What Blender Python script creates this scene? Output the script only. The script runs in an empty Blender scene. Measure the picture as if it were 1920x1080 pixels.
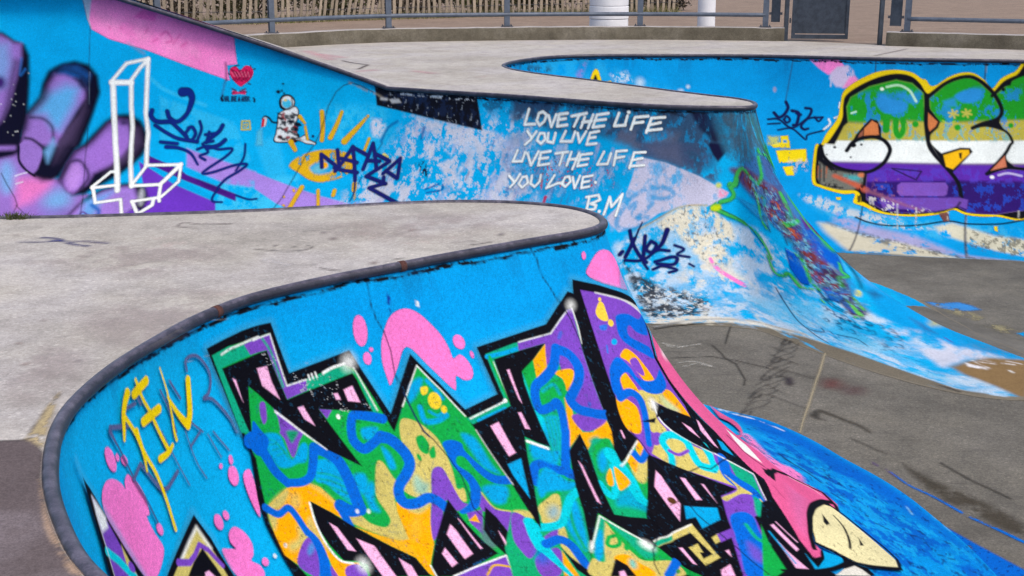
import bpy, bmesh, math, random
import numpy as np
from mathutils import Vector, Matrix, geometry
C=bpy.context.scene.collection
scn=bpy.context.scene
# ---- camera, sky, sun, exposure
cam=bpy.data.objects.new('camera',bpy.data.cameras.new('camera')); C.objects.link(cam); scn.camera=cam
cam.location=(0,0,1.8); cam.data.sensor_width=36; cam.data.lens=36*2400/1920
cam.rotation_euler=(math.pi/2-math.atan(640/2400),0,0); cam.data.clip_end=2000; cam.data.clip_start=.05
SUN_EL,SUN_AZ=math.radians(56),math.radians(141)      # azimuth clockwise from +Y: behind the camera, to its right
wd=bpy.data.worlds.new('World'); scn.world=wd; wd.use_nodes=True
nt=wd.node_tree; sky=nt.nodes.new('ShaderNodeTexSky'); sky.sky_type='NISHITA'; sky.sun_disc=False
sky.sun_elevation=SUN_EL; sky.sun_rotation=SUN_AZ; sky.air_density=1.0; sky.dust_density=3.0; sky.ozone_density=.6
nt.links.new(sky.outputs[0],nt.nodes['Background'].inputs[0]); nt.nodes['Background'].inputs[1].default_value=.13
sl=bpy.data.lights.new('sun','SUN'); sl.energy=1.25; sl.angle=math.radians(18); sl.color=(1,.93,.84)
so=bpy.data.objects.new('sun',sl); C.objects.link(so); so.location=(6,-6,12)
so.rotation_euler=Vector((-math.sin(SUN_AZ)*math.cos(SUN_EL),-math.cos(SUN_AZ)*math.cos(SUN_EL),-math.sin(SUN_EL))).to_track_quat('-Z','Y').to_euler()
scn.view_settings.view_transform='Standard'; scn.view_settings.look='None'; scn.view_settings.gamma=1; scn.view_settings.exposure=.76
ALB=np.array((.80,.80,.715))                                              # paint as seen -> albedo of the paint film

# ---- coping curves (metres) and the profile of the walls along them
def catmull(P,n=12,closed=False):
    P=np.asarray(P,float); out=[]
    Q=np.vstack([2*P[0]-P[1],P,2*P[-1]-P[-2]])
    for i in range(1,len(Q)-2):
        p0,p1,p2,p3=Q[i-1:i+3]
        def tj(ti,a,b): return ti+max(np.linalg.norm(b-a),1e-6)**.5
        t0=0;t1=tj(t0,p0,p1);t2=tj(t1,p1,p2);t3=tj(t2,p2,p3)
        t=np.linspace(t1,t2,n,endpoint=False)[:,None]
        A1=(t1-t)/(t1-t0)*p0+(t-t0)/(t1-t0)*p1
        A2=(t2-t)/(t2-t1)*p1+(t-t1)/(t2-t1)*p2
        A3=(t3-t)/(t3-t2)*p2+(t-t2)/(t3-t2)*p3
        B1=(t2-t)/(t2-t0)*A1+(t-t0)/(t2-t0)*A2
        B2=(t3-t)/(t3-t1)*A2+(t-t1)/(t3-t1)*A3
        out.append((t2-t)/(t2-t1)*B1+(t-t1)/(t2-t1)*B2)
    out.append(P[-1:]); return np.vstack(out)
def resample(P,step):
    d=np.r_[0,np.cumsum(np.linalg.norm(np.diff(P,axis=0),axis=1))]
    n=max(2,int(round(d[-1]/step))); t=np.linspace(0,d[-1],n+1)
    return np.stack([np.interp(t,d,P[:,k]) for k in range(P.shape[1])],-1),t
def gsm(A,sig,step):
    k=int(3*sig/step)+1; x=np.arange(-k,k+1)*step; w=np.exp(-.5*(x/sig)**2); w/=w.sum()
    B=np.vstack([np.repeat(A[:1],k,0),A,np.repeat(A[-1:],k,0)])
    return np.stack([np.convolve(B[:,j],w,'valid') for j in range(A.shape[1])],-1)
class Wall:
    # pts: world xy along coping ; side: +1 normal = right of direction ; keys: list of (arc length, run, depth, phi0, ztop)
    def __init__(s,pts,keys,side=1,nsig=.06,psig=.03,step=.01,rt=None):
        C,t=resample(catmull(pts,24),step)
        C=gsm(C,psig,step)
        T=np.gradient(C,axis=0); T/=np.linalg.norm(T,axis=1)[:,None]
        N=np.stack([T[:,1],-T[:,0]],-1)*side
        N=gsm(N,nsig,step); N/=np.linalg.norm(N,axis=1)[:,None]
        K=np.array(keys,float)
        s.t=t;s.C=C;s.N=N
        g=lambda j: gsm(np.interp(t,K[:,0],K[:,j])[:,None],.12,step)[:,0]
        s.run,s.dep,s.ph,s.zt=g(1),g(2),np.radians(g(3)),np.interp(t,K[:,0],K[:,4])
        if rt:  # run by facing angle for a stretch of the nose
            a,b,tab=rt; th=np.degrees(np.arctan2(N[:,1],N[:,0])); m=(t>=a)&(t<=b); tab=np.array(tab,float)
            s.run[m]=np.interp(th[m],tab[:,0],tab[:,1])
            s.run=gsm(s.run[:,None],.025,step)[:,0]
        M=C+N*(s.run*.35)[:,None]
        dm=np.linalg.norm(np.diff(M,axis=0),axis=1)
        dc=np.linalg.norm(np.diff(C,axis=0),axis=1)
        s.u=np.r_[0,np.cumsum(.6*dm+.4*dc)]
        s.V=2.5
    def at(s,u,v):
        # v in [0,V]: 0 at coping, V at the floor ; v<0 only where the wall is raised (straight extension, metres)
        u,v=np.broadcast_arrays(np.asarray(u,float),np.asarray(v,float))
        f=lambda a: np.interp(u,s.u,a)
        cx,cy,nx,ny=f(s.C[:,0]),f(s.C[:,1]),f(s.N[:,0]),f(s.N[:,1]); l=np.hypot(nx,ny);nx,ny=nx/l,ny/l
        run,dep,p0=f(s.run),f(s.dep),f(s.ph)
        w=np.clip(v/s.V,0,1); ph=p0+(math.pi/2-p0)*w
        p=run*(np.cos(p0)-np.cos(ph))/np.cos(p0); q=dep*(np.sin(ph)-np.sin(p0))/(1-np.sin(p0))
        sl=run/np.cos(p0)*np.sin(p0)/(dep/(1-np.sin(p0))*np.cos(p0))
        up=np.clip(-v,0,None); c=1/np.sqrt(1+sl*sl)
        q=q-up*c; p=p-up*c*sl
        return np.stack([cx+nx*p,cy+ny*p,-q],-1)

NEAR_RIM=[[14.4, 14.2], [13.2, 9.0], [10.5, 4.6], [8.0, 2.9], [6.0, 2.5], [4.0, 2.35], [2.0, 2.35], [0.6, 2.42], [-0.2, 2.62], [-0.75, 2.93], [-1.236, 3.441], [-1.348, 3.597], [-1.482, 3.844], [-1.579, 4.048], [-1.644, 4.218], [-1.723, 4.469], [-1.768, 4.661], [-1.798, 4.888], [-1.798, 5.115], [-1.778, 5.362], [-1.738, 5.592], [-1.679, 5.85], [-1.611, 6.102], [-1.52, 6.335], [-1.379, 6.595], [-0.995, 7.007], [-0.715, 7.245], [-0.418, 7.498], [-0.099, 7.753], [0.17, 7.964], [0.345, 8.089], [0.479, 8.201], [0.567, 8.317], [0.617, 8.487], [0.574, 8.719], [0.454, 8.915], [0.287, 9.041], [0.0, 9.15], [-0.408, 9.18], [-0.792, 9.12], [-1.167, 9.021], [-1.803, 8.849], [-2.624, 8.701], [-3.331, 8.611], [-4.5, 8.58], [-6.0, 8.6], [-7.0, 8.9]]
NEAR_KEYS=[[0.0, 1.2, 2.1, 12.0, 0.0], [23.201, 1.1, 2.1, 12.0, 0.0], [24.345, 1.0, 2.1, 14.0, 0.0], [25.745, 1.3, 2.1, 14.0, 0.0], [27.117, 2.0, 2.1, 16.0, 0.0], [28.282, 2.7, 2.1, 18.0, 0.0], [28.624, 2.9, 2.1, 19.0, 0.0], [28.839, 2.9, 2.1, 20.0, 0.0], [29.16, 2.4, 2.1, 20.0, 0.0], [29.339, 2.2, 2.1, 20.0, 0.0], [29.808, 2.1, 2.1, 20.0, 0.0], [30.736, 2.2, 2.1, 15.0, 0.0], [37.436, 2.0, 2.1, 15.0, 0.0]]
MID_RIM=[[-7.4, 9.4], [-9.0, 11.2], [-9.6, 14.0], [-8.8, 16.6], [-7.4, 17.4], [-6.0, 17.55], [-4.0, 17.5], [-2.6, 17.3], [-1.694, 17.047], [-0.894, 16.595], [0.0, 16.105], [0.65, 15.671], [1.267, 15.259], [1.869, 14.996], [2.476, 14.893], [2.746, 14.918], [2.854, 15.1], [2.876, 15.394], [2.768, 15.699], [2.495, 16.046], [2.062, 16.595], [1.606, 17.249], [1.113, 17.955], [0.577, 18.641], [0.198, 19.21], [-0.041, 19.726], [-0.142, 20.316], [-0.043, 20.844], [0.22, 21.398], [0.678, 21.982], [1.374, 22.28], [2.294, 22.314], [3.441, 22.314], [4.383, 22.202], [6.061, 21.66], [8.357, 21.142], [10.5, 20.2], [13.0, 18.2], [15.0, 15.0]]
MID_KEYS=[[0.0, 2.2, 2.1, 14.0, 1.3], [11.336, 2.2, 2.1, 14.0, 1.3], [15.536, 2.2, 2.1, 14.0, 0.0], [18.939, 1.95, 2.1, 12.0, 0.0], [20.214, 1.8, 2.1, 12.0, 0.0], [20.489, 2.0, 2.1, 12.0, 0.0], [20.705, 2.4, 2.15, 20.0, 0.0], [21.001, 2.6, 2.4, 22.0, 0.0], [21.327, 2.6, 2.5, 22.0, 0.0], [23.266, 2.2, 2.6, 12.0, 0.0], [25.682, 1.4, 2.6, 12.0, 0.0], [26.853, 1.0, 2.6, 12.0, 0.0], [28.753, 1.6, 2.6, 12.0, 0.0], [30.439, 2.9, 2.6, 12.0, 0.0], [32.536, 3.1, 2.6, 12.0, 0.0], [45.995, 3.1, 2.6, 12.0, 0.0]]
NOSE=[19.597, 22.468, [[-110, 1.95], [-95, 1.85], [-88, 2.0], [-82, 2.6], [-75, 3.7], [-70, 4.7], [-65, 5.0], [-60, 4.75], [-54, 4.15], [-45, 3.35], [-30, 2.75], [0, 2.5], [40, 2.6], [180, 2.2]]]
NEAR_NOSE=[28.624, 29.808, [[-180, 2.95], [-60, 2.95], [-49, 3.0], [-40, 3.08], [-30, 2.95], [-19, 2.65], [-5, 2.38], [19, 2.15], [47, 2.2], [90, 2.1], [180, 2.1]]]
U_NEAR=(22.0, 30.103)
U_MID=(8.608, 22.526)
U_CORNER=27.455
U_FAR=(27.255, 42.503)
LINES={'n':([(22.0,0.06),(22.168,0.06),(22.336,0.06),(22.504,0.06),(22.672,0.06),(22.84,0.06),(23.008,0.06),(23.176,0.0075),(23.344,0.0076),(23.512,0.0081),(23.68,0.0083),(23.848,0.0082),(24.016,0.0077),(24.184,0.0076),(24.352,0.0077),(24.52,0.0076),(24.688,0.0076),(24.856,0.0077),(25.024,0.0077),(25.192,0.0075),(25.36,0.0073),(25.527,0.006),(25.695,0.0053),(25.863,0.006),(26.031,0.0066),(26.199,0.0062),(26.367,0.0061),(26.535,0.006),(26.703,0.0063),(26.871,0.0066),(27.039,0.0066),(27.207,0.0066),(27.375,0.0066),(27.543,0.0069),(27.711,0.0054),(27.879,0.0057),(28.047,0.0049),(28.215,0.0049),(28.383,0.0051),(28.551,0.0039),(28.719,0.004),(28.887,0.004),(29.055,0.0042),(29.223,0.0043),(29.391,0.0049),(29.559,0.0045),(29.727,0.0036),(29.895,0.0039),(30.063,0.0043),(30.103,0.06)],[(0.0,0.0035),(0.044,0.0035),(0.089,0.0035),(0.133,0.0035),(0.178,0.0035),(0.222,0.0035),(0.266,0.0035),(0.311,0.0035),(0.355,0.0035),(0.399,0.0035),(0.444,0.0035),(0.488,0.0035),(0.533,0.0035),(0.577,0.0035),(0.621,0.0036),(0.666,0.0037),(0.71,0.0038),(0.754,0.0039),(0.799,0.0039),(0.843,0.004),(0.888,0.0041),(0.932,0.0042),(0.976,0.0043),(1.021,0.0043),(1.065,0.0042),(1.109,0.0042),(1.154,0.0042),(1.198,0.0042),(1.243,0.0042),(1.287,0.0041),(1.331,0.0041),(1.376,0.0041),(1.42,0.0041),(1.464,0.004),(1.509,0.004),(1.553,0.004),(1.598,0.0039),(1.642,0.0039),(1.686,0.0039),(1.731,0.0039),(1.775,0.0039),(1.82,0.0039),(1.864,0.0039),(1.908,0.0039),(1.953,0.0039),(1.997,0.0039),(2.041,0.0039),(2.086,0.004),(2.13,0.0041),(2.175,0.0042),(2.219,0.0042),(2.263,0.0043),(2.308,0.0044),(2.352,0.0044),(2.396,0.0045),(2.441,0.0045),(2.485,0.0046),(2.5,0.05)]),'m':([(8.608,0.06),(8.896,0.0111),(9.185,0.0118),(9.473,0.0136),(9.762,0.0142),(10.05,0.014),(10.339,0.015),(10.627,0.0152),(10.916,0.0154),(11.204,0.0155),(11.493,0.0156),(11.782,0.0155),(12.07,0.0154),(12.359,0.0155),(12.647,0.0155),(12.936,0.0155),(13.224,0.0154),(13.513,0.0152),(13.801,0.0141),(14.09,0.0131),(14.378,0.013),(14.667,0.0165),(14.955,0.0139),(15.244,0.0144),(15.532,0.0158),(15.821,0.0156),(16.109,0.0153),(16.398,0.0159),(16.686,0.0151),(16.975,0.0156),(17.263,0.012),(17.552,0.0108),(17.84,0.0105),(18.129,0.0094),(18.417,0.0091),(18.706,0.0094),(18.994,0.0087),(19.283,0.0049),(19.571,0.0035),(19.86,0.0035),(20.148,0.0074),(20.437,0.0081),(20.725,0.0103),(21.014,0.0137),(21.302,0.0124),(21.591,0.0105),(21.879,0.0092),(22.168,0.009),(22.456,0.0143),(22.526,0.06)],[(-1.35,0.0133),(-1.282,0.0133),(-1.213,0.0133),(-1.145,0.0133),(-1.077,0.0133),(-1.008,0.0133),(-0.94,0.0134),(-0.872,0.0134),(-0.803,0.0134),(-0.735,0.0134),(-0.667,0.0134),(-0.598,0.0134),(-0.53,0.0134),(-0.462,0.0135),(-0.393,0.0135),(-0.325,0.0135),(-0.257,0.0095),(-0.188,0.009),(-0.12,0.009),(-0.051,0.0089),(0.017,0.0089),(0.085,0.0088),(0.154,0.0088),(0.222,0.0088),(0.29,0.0088),(0.359,0.0088),(0.427,0.0088),(0.495,0.0088),(0.564,0.0088),(0.632,0.0088),(0.7,0.009),(0.769,0.0094),(0.837,0.0097),(0.905,0.0098),(0.974,0.0101),(1.042,0.0103),(1.11,0.0106),(1.179,0.0109),(1.247,0.0112),(1.315,0.0115),(1.384,0.0118),(1.452,0.012),(1.52,0.0113),(1.589,0.0113),(1.657,0.0113),(1.725,0.0112),(1.794,0.0111),(1.862,0.0108),(1.93,0.0097),(1.999,0.0097),(2.067,0.0097),(2.136,0.0096),(2.204,0.0096),(2.272,0.0096),(2.341,0.0096),(2.409,0.0096),(2.477,0.0096),(2.5,0.05)]),'f':([(27.255,0.0371),(27.571,0.0448),(27.887,0.0363),(28.203,0.0309),(28.519,0.0263),(28.835,0.0222),(29.151,0.017),(29.467,0.0168),(29.783,0.0144),(30.099,0.016),(30.415,0.0126),(30.731,0.0136),(31.048,0.0172),(31.364,0.017),(31.68,0.0168),(31.996,0.0161),(32.312,0.0157),(32.628,0.0151),(32.944,0.0162),(33.26,0.016),(33.576,0.0141),(33.892,0.0128),(34.208,0.0121),(34.524,0.0122),(34.841,0.0132),(35.157,0.0143),(35.473,0.0156),(35.789,0.0159),(36.105,0.0153),(36.421,0.0148),(36.737,0.0153),(37.053,0.0154),(37.369,0.06),(37.685,0.06),(38.001,0.06),(38.317,0.06),(38.633,0.06),(38.95,0.06),(39.266,0.06),(39.582,0.06),(39.898,0.06),(40.214,0.06),(40.53,0.06),(40.846,0.06),(41.162,0.06),(41.478,0.06),(41.794,0.06),(42.11,0.06),(42.426,0.06),(42.503,0.06)],[(0.0,0.0095),(0.044,0.0095),(0.089,0.0095),(0.133,0.0095),(0.178,0.0095),(0.222,0.0096),(0.266,0.0096),(0.311,0.0097),(0.355,0.0097),(0.399,0.0098),(0.444,0.0098),(0.488,0.0099),(0.533,0.0099),(0.577,0.01),(0.621,0.0101),(0.666,0.0102),(0.71,0.0102),(0.754,0.0103),(0.799,0.0104),(0.843,0.0105),(0.888,0.0106),(0.932,0.0107),(0.976,0.0108),(1.021,0.011),(1.065,0.0111),(1.109,0.0112),(1.154,0.0114),(1.198,0.0115),(1.243,0.0117),(1.287,0.0119),(1.331,0.012),(1.376,0.0122),(1.42,0.0124),(1.464,0.0127),(1.509,0.0129),(1.553,0.0131),(1.598,0.0134),(1.642,0.0137),(1.686,0.014),(1.731,0.0143),(1.775,0.0146),(1.82,0.015),(1.864,0.0154),(1.908,0.0158),(1.953,0.0163),(1.997,0.0168),(2.041,0.0173),(2.086,0.0179),(2.13,0.0185),(2.175,0.0192),(2.219,0.02),(2.263,0.0208),(2.308,0.0217),(2.352,0.0227),(2.396,0.0236),(2.441,0.0246),(2.485,0.0258),(2.5,0.05)]),'g':([(0.8,0.0098),(0.934,0.0098),(1.069,0.0098),(1.203,0.0098),(1.337,0.0098),(1.471,0.0098),(1.606,0.0098),(1.74,0.0098),(1.874,0.0098),(2.008,0.0098),(2.143,0.0098),(2.277,0.0098),(2.411,0.0098),(2.545,0.0098),(2.68,0.0098),(2.814,0.0098),(2.948,0.0098),(3.083,0.0098),(3.217,0.0098),(3.351,0.0098),(3.485,0.0098),(3.62,0.0102),(3.754,0.0105),(3.888,0.0108),(4.022,0.0111),(4.157,0.0114),(4.291,0.0117),(4.425,0.012),(4.56,0.0123),(4.694,0.0126),(4.828,0.0129),(4.962,0.0132),(5.097,0.0136),(5.231,0.0139),(5.365,0.0142),(5.499,0.0144),(5.634,0.0147),(5.768,0.015),(5.902,0.0154),(6.036,0.0158),(6.171,0.0161),(6.305,0.0163),(6.439,0.0166),(6.574,0.0169),(6.708,0.0172),(6.842,0.0176),(6.976,0.0179),(7.111,0.0182),(7.245,0.0185),(7.379,0.0188),(7.5,0.06)],[(6.0,0.05),(6.28,0.05),(6.561,0.05),(6.841,0.0135),(7.122,0.0135),(7.402,0.0137),(7.683,0.0145),(7.963,0.0153),(8.244,0.0161),(8.524,0.0169),(8.805,0.0177),(9.085,0.0185),(9.366,0.0193),(9.646,0.0201),(9.927,0.021),(10.207,0.0218),(10.487,0.0226),(10.768,0.0235),(11.048,0.0243),(11.329,0.0252),(11.609,0.026),(11.89,0.027),(12.17,0.0287),(12.451,0.0305),(12.731,0.0322),(13.012,0.0339),(13.292,0.0351),(13.573,0.036),(13.853,0.0366),(14.134,0.0367),(14.414,0.0357),(14.694,0.0355),(14.975,0.0355),(15.255,0.036),(15.536,0.0368),(15.816,0.0377),(16.097,0.0385),(16.377,0.0394),(16.658,0.0403),(16.938,0.0411),(17.219,0.042),(17.499,0.043),(17.78,0.0444),(18.06,0.0457),(18.341,0.0471),(18.621,0.0485),(18.902,0.0499),(19.182,0.05),(19.462,0.05),(19.743,0.05),(20.0,0.05)]),'d':([(-5.0,0.023),(-4.719,0.0219),(-4.439,0.0207),(-4.158,0.0196),(-3.878,0.0185),(-3.597,0.0174),(-3.317,0.0163),(-3.036,0.0152),(-2.756,0.0141),(-2.475,0.013),(-2.194,0.0118),(-1.914,0.0107),(-1.633,0.0106),(-1.353,0.0106),(-1.072,0.0106),(-0.792,0.0106),(-0.511,0.0106),(-0.23,0.0106),(0.05,0.0106),(0.331,0.0106),(0.611,0.0106),(0.892,0.0106),(1.172,0.0106),(1.453,0.0106),(1.733,0.0106),(2.014,0.0111),(2.295,0.0122),(2.575,0.0133),(2.856,0.0145),(3.136,0.0156),(3.417,0.0167),(3.697,0.0178),(3.978,0.0189),(4.259,0.0201),(4.539,0.0211),(4.82,0.0223),(5.1,0.0234),(5.381,0.0245),(5.661,0.0256),(5.942,0.0267),(6.222,0.0278),(6.503,0.0289),(6.784,0.03),(7.064,0.0312),(7.345,0.0323),(7.625,0.0334),(7.906,0.0345),(8.186,0.0356),(8.467,0.0368),(8.747,0.0378),(9.0,0.06)],[(3.0,0.011),(3.421,0.011),(3.841,0.012),(4.262,0.0141),(4.682,0.0162),(5.103,0.0184),(5.524,0.0207),(5.944,0.0229),(6.365,0.0251),(6.785,0.0274),(7.206,0.0296),(7.627,0.0318),(8.047,0.0341),(8.468,0.0364),(8.888,0.0385),(9.309,0.0408),(9.73,0.0431),(10.15,0.0452),(10.571,0.0474),(10.991,0.0497),(11.412,0.05),(11.833,0.05),(12.253,0.05),(12.674,0.05),(13.094,0.05),(13.515,0.05),(13.936,0.05),(14.356,0.05),(14.777,0.05),(15.197,0.05),(15.618,0.05),(16.039,0.05),(16.459,0.05),(16.88,0.05),(17.3,0.05),(17.721,0.05),(18.142,0.05),(18.562,0.05),(18.983,0.05),(19.403,0.05),(19.824,0.05),(20.245,0.05),(20.665,0.05),(21.086,0.05),(21.506,0.05),(21.927,0.05),(22.348,0.05),(22.768,0.05),(23.189,0.05),(23.609,0.05),(24.0,0.05)])}
def s2l(c):
    c=np.asarray(c,float)/255.
    return np.where(c<=.04045,c/12.92,((c+.055)/1.055)**2.4)
def cmr(P,closed,n=6):
    P=np.asarray(P,float)
    if len(P)<3: return P
    Q=np.vstack([P[-1:],P,P[:2]]) if closed else np.vstack([2*P[0]-P[1],P,2*P[-1]-P[-2]])
    t=(np.arange(n)/n)[:,None]; out=[]
    for i in range(1,len(Q)-2):
        a,b,c,d=Q[i-1:i+3]
        out.append(.5*(2*b+(c-a)*t+(2*a-5*b+4*c-d)*t*t+(3*b-a-3*c+d)*t**3))
    if not closed: out.append(P[-1:])
    return np.vstack(out)
def vnoise(x,y,seed):
    xi=np.floor(x).astype(np.int64); yi=np.floor(y).astype(np.int64); fx=x-xi; fy=y-yi
    fx=fx*fx*(3-2*fx); fy=fy*fy*(3-2*fy)
    def h(a,b):
        n=(a*374761393+b*668265263+seed*974634541)&0x7fffffff
        n=((n^(n>>13))*1274126177)&0x7fffffff
        return ((n^(n>>16))&0xffff)/65535.
    return (h(xi,yi)*(1-fx)+h(xi+1,yi)*fx)*(1-fy)+(h(xi,yi+1)*(1-fx)+h(xi+1,yi+1)*fx)*fy
def fbm(x,y,seed):
    s=0;a=.5;t=0
    for o in range(6):
        s=s+a*vnoise(x,y,seed+o); t+=a; a*=.68; x,y=(x*.8-y*.6)*2.03+7.1,(x*.6+y*.8)*2.03+3.7
    s=s/t
    return np.clip((s-.5)*2.1+.5,0,1)
def sdf(pts,U,V,Js,Jv):
    d2=np.full(U.shape,1e9); ins=np.zeros(U.shape,bool); n=len(pts)
    for i in range(n):
        ax,ay=pts[i]; bx,by=pts[(i+1)%n]
        if ay!=by:
            c=((ay>V)!=(by>V)); ins^=c&(U<(bx-ax)*(V-ay)/(by-ay)+ax)
        px=(U-ax)*Js;py=(V-ay)*Jv; ex=(bx-ax)*Js; ey=(by-ay)*Jv
        t=np.clip((px*ex+py*ey)/(ex*ex+ey*ey+1e-12),0,1)
        px-=t*ex;py-=t*ey
        np.minimum(d2,px*px+py*py,out=d2)
    d=np.sqrt(d2); return np.where(ins,d,-d)
def capd(pts,ws,U,V,Js,Jv):
    D=np.full(U.shape,-1e9)
    for i in range(len(pts)-1):
        ax,ay=pts[i]; bx,by=pts[i+1]
        px=(U-ax)*Js;py=(V-ay)*Jv; ex=(bx-ax)*Js; ey=(by-ay)*Jv
        t=np.clip((px*ex+py*ey)/(ex*ex+ey*ey+1e-12),0,1)
        px-=t*ex;py-=t*ey
        np.maximum(D,(ws[i]+(ws[i+1]-ws[i])*t)*.5-np.sqrt(px*px+py*py),out=D)
    return D
class Canvas:
    def __init__(s,us,vs,Js,Jv,base=None):
        s.us,s.vs,s.Js,s.Jv=us,vs,Js,Jv
        n=(len(us),len(vs)); s.a=np.zeros(n); s.c=np.zeros(n+(3,))
        if base is not None: s.c[:]=s2l(base); s.a[:]=1
    def win(s,pts,m):
        # sub-rectangle of the grid that a shape can touch
        u0,v0=pts.min(0);u1,v1=pts.max(0)
        i0=max(0,np.searchsorted(s.us,u0)-2); i1=min(len(s.us),np.searchsorted(s.us,u1)+2)
        j0=max(0,np.searchsorted(s.vs,v0)-2); j1=min(len(s.vs),np.searchsorted(s.vs,v1)+2)
        if i1<=i0 or j1<=j0: return None
        J=max(s.Js[i0:i1,j0:j1].min(),.05); K=max(s.Jv[i0:i1,j0:j1].min(),.05)
        i0=max(0,np.searchsorted(s.us,u0-m/J)-1); i1=min(len(s.us),np.searchsorted(s.us,u1+m/J)+1)
        j0=max(0,np.searchsorted(s.vs,v0-m/K)-1); j1=min(len(s.vs),np.searchsorted(s.vs,v1+m/K)+1)
        return (slice(i0,i1),slice(j0,j1)) if i1>i0 and j1>j0 else None
    def draw(s,sh,seed):
        kind,col,al,soft,sm,atop,nz,cl,ws,pts=sh
        pts=np.array(pts,float).reshape(-1,2)
        if kind=='p': P=cmr(pts,True) if sm else pts; m=soft
        else:
            P=cmr(pts,False) if sm and len(pts)>2 else pts
            if len(ws)!=len(P): ws=np.interp(np.linspace(0,1,len(P)),np.linspace(0,1,len(ws)),ws)
            m=soft+max(ws)*.5
        w=s.win(P,m)
        if w is None: return
        U=s.us[w[0]][:,None]+0*s.Js[w]; V=s.vs[w[1]][None]+0*s.Js[w]
        D=sdf(P,U,V,s.Js[w],s.Jv[w]) if kind=='p' else capd(P,ws,U,V,s.Js[w],s.Jv[w])
        A=np.clip(.5+.5*D/soft,0,1); A=A*A*(3-2*A)*al
        if nz:
            f=fbm(U/nz[0],V/nz[0],seed); t=np.clip((f-nz[1]+nz[2])/(2*nz[2]),0,1); A=A*t
        if cl is not None:
            C=sdf(np.array(cl,float).reshape(-1,2),U,V,s.Js[w],s.Jv[w]); A=A*np.clip(.5+.5*C/min(soft,.02),0,1)
        c=s2l(col); a0=s.a[w]
        if atop: A=A*(a0>0); na=a0
        else: na=A+a0*(1-A)
        k=A if atop else np.where(na>1e-4,A/np.maximum(na,1e-4),0)
        s.c[w]=s.c[w]*(1-k)[...,None]+c*k[...,None]; s.a[w]=na

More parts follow.
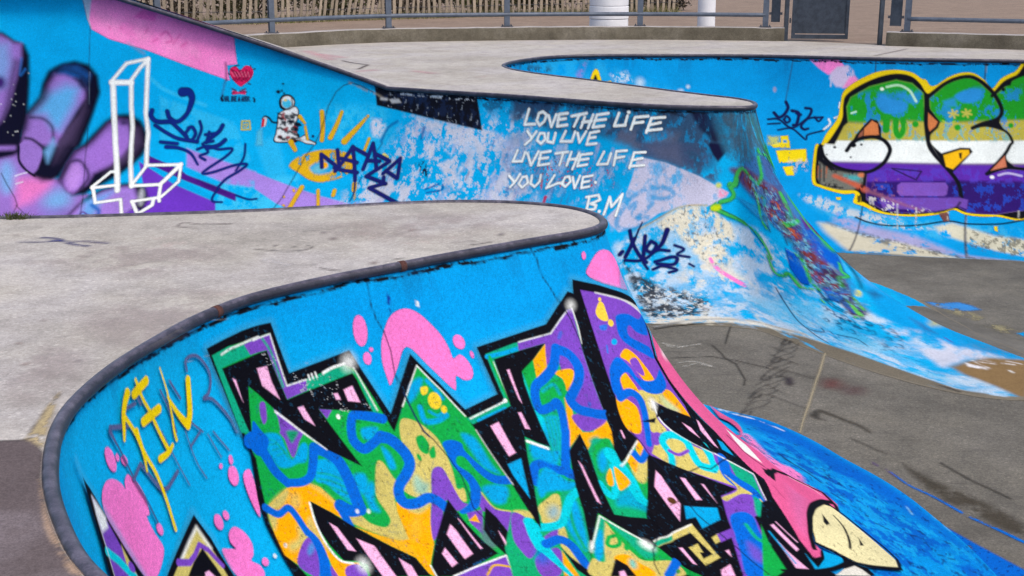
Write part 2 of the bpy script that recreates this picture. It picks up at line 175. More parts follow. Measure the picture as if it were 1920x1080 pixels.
COLORS=[(0,140,225),(10,180,240),(0,98,206),(0,138,224),(0,92,200),(20,165,235),(10,40,110),(15,40,90),(225,230,240),(150,210,240),(14,22,45),(15,50,150),(240,240,245),(0,163,235),(244,122,205),(84,92,142),(60,70,120),(238,205,10),(70,185,242),(10,10,20),(122,70,192),(205,188,108),(0,200,222),(246,180,228),(14,165,72),(12,165,130),(0,160,225),(20,150,110),(0,100,215),(250,170,0),(225,175,40),(220,180,60),(120,190,190),(90,110,130),(238,205,50),(190,190,200),(222,172,20),(20,90,150),(10,165,110),(0,160,200),(190,200,150),(238,200,70),(50,110,220),(60,110,220),(90,55,30),(120,190,180),(60,140,60),(220,215,210),(25,50,95),(30,90,130),(20,20,30),(238,128,200),(222,92,150),(200,110,175),(245,170,200),(170,60,110),(226,216,172),(150,140,110),(0,150,222),(60,190,238),(60,195,240),(50,185,240),(70,195,240),(104,52,188),(72,22,132),(40,14,85),(164,130,222),(174,160,230),(200,203,226),(184,178,216),(15,60,140),(20,40,70),(15,60,150),(40,50,80),(120,60,110),(16,18,30),(30,46,84),(150,158,175),(170,170,180),(180,185,200),(30,70,110),(50,64,96),(0,140,205),(92,98,126),(40,46,70),(22,26,58),(20,22,60),(14,20,50),(62,78,116),(90,95,125),(200,194,222),(40,160,225),(150,150,180),(226,150,190),(190,200,110),(186,186,220),(170,160,205),(205,208,230),(60,110,180),(20,150,220),(60,110,170),(20,160,226),(200,40,70),(60,70,100),(190,40,90),(190,60,60),(30,150,215),(190,170,100),(70,70,80),(206,212,228),(90,190,240),(224,215,198),(60,170,230),(220,212,202),(90,95,105),(90,180,235),(28,32,44),(205,208,216),(60,60,70),(214,210,206),(0,152,226),(198,200,224),(30,160,225),(120,125,140),(40,110,150),(60,78,100),(70,90,110),(60,130,120),(30,70,120),(50,90,150),(200,180,60),(205,200,80),(90,60,160),(20,60,110),(18,40,75),(120,150,190),(134,108,76),(226,224,236),(226,222,230),(116,108,98),(170,166,164),(30,150,222),(150,185,225),(200,205,226),(214,208,196),(24,26,40),(150,140,130),(0,168,234),(165,190,222),(250,132,208),(255,165,222),(240,100,190),(250,120,200),(225,80,165),(150,170,220),(70,90,150),(146,108,194),(232,120,195),(110,165,222),(110,170,225),(130,100,190),(10,10,36),(110,165,225),(60,30,110),(30,110,200),(30,100,190),(70,170,228),(72,56,92),(30,30,70),(150,170,210),(110,165,220),(152,108,202),(40,30,80),(178,130,216),(160,110,210),(158,120,212),(60,165,225),(190,190,205),(20,90,180),(90,40,130),(210,210,230),(216,30,92),(60,8,45),(245,120,160),(40,10,50),(225,40,100),(60,10,50),(20,30,80),(15,20,60),(200,190,90),(14,18,30),(216,220,230),(140,30,40),(16,20,34),(60,180,225),(225,190,60),(205,20,45),(14,18,40),(20,40,90),(90,200,238),(0,160,228),(120,190,200),(228,210,120),(12,38,125),(26,32,110),(16,22,96),(246,248,252),(60,120,190),(112,50,62),(170,80,60),(70,60,120),(60,90,150),(0,86,196),(90,40,120),(0,84,196),(10,92,192),(150,60,90),(56,172,84),(190,210,20),(20,30,30),(20,40,40),(96,190,78),(20,30,60),(40,120,190),(120,190,215),(50,30,40),(40,170,226),(40,60,80),(200,215,235),(140,130,210),(0,130,205),(70,180,225),(168,160,205),(205,198,182),(204,200,184),(90,88,80),(85,84,80),(90,90,90),(200,200,205),(110,106,102),(40,40,60),(150,150,160),(244,128,205),(200,185,222),(244,140,205),(190,190,220),(150,150,190),(150,150,165),(0,150,224),(238,210,20),(0,140,215),(200,205,120),(200,205,225),(240,205,20),(15,18,30),(16,24,84),(220,228,240),(232,200,20),(12,14,24),(150,140,80),(30,150,38),(182,170,72),(232,236,240),(88,40,166),(44,20,106),(30,70,190),(80,60,190),(30,130,215),(90,170,190),(40,140,215),(150,195,80),(190,230,200),(225,240,230),(200,235,225),(190,180,80),(170,190,70),(205,120,72),(150,90,70),(236,180,20),(205,120,92),(200,190,235),(128,84,190),(122,80,188),(70,40,130),(110,110,105),(70,160,170),(180,90,50),(196,88,62),(150,90,110),(205,120,80),(110,70,70),(212,212,212),(228,224,220),(236,205,20),(150,90,120),(112,90,62),(226,222,226),(62,140,220),(170,160,130),(0,150,225),(0,100,208),(0,140,228),(0,110,215),(110,90,140),(74,66,56),(60,55,50),(52,48,46),(74,68,62),(64,60,58),(84,74,84),(50,46,50),(130,66,70),(110,70,80),(70,62,60),(66,62,64),(196,192,190),(172,160,140),(56,52,52),(150,148,150),(40,38,40),(60,52,58),(70,72,130),(140,128,132),(120,112,118),(90,80,86),(226,222,232),(104,93,98),(130,119,128),(196,176,140),(190,160,140),(80,74,76),(86,80,82),(226,220,226),(140,130,140),(150,140,146),(168,150,150),(150,136,140),(176,160,166),(110,100,104),(130,120,126),(226,170,186)]
CLIPS=['33716 850 33835 660 33895 619 33846 462 33899 371 34206 264 34659 196 34929 224 35120 315 35164 569 35188 816 35271 891 35414 1002 35594 1145 35669 1266 35674 1429 35536 1537 35263 1600 34772 1637 34494 1592 34287 1475 34254 1164 34061 1148 33764 1105 33574 1007 33513 921 33563 848','35219 364 35505 212 35767 160 35929 177 36174 302 36321 449 36269 539 36034 595 35914 630 36135 619 36395 659 36500 756 36472 783 36388 909 36141 1094 36456 1049 36844 1050 36868 1504 36224 1605 35782 1593 35622 1517 35688 1282 35554 1116 35394 959 35240 781 35261 700 35386 592 35235 465','36215 326 36359 237 36497 150 36736 86 36844 1050 36558 1017 36389 923 36502 782 36520 755 36394 652 36311 576 36331 449']
# paint on the walls, floor and deck, in wall coordinates (mm along, mm down):
# (kind, colour, opacity, edge softness, smooth, over-paint, wear (size, threshold, width), clip, widths, points)
PAINT=[
('near_base','n',13,'',[
('p',0,0.55,208.8,0,0,0,-1,0,'25388 0 25649 0 25881 0 26149 0 26414 0 26836 0 27260 1 27700 3 28680 21 28833 138 28847 251 28870 370 28698 462 28275 431 28085 435 27934 444 27803 454 27048 370 26328 280 26177 242 26018 202 25863 162 25721 121 25648 79 25569 36 25475 0'),
('p',1,0.5,136.3,0,0,0,-1,0,'23859 0 24170 12 24465 16 24727 3 25012 0 25112 43 25218 107 25314 169 25406 232 25403 335 25395 439 25381 545 25361 652 25377 763 25386 875 25388 991 25382 1110 25053 981 24697 828 24313 661 23808 440 23822 321 23816 201 23788 79'),
('p',2,0.95,93.0,0,0,0,-1,0,'29863 2450 29818 2474 29775 2488 29733 2500 29686 2500 29652 2500 29617 2500 29588 2500 29553 2500 29240 2500 29154 2500 29078 2500 28997 2500 28922 2500 28841 2500 28765 2500 28696 2500 28621 2500 28586 2500 28551 2500 28516 2500 28487 2500 28511 2500 28540 2500 28559 2470 28539 2379 28590 2334 28647 2291 28708 2248 28776 2208 28845 2175 28921 2145 29006 2116 29108 2108 29186 2111 29274 2131 29363 2141 29453 2149 29553 2160 29658 2202 29767 2323'),
('p',3,0.85,83.1,0,0,0,-1,0,'29666 2222 29482 2294 29314 2295 29157 2285 29029 2312 28925 2368 28826 2399 28738 2436 28660 2483 28574 2500 28520 2257 28394 2004 28240 1827 28075 1728 28156 1648 28246 1577 28363 1528 28543 1531 28693 1509 28926 1552 29373 1877'),
('p',4,0.85,80.2,0,0,(0.1,0.5,0.06),-1,0,'29692 2286 29549 2416 29383 2397 29227 2390 29089 2391 28977 2429 28885 2485 28789 2500 28684 2500 28586 2500 28540 2500 28531 2330 28447 2096 28329 1903 28193 1766 28253 1687 28325 1617 28413 1559 28543 1531 28704 1514 28959 1573 29415 1928'),
('p',5,0.7,90.4,0,0,(0.06,0.62,0.05),-1,0,'29692 2286 29637 2272 29584 2272 29532 2280 29482 2294 29314 2295 29157 2285 29029 2312 28925 2368 28836 2424 28756 2481 28661 2500 28563 2500 28573 2361 28477 2105 28342 1899 28193 1766 28253 1687 28325 1617 28413 1559 28543 1531 28704 1514 28959 1573 29415 1928'),
('p',6,0.7,36.5,0,0,(0.03,0.83,0.04),-1,0,'29732 2275 29551 2314 29391 2432 29229 2500 29061 2500 28933 2500 28818 2500 28707 2500 28597 2500 28606 2376 28538 2156 28432 1948 28307 1794 28367 1717 28440 1648 28541 1599 28686 1582 28834 1563 29063 1613 29469 1927'),
('l',7,0.8,13.9,0,0,0,-1,[29.9],'29342 2001 29244 1963'),
('l',7,0.8,13.1,0,0,0,-1,[31.5,25.2],'29269 1953 29040 1961'),
('l',7,0.8,10.7,0,0,0,-1,[23.0],'28949 1945 28908 1991'),
('l',7,0.8,9.4,0,0,0,-1,[20.1],'28790 2052 28770 2106'),
('l',7,0.8,8.6,0,0,0,-1,[18.5],'28776 2208 28764 2278'),
('l',7,0.8,7.9,0,0,0,-1,[17.0],'28684 2285 28673 2350'),
('l',7,0.8,7.5,0,0,0,-1,[16.1],'28632 2386 28620 2423'),
('l',8,0.8,11.1,1,0,(0.05,0.4,0.1),-1,[32.2,27.3,20.9,15.3],'29850 2479 29745 2448 29659 2438 29584 2435'),
('l',9,0.6,8.6,0,0,0,-1,[12.4],'28960 2408 28912 2386'),
('l',9,0.6,8.2,0,0,0,-1,[11.8],'28910 2500 28893 2500'),
('l',9,0.6,8.0,0,0,0,-1,[11.4],'28858 2500 28835 2500'),
('l',10,0.9,3.9,0,0,0,-1,[7.2],'26356 26 26353 116 26373 194 26408 252 26425 330 26415 423 26433 509 26460 610 26487 683 26529 724 26586 816 26618 899 26615 990 26606 1045 26639 1100 26631 1188'),
('l',10,0.9,4.5,0,0,0,-1,[8.3],'27582 31 27610 85 27617 154 27658 209 27686 274 27724 353 27742 448 27737 506'),
('l',10,0.9,4.6,0,0,0,-1,[8.4],'27835 864 27865 924 27878 988 27913 1057 27906 1145 27926 1201 27930 1279 27960 1354 27973 1391 27995 1466 28006 1539 28023 1617'),
('l',10,0.9,5.6,0,0,0,-1,[8.5,8.7,8.9,9.2,9.8,10.6,11.5,13.1,17.0,20.0],'27958 1111 28075 1098 28138 1094 28187 1120 28239 1116 28300 1116 28365 1127 28443 1146 28536 1179 28668 1238'),
('l',10,0.9,4.2,0,0,0,-1,[7.7],'27613 1334 27513 1395 27463 1455 27447 1506'),
('p',11,1,6.7,0,0,0,-1,0,'26482 100 26498 123 26485 151 26467 145'),
('p',11,1,6.7,0,0,0,-1,0,'26473 163 26486 169 26471 189'),
('p',12,1,4.8,0,0,0,-1,0,'26676 155 26694 160 26688 181 26673 177'),
]),
('pink_spot','n',0,'',[
('p',14,1,4.8,1,0,0,-1,0,'26363 328 26386 276 26451 208 26519 181 26599 179 26676 207 26750 265 26802 322 26826 376 26836 416 26888 406 26928 440 26941 482 26916 513 26864 511 26820 488 26795 536 26769 533 26660 427 26540 328 26441 404 26372 465 26361 438 26354 376'),
('l',10,0.9,3.9,0,1,0,-1,[7.2],'26356 26 26353 116 26373 194 26408 252 26425 330 26415 423 26433 509 26460 610 26487 683 26529 724 26586 816 26618 899 26615 990 26606 1045 26639 1100 26631 1188'),
('l',10,0.9,4.5,0,1,0,-1,[8.3],'27582 31 27610 85 27617 154 27658 209 27686 274 27724 353 27742 448 27737 506'),
]),
('pink_spot','n',0,'',[
('p',14,1,4.6,1,0,0,-1,0,'26304 229 26292 266 26269 287 26244 286 26226 262 26222 225 26233 189 26255 168 26280 169 26299 192'),
]),
('pink_spot','n',0,'',[
('p',14,1,4.6,1,0,0,-1,0,'26293 342 26287 357 26274 366 26260 365 26248 355 26245 340 26251 325 26263 317 26278 317 26289 327'),
]),
('pink_spot','n',0,'',[
('p',14,1,4.6,1,0,0,-1,0,'26315 312 26311 317 26304 319 26297 318 26292 314 26291 308 26295 303 26302 301 26309 302 26314 306'),
]),
('pink_spot','n',0,'',[
('p',14,1,4.9,1,0,0,-1,0,'26938 348 26939 367 26926 381 26904 385 26881 377 26866 361 26865 342 26878 328 26900 324 26923 331'),
]),
('pink_spot','n',0,'',[
('p',14,1,4.9,1,0,0,-1,0,'26978 415 26976 424 26971 430 26963 431 26957 426 26953 417 26955 408 26960 402 26968 401 26974 406'),
]),
('pink_spot','n',0,'',[
('p',14,1,8.3,1,0,0,-1,0,'28004 181 28078 139 28238 103 28418 99 28641 124 28835 178 28875 207 28875 266 28835 325 28216 238'),
]),
('pink_spot','n',0,'',[
('p',14,1,5.6,1,0,0,-1,0,'28054 101 28042 111 28025 116 28008 116 27998 109 27998 99 28008 89 28025 84 28043 84 28054 91'),
]),
('pink_spot','n',0,'',[
('p',14,1,4.8,1,0,0,-1,0,'24173 332 24209 304 24263 295 24326 310 24383 345 24403 371 24417 348 24455 337 24501 372 24531 416 24543 465 24530 510 24503 510 24521 579 24543 656 24417 706 24319 669 24247 566 24190 459 24168 376'),
('l',10,0.9,3.9,0,1,0,-1,[7.2],'26356 26 26353 116 26373 194 26408 252 26425 330 26415 423 26433 509 26460 610 26487 683 26529 724 26586 816 26618 899 26615 990 26606 1045 26639 1100 26631 1188'),
('l',10,0.9,4.5,0,1,0,-1,[8.3],'27582 31 27610 85 27617 154 27658 209 27686 274 27724 353 27742 448 27737 506'),
]),
('pink_spot','n',0,'',[
('p',14,1,4.9,1,0,0,-1,0,'24387 258 24383 282 24365 294 24340 289 24317 269 24306 241 24309 217 24327 205 24353 210 24376 230'),
]),
('pink_spot','n',0,'',[
('p',14,1,4.9,1,0,0,-1,0,'24423 266 24418 273 24409 275 24400 273 24393 266 24392 258 24397 252 24406 249 24415 251 24421 258'),
]),
('pink_spot','n',0,'',[
('p',14,1,4.9,1,0,0,-1,0,'24482 293 24479 304 24469 309 24453 306 24440 296 24432 284 24435 273 24446 269 24461 271 24475 281'),
]),
('pink_spot','n',0,'',[
('p',14,1,4.7,1,0,0,-1,0,'24589 586 24585 599 24574 605 24559 602 24548 591 24543 576 24548 563 24559 557 24573 560 24585 571'),
]),
('pink_spot','n',0,'',[
('p',14,1,4.7,1,0,0,-1,0,'25283 543 25277 552 25267 557 25258 555 25252 547 25254 536 25260 526 25270 521 25279 523 25284 531'),
]),
('pink_spot','n',0,'',[
('p',14,1,4.8,1,0,0,-1,0,'25195 543 25189 547 25180 549 25173 546 25169 541 25171 535 25177 531 25185 529 25193 532 25197 537'),
]),
('pink_spot','n',0,'',[
('p',14,1,4.7,1,0,0,-1,0,'25282 606 25269 627 25247 638 25225 634 25211 616 25210 592 25223 571 25245 560 25267 565 25281 582'),
]),
('pink_spot','n',0,'',[
('p',14,1,4.7,1,0,0,-1,0,'25047 725 25038 743 25020 752 25000 748 24985 733 24981 713 24990 695 25008 686 25028 690 25044 705'),
]),
('pink_spot','n',0,'',[
('p',14,1,4.7,1,0,0,-1,0,'25107 719 25102 730 25090 735 25076 733 25065 724 25062 711 25067 701 25078 695 25092 697 25103 706'),
]),
('pink_spot','n',0,'',[
('p',14,1,4.6,1,0,0,-1,0,'25310 619 25361 607 25371 638 25355 720 25310 801 25295 701'),
]),
('pink_spot','n',0,'',[
('p',14,1,4.6,1,0,0,-1,0,'25053 782 25108 775 25158 815 25179 872 25154 919 25119 937 25163 981 25144 1026 24978 955 24949 825 25004 835 25050 853 25034 816'),
('l',10,0.9,3.9,0,1,0,-1,[7.2],'26356 26 26353 116 26373 194 26408 252 26425 330 26415 423 26433 509 26460 610 26487 683 26529 724 26586 816 26618 899 26615 990 26606 1045 26639 1100 26631 1188'),
('l',10,0.9,4.5,0,1,0,-1,[8.3],'27582 31 27610 85 27617 154 27658 209 27686 274 27724 353 27742 448 27737 506'),
]),
('pink_spot','n',0,'',[
('p',14,1,4.5,1,0,0,-1,0,'25231 980 25224 990 25211 995 25196 993 25185 985 25183 973 25190 963 25203 958 25218 961 25228 969'),
]),
('grey_tag','n',0,'',[
('l',15,1,4.8,1,0,0,-1,[17.3],'25126 152 25132 120 25182 113 25238 131 25285 187 25283 232 25247 268 25204 277 25267 299 25343 388 25366 453'),
('l',16,1,4.8,1,0,0,-1,[12.0],'24387 169 24429 240 24465 317 24492 383 24532 461 24559 552'),
('l',15,1,4.7,0,0,0,-1,[20.3],'24480 364 24567 337 24612 395 24668 469 24725 478 24834 452'),
('l',15,1,4.8,1,0,0,-1,[8.5],'24800 292 24841 393 24893 523'),
('l',15,1,4.8,1,0,0,-1,[8.6],'24989 345 25004 463 25041 544'),
('l',15,1,4.8,0,0,0,-1,[12.1],'24997 404 25104 378'),
('l',15,1,4.8,0,0,0,-1,[8.6],'25158 404 25202 508'),
('l',15,1,4.8,0,0,0,-1,[10.2],'25203 406 25272 502'),
('l',15,1,4.8,1,0,0,-1,[13.8],'24870 162 24901 232 24915 325'),
('l',15,1,4.9,0,0,0,-1,[15.6],'24963 152 25017 228'),
('l',15,1,4.9,0,0,0,-1,[22.6],'24395 158 24540 197'),
('l',15,1,4.8,0,0,0,-1,[18.6],'24575 144 24644 149'),
('l',15,1,4.7,0,0,0,-1,[18.6],'24675 139 24686 161'),
('l',15,1,4.9,0,0,0,-1,[12.2],'25044 320 25125 384'),
('l',15,1,4.9,1,0,0,-1,[26.4,17.5,8.7],'24387 169 24405 201 24416 223'),
]),
('yellow_tag','n',0,'',[
('l',17,1,4.8,1,0,0,-1,[47.5,41.4,35.1,28.9,22.5],'24601 101 24566 123 24529 158 24504 204 24489 227'),
('l',17,1,4.7,1,0,0,-1,[25.7,24.7,23.9,23.2,22.4,21.6],'24534 159 24587 230 24620 315 24665 408 24680 509 24672 624'),
('l',17,1,4.7,1,0,0,-1,[37.2,25.3,13.5],'24602 234 24612 318 24600 374'),
('l',17,1,4.8,0,0,0,-1,[46.0],'24650 119 24772 103'),
('l',17,1,4.8,1,0,0,-1,[20.4,21.7,23.0,24.3,25.5],'24688 79 24709 144 24745 205 24779 286 24813 362'),
('l',17,1,4.8,0,0,0,-1,[46.0],'24675 221 24823 215'),
('l',17,1,4.8,1,0,0,-1,[37.2,29.8,22.2],'24728 371 24806 372 24856 358'),
('l',17,1,4.8,1,0,0,-1,[10.4,13.4,16.4,19.3,22.3],'24905 92 24922 180 24914 260 24899 320 24899 350'),
('l',17,1,4.8,1,0,0,-1,[15.5,32.0,48.6],'24917 198 24965 269 25020 329'),
('l',17,1,4.9,1,0,0,-1,[43.8],'25028 326 25070 287 25117 184'),
]),
('letter_mural','n',0,'',[
('l',18,0.4,25.3,0,0,0,-1,[50.1,51.0,51.8,51.0,49.2,48.3,48.0,47.8,48.3,49.1,48.7,48.4,49.2,50.4,50.8,51.1,52.3,52.5,52.7,54.2,55.7,56.9,57.3,57.6,59.1,61.5,66.2,80.7,119.4,324.4,750.0,233.5,120.3,92.0,90.2,85.0,90.3,91.2,100.9],'25386 454 25352 274 25306 116 25578 108 25668 109 25734 113 25756 221 25776 320 25982 307 26166 293 26242 432 26316 580 26425 469 26541 359 26682 499 26800 633 27044 599 27026 492 27003 391 27285 372 27542 355 27760 235 27803 248 27827 190 27948 212 28093 236 28227 262 28402 294 28647 343 28841 399 28875 459 28739 525 28552 559 28441 604 28437 635 28413 716 28425 838 28448 936 28492 1027'),
('p',19,1,5.1,0,0,0,-1,0,'25306 116 25578 108 25668 109 25734 113 25756 221 25776 320 25982 307 26166 293 26242 432 26316 580 26425 469 26541 359 26682 499 26800 633 27044 599 27026 492 27003 391 27285 372 27542 355 27760 235 27803 248 27827 190 27948 212 28093 236 28227 262 28402 294 28647 343 28841 399 28875 459 28739 525 28552 559 28441 604 28437 635 28413 716 28425 838 28448 936 28492 1027 28486 1142 28485 1246 28513 1344 28439 1363 28384 1393 28330 1472 28274 1553 28247 1641 28236 1675 28243 1730 28257 1817 27734 1586 26935 1499 26175 1376 25325 1173 25342 1082 25334 991 25326 843 25345 733 25388 626 25411 553 25386 454 25352 274'),
('l',18,0.35,21.3,0,0,0,-1,[47.8,45.6,42.0,40.8,39.9,39.5,39.2],'23994 137 24023 200 24112 304 24167 391 24216 479 24260 569 24298 660'),
('l',18,0.35,20.0,0,0,0,-1,[49.9],'24488 737 24578 711 24666 681 24753 650 24840 618 24909 745 24938 931'),
('p',19,1,5.2,0,0,0,-1,0,'24020 199 24066 248 24108 307 24197 467 24296 661 24226 631 24156 600 24082 566 23996 528 24027 398 24026 294'),
('p',20,1,5.2,0,0,0,-1,0,'24061 276 24092 306 24155 417 24200 522 24243 638 24044 549 24056 451 24058 333'),
('p',12,1,15.0,0,0,0,-1,0,'24063 275 24092 306 24138 373 24132 408 24067 400 24058 333'),
('p',21,1,4.8,0,0,0,-1,0,'24197 496 24243 638 24178 610'),
('l',22,1,5.0,0,0,0,-1,[39.4],'24047 457 24129 526 24219 630'),
('p',20,1,4.8,1,0,0,-1,0,'24242 595 24240 607 24230 613 24216 609 24203 598 24196 584 24198 572 24208 566 24222 570 24235 581'),
('l',12,0.7,5.3,0,0,0,-1,[7.6],'24058 333 24056 451 24039 545'),
('p',19,1,4.7,0,0,0,-1,0,'24845 627 24905 749 24953 948 24467 736 24595 700'),
('p',21,1,4.6,0,0,0,-1,0,'24827 670 24855 718 24890 820 24904 926 24516 758 24653 723'),
('l',12,0.8,13.3,0,0,0,-1,[18.3],'24632 731 24743 698 24829 675 24873 783'),
('l',20,1,4.6,0,0,0,-1,[36.2,33.9,31.8,29.6,27.2,24.7],'24598 731 24679 765 24739 758 24799 737 24850 780 24904 874'),
('p',19,1,4.6,0,0,0,-1,0,'24813 756 24853 858 24867 910 24621 804 24709 775'),
('p',23,1,4.6,0,0,0,-1,0,'24757 842 24791 847 24821 891 24747 858'),
('p',24,1,4.6,0,0,0,-1,0,'25340 150 25467 144 25571 150 25655 153 25718 151 25735 269 25744 365 25867 363 26108 340 26172 370 26245 510 26305 658 26397 567 26568 412 26694 551 26791 662 26820 728 26902 974 26940 1212 26886 1478 26552 1425 26211 1375 25858 1309 25453 1221 25398 1067 25354 993 25354 845 25400 687 25431 586 25413 477 25389 342'),
('p',25,1,4.7,0,0,0,-1,0,'25334 149 25467 144 25576 159 25600 206 25387 207 25409 275 25428 344 25446 414 25460 484 25390 465 25380 385 25368 305 25353 227'),
('p',20,1,4.5,0,0,0,-1,0,'25567 159 25655 155 25719 154 25744 364 25864 363 25853 405 25728 416 25684 210 25638 207 25592 206'),
('l',25,0.8,4.5,1,0,0,-1,[16.1],'25674 162 25701 215 25712 270 25725 363'),
('p',25,1,4.5,0,0,0,-1,0,'25864 363 26107 344 26176 388 26242 566 26213 556 26174 393 26152 384 25852 407'),
('l',12,0.85,4.5,0,0,0,-1,[8.9],'25625 158 25654 156 25717 154 25746 365 25864 363'),
('l',12,0.8,4.8,0,0,0,-1,[11.8],'25400 160 25463 154 25569 154 25656 151'),
('l',12,1,4.5,0,0,0,-1,[10.4],'25882 348 25885 367'),
('l',12,1,4.5,0,0,0,-1,[10.4],'25903 347 25906 365'),
('l',12,1,4.5,0,0,0,-1,[10.4],'25926 345 25930 364'),
('l',12,1,4.5,1,0,0,-1,[16.1],'25975 354 26037 344 26117 340'),
('p',12,0.8,45.6,1,0,0,-1,0,'26180 345 26167 360 26146 367 26124 364 26110 351 26109 334 26122 318 26143 311 26165 315 26179 327'),
('l',12,0.8,4.5,1,0,0,-1,[8.1],'26168 365 26203 448 26243 555'),
('p',26,1,9.6,1,0,0,-1,0,'25525 512 25624 534 25641 600 25657 651 25738 602 25766 620 25732 675 25679 673 25618 675 25557 652 25535 594'),
('p',26,1,9.3,1,0,0,-1,0,'25797 686 25881 706 25922 761 25927 851 25922 907 25866 868 25802 795 25749 766 25763 722'),
('l',24,0.7,9.3,1,0,0,-1,[9.3],'25773 736 25852 764 25936 817'),
('l',24,0.7,9.3,1,0,0,-1,[9.3],'25768 761 25840 788 25925 839'),
('l',24,0.7,9.3,1,0,0,-1,[9.3],'25763 787 25827 812 25913 860'),
('l',24,0.7,9.3,1,0,0,-1,[9.3],'25758 812 25814 836 25902 882'),
('l',25,0.6,9.9,1,0,0,-1,[8.2],'25525 529 25588 552 25628 608'),
('l',25,0.6,9.8,1,0,0,-1,[8.2],'25543 556 25603 573 25630 620'),
('l',25,0.6,9.7,1,0,0,-1,[8.1],'25560 584 25618 594 25633 633'),
('l',25,0.6,9.6,1,0,0,-1,[8.1],'25577 611 25633 615 25635 645'),
('p',26,1,15.7,1,0,0,-1,0,'25976 790 26042 796 26043 844 25999 878 25972 848'),
('p',26,1,18.7,1,0,0,-1,0,'26002 872 26064 836 26076 863 26046 917 26053 968 26009 953 26004 915'),
('p',26,1,12.8,1,0,0,-1,0,'26115 613 26213 624 26162 661 26113 655'),
('p',26,1,12.7,1,0,0,-1,0,'26202 703 26241 744 26246 804 26211 804 26202 755'),
('p',26,1,16.5,1,0,0,-1,0,'26480 488 26548 463 26579 478 26493 540 26442 550'),
('l',26,1,10.1,1,0,0,-1,[25.3],'26606 482 26643 521 26677 566'),
('l',26,1,9.9,1,0,0,-1,[33.2],'26510 582 26517 641 26595 652 26666 639'),
('l',26,1,10.0,1,0,0,-1,[15.0],'26562 607 26606 631 26646 625'),
('p',26,1,16.8,1,0,0,-1,0,'26718 729 26798 765 26834 884 26858 931 26777 888 26738 804'),
('p',26,1,16.6,1,0,0,-1,0,'26712 975 26812 973 26866 1000 26819 1055 26743 1049'),
('p',20,1,4.5,0,0,0,-1,0,'25639 420 25757 559 25706 547 25641 533 25651 475'),
('p',20,1,6.4,1,0,0,-1,0,'25641 525 25763 554 25725 593 25687 632 25663 643 25654 615 25651 564'),
('p',27,1,12.6,1,0,0,-1,0,'25675 536 25736 551 25704 577 25682 583'),
('p',20,1,4.7,1,0,0,-1,0,'25571 393 25603 399 25588 458 25557 474 25553 437'),
('p',20,1,4.4,0,0,0,-1,0,'25891 486 25972 506 25925 536'),
('p',28,1,4.6,1,0,0,-1,0,'25463 479 25494 444 25522 484 25556 543 25491 582 25439 567 25416 505'),
('p',29,1,4.3,0,0,0,-1,0,'25393 777 25557 749 25686 756 25758 797 25814 869 25825 957 25669 839 25649 905 25638 1004 25655 1086 25715 1141 25798 1158 25804 1229 25707 1210 25598 1189 25619 1105 25574 980 25534 873 25450 846 25381 800'),
('p',21,1,19.4,1,0,0,-1,0,'25397 778 25540 752 25554 775 25480 807 25418 806'),
('p',21,0.6,25.7,1,0,0,-1,0,'25567 785 25611 791 25604 831 25556 842 25538 812'),
('p',21,0.7,15.4,1,0,0,-1,0,'25685 757 25745 789 25804 855 25817 894 25764 834'),
('p',29,1,4.5,0,0,0,-1,0,'25373 810 25527 868 25566 965 25491 993 25402 1062 25350 998 25353 890'),
('p',21,1,16.1,1,0,0,-1,0,'25373 810 25412 841 25369 882 25360 854'),
('p',21,1,25.4,1,0,0,-1,0,'25527 908 25566 965 25486 998 25412 999 25408 966 25487 959'),
('p',21,0.8,15.6,1,0,0,-1,0,'25633 901 25637 991 25647 1071 25599 1000 25585 926'),
('p',21,1,4.4,1,0,0,-1,0,'26141 765 26178 769 26205 833 26219 871 26176 918 26154 987 26154 1075 26153 1119 26087 1113 25970 1050 25857 976 25861 940 25923 953 25970 1006 26045 1041 26089 1024 26093 988 26068 909 26092 842'),
('p',29,1,4.4,0,0,0,-1,0,'26169 947 26211 979 26273 1008 26374 980 26323 1077 26290 1167 26203 1259 26202 1312 26170 1293 26140 1208 26028 1126 25875 1005 25980 1062 26087 1114 26152 1120 26153 1062 26154 987'),
('p',21,1,12.5,1,0,0,-1,0,'26286 985 26377 975 26364 997 26282 1021 26221 993'),
('p',30,0.7,24.7,1,0,0,-1,0,'25897 997 25979 1065 26115 1125 26140 1194 26031 1120'),
('p',31,0.5,31.2,1,0,0,-1,0,'26250 1089 26218 1117 26188 1130 26170 1124 26172 1101 26192 1071 26223 1044 26253 1031 26271 1037 26270 1059'),
('p',21,1,4.5,1,0,0,-1,0,'26369 614 26464 639 26546 709 26570 766 26579 844 26571 903 26561 950 26600 957 26585 1010 26554 1004 26521 944 26513 852 26451 854 26392 947 26292 943 26234 891 26270 855 26364 805 26365 752 26332 695'),
('p',32,0.7,25.4,1,0,0,-1,0,'26347 855 26380 890 26405 906 26369 943 26317 929 26317 881'),
('p',24,1,4.5,1,0,0,-1,0,'26424 702 26470 698 26492 742 26464 779 26424 755'),
('p',24,1,4.6,1,0,0,-1,0,'26478 769 26519 752 26507 797 26476 798'),
('p',24,1,4.5,1,0,0,-1,0,'26416 782 26417 792 26413 799 26406 800 26398 796 26393 787 26392 777 26396 770 26404 768 26411 773'),
('p',24,1,6.6,1,0,0,-1,0,'26592 852 26602 896 26596 950 26564 945'),
('p',20,1,4.5,1,0,0,-1,0,'26451 854 26516 846 26536 904 26554 1004 26582 1028 26504 1045 26477 991 26438 1015 26388 1088 26301 1150 26323 1077 26391 965'),
('p',20,1,4.6,0,0,0,-1,0,'26689 996 26732 1078 26835 1108 26894 1136 26792 1262 26745 1267 26727 1160 26689 1090 26650 1071 26645 1045'),
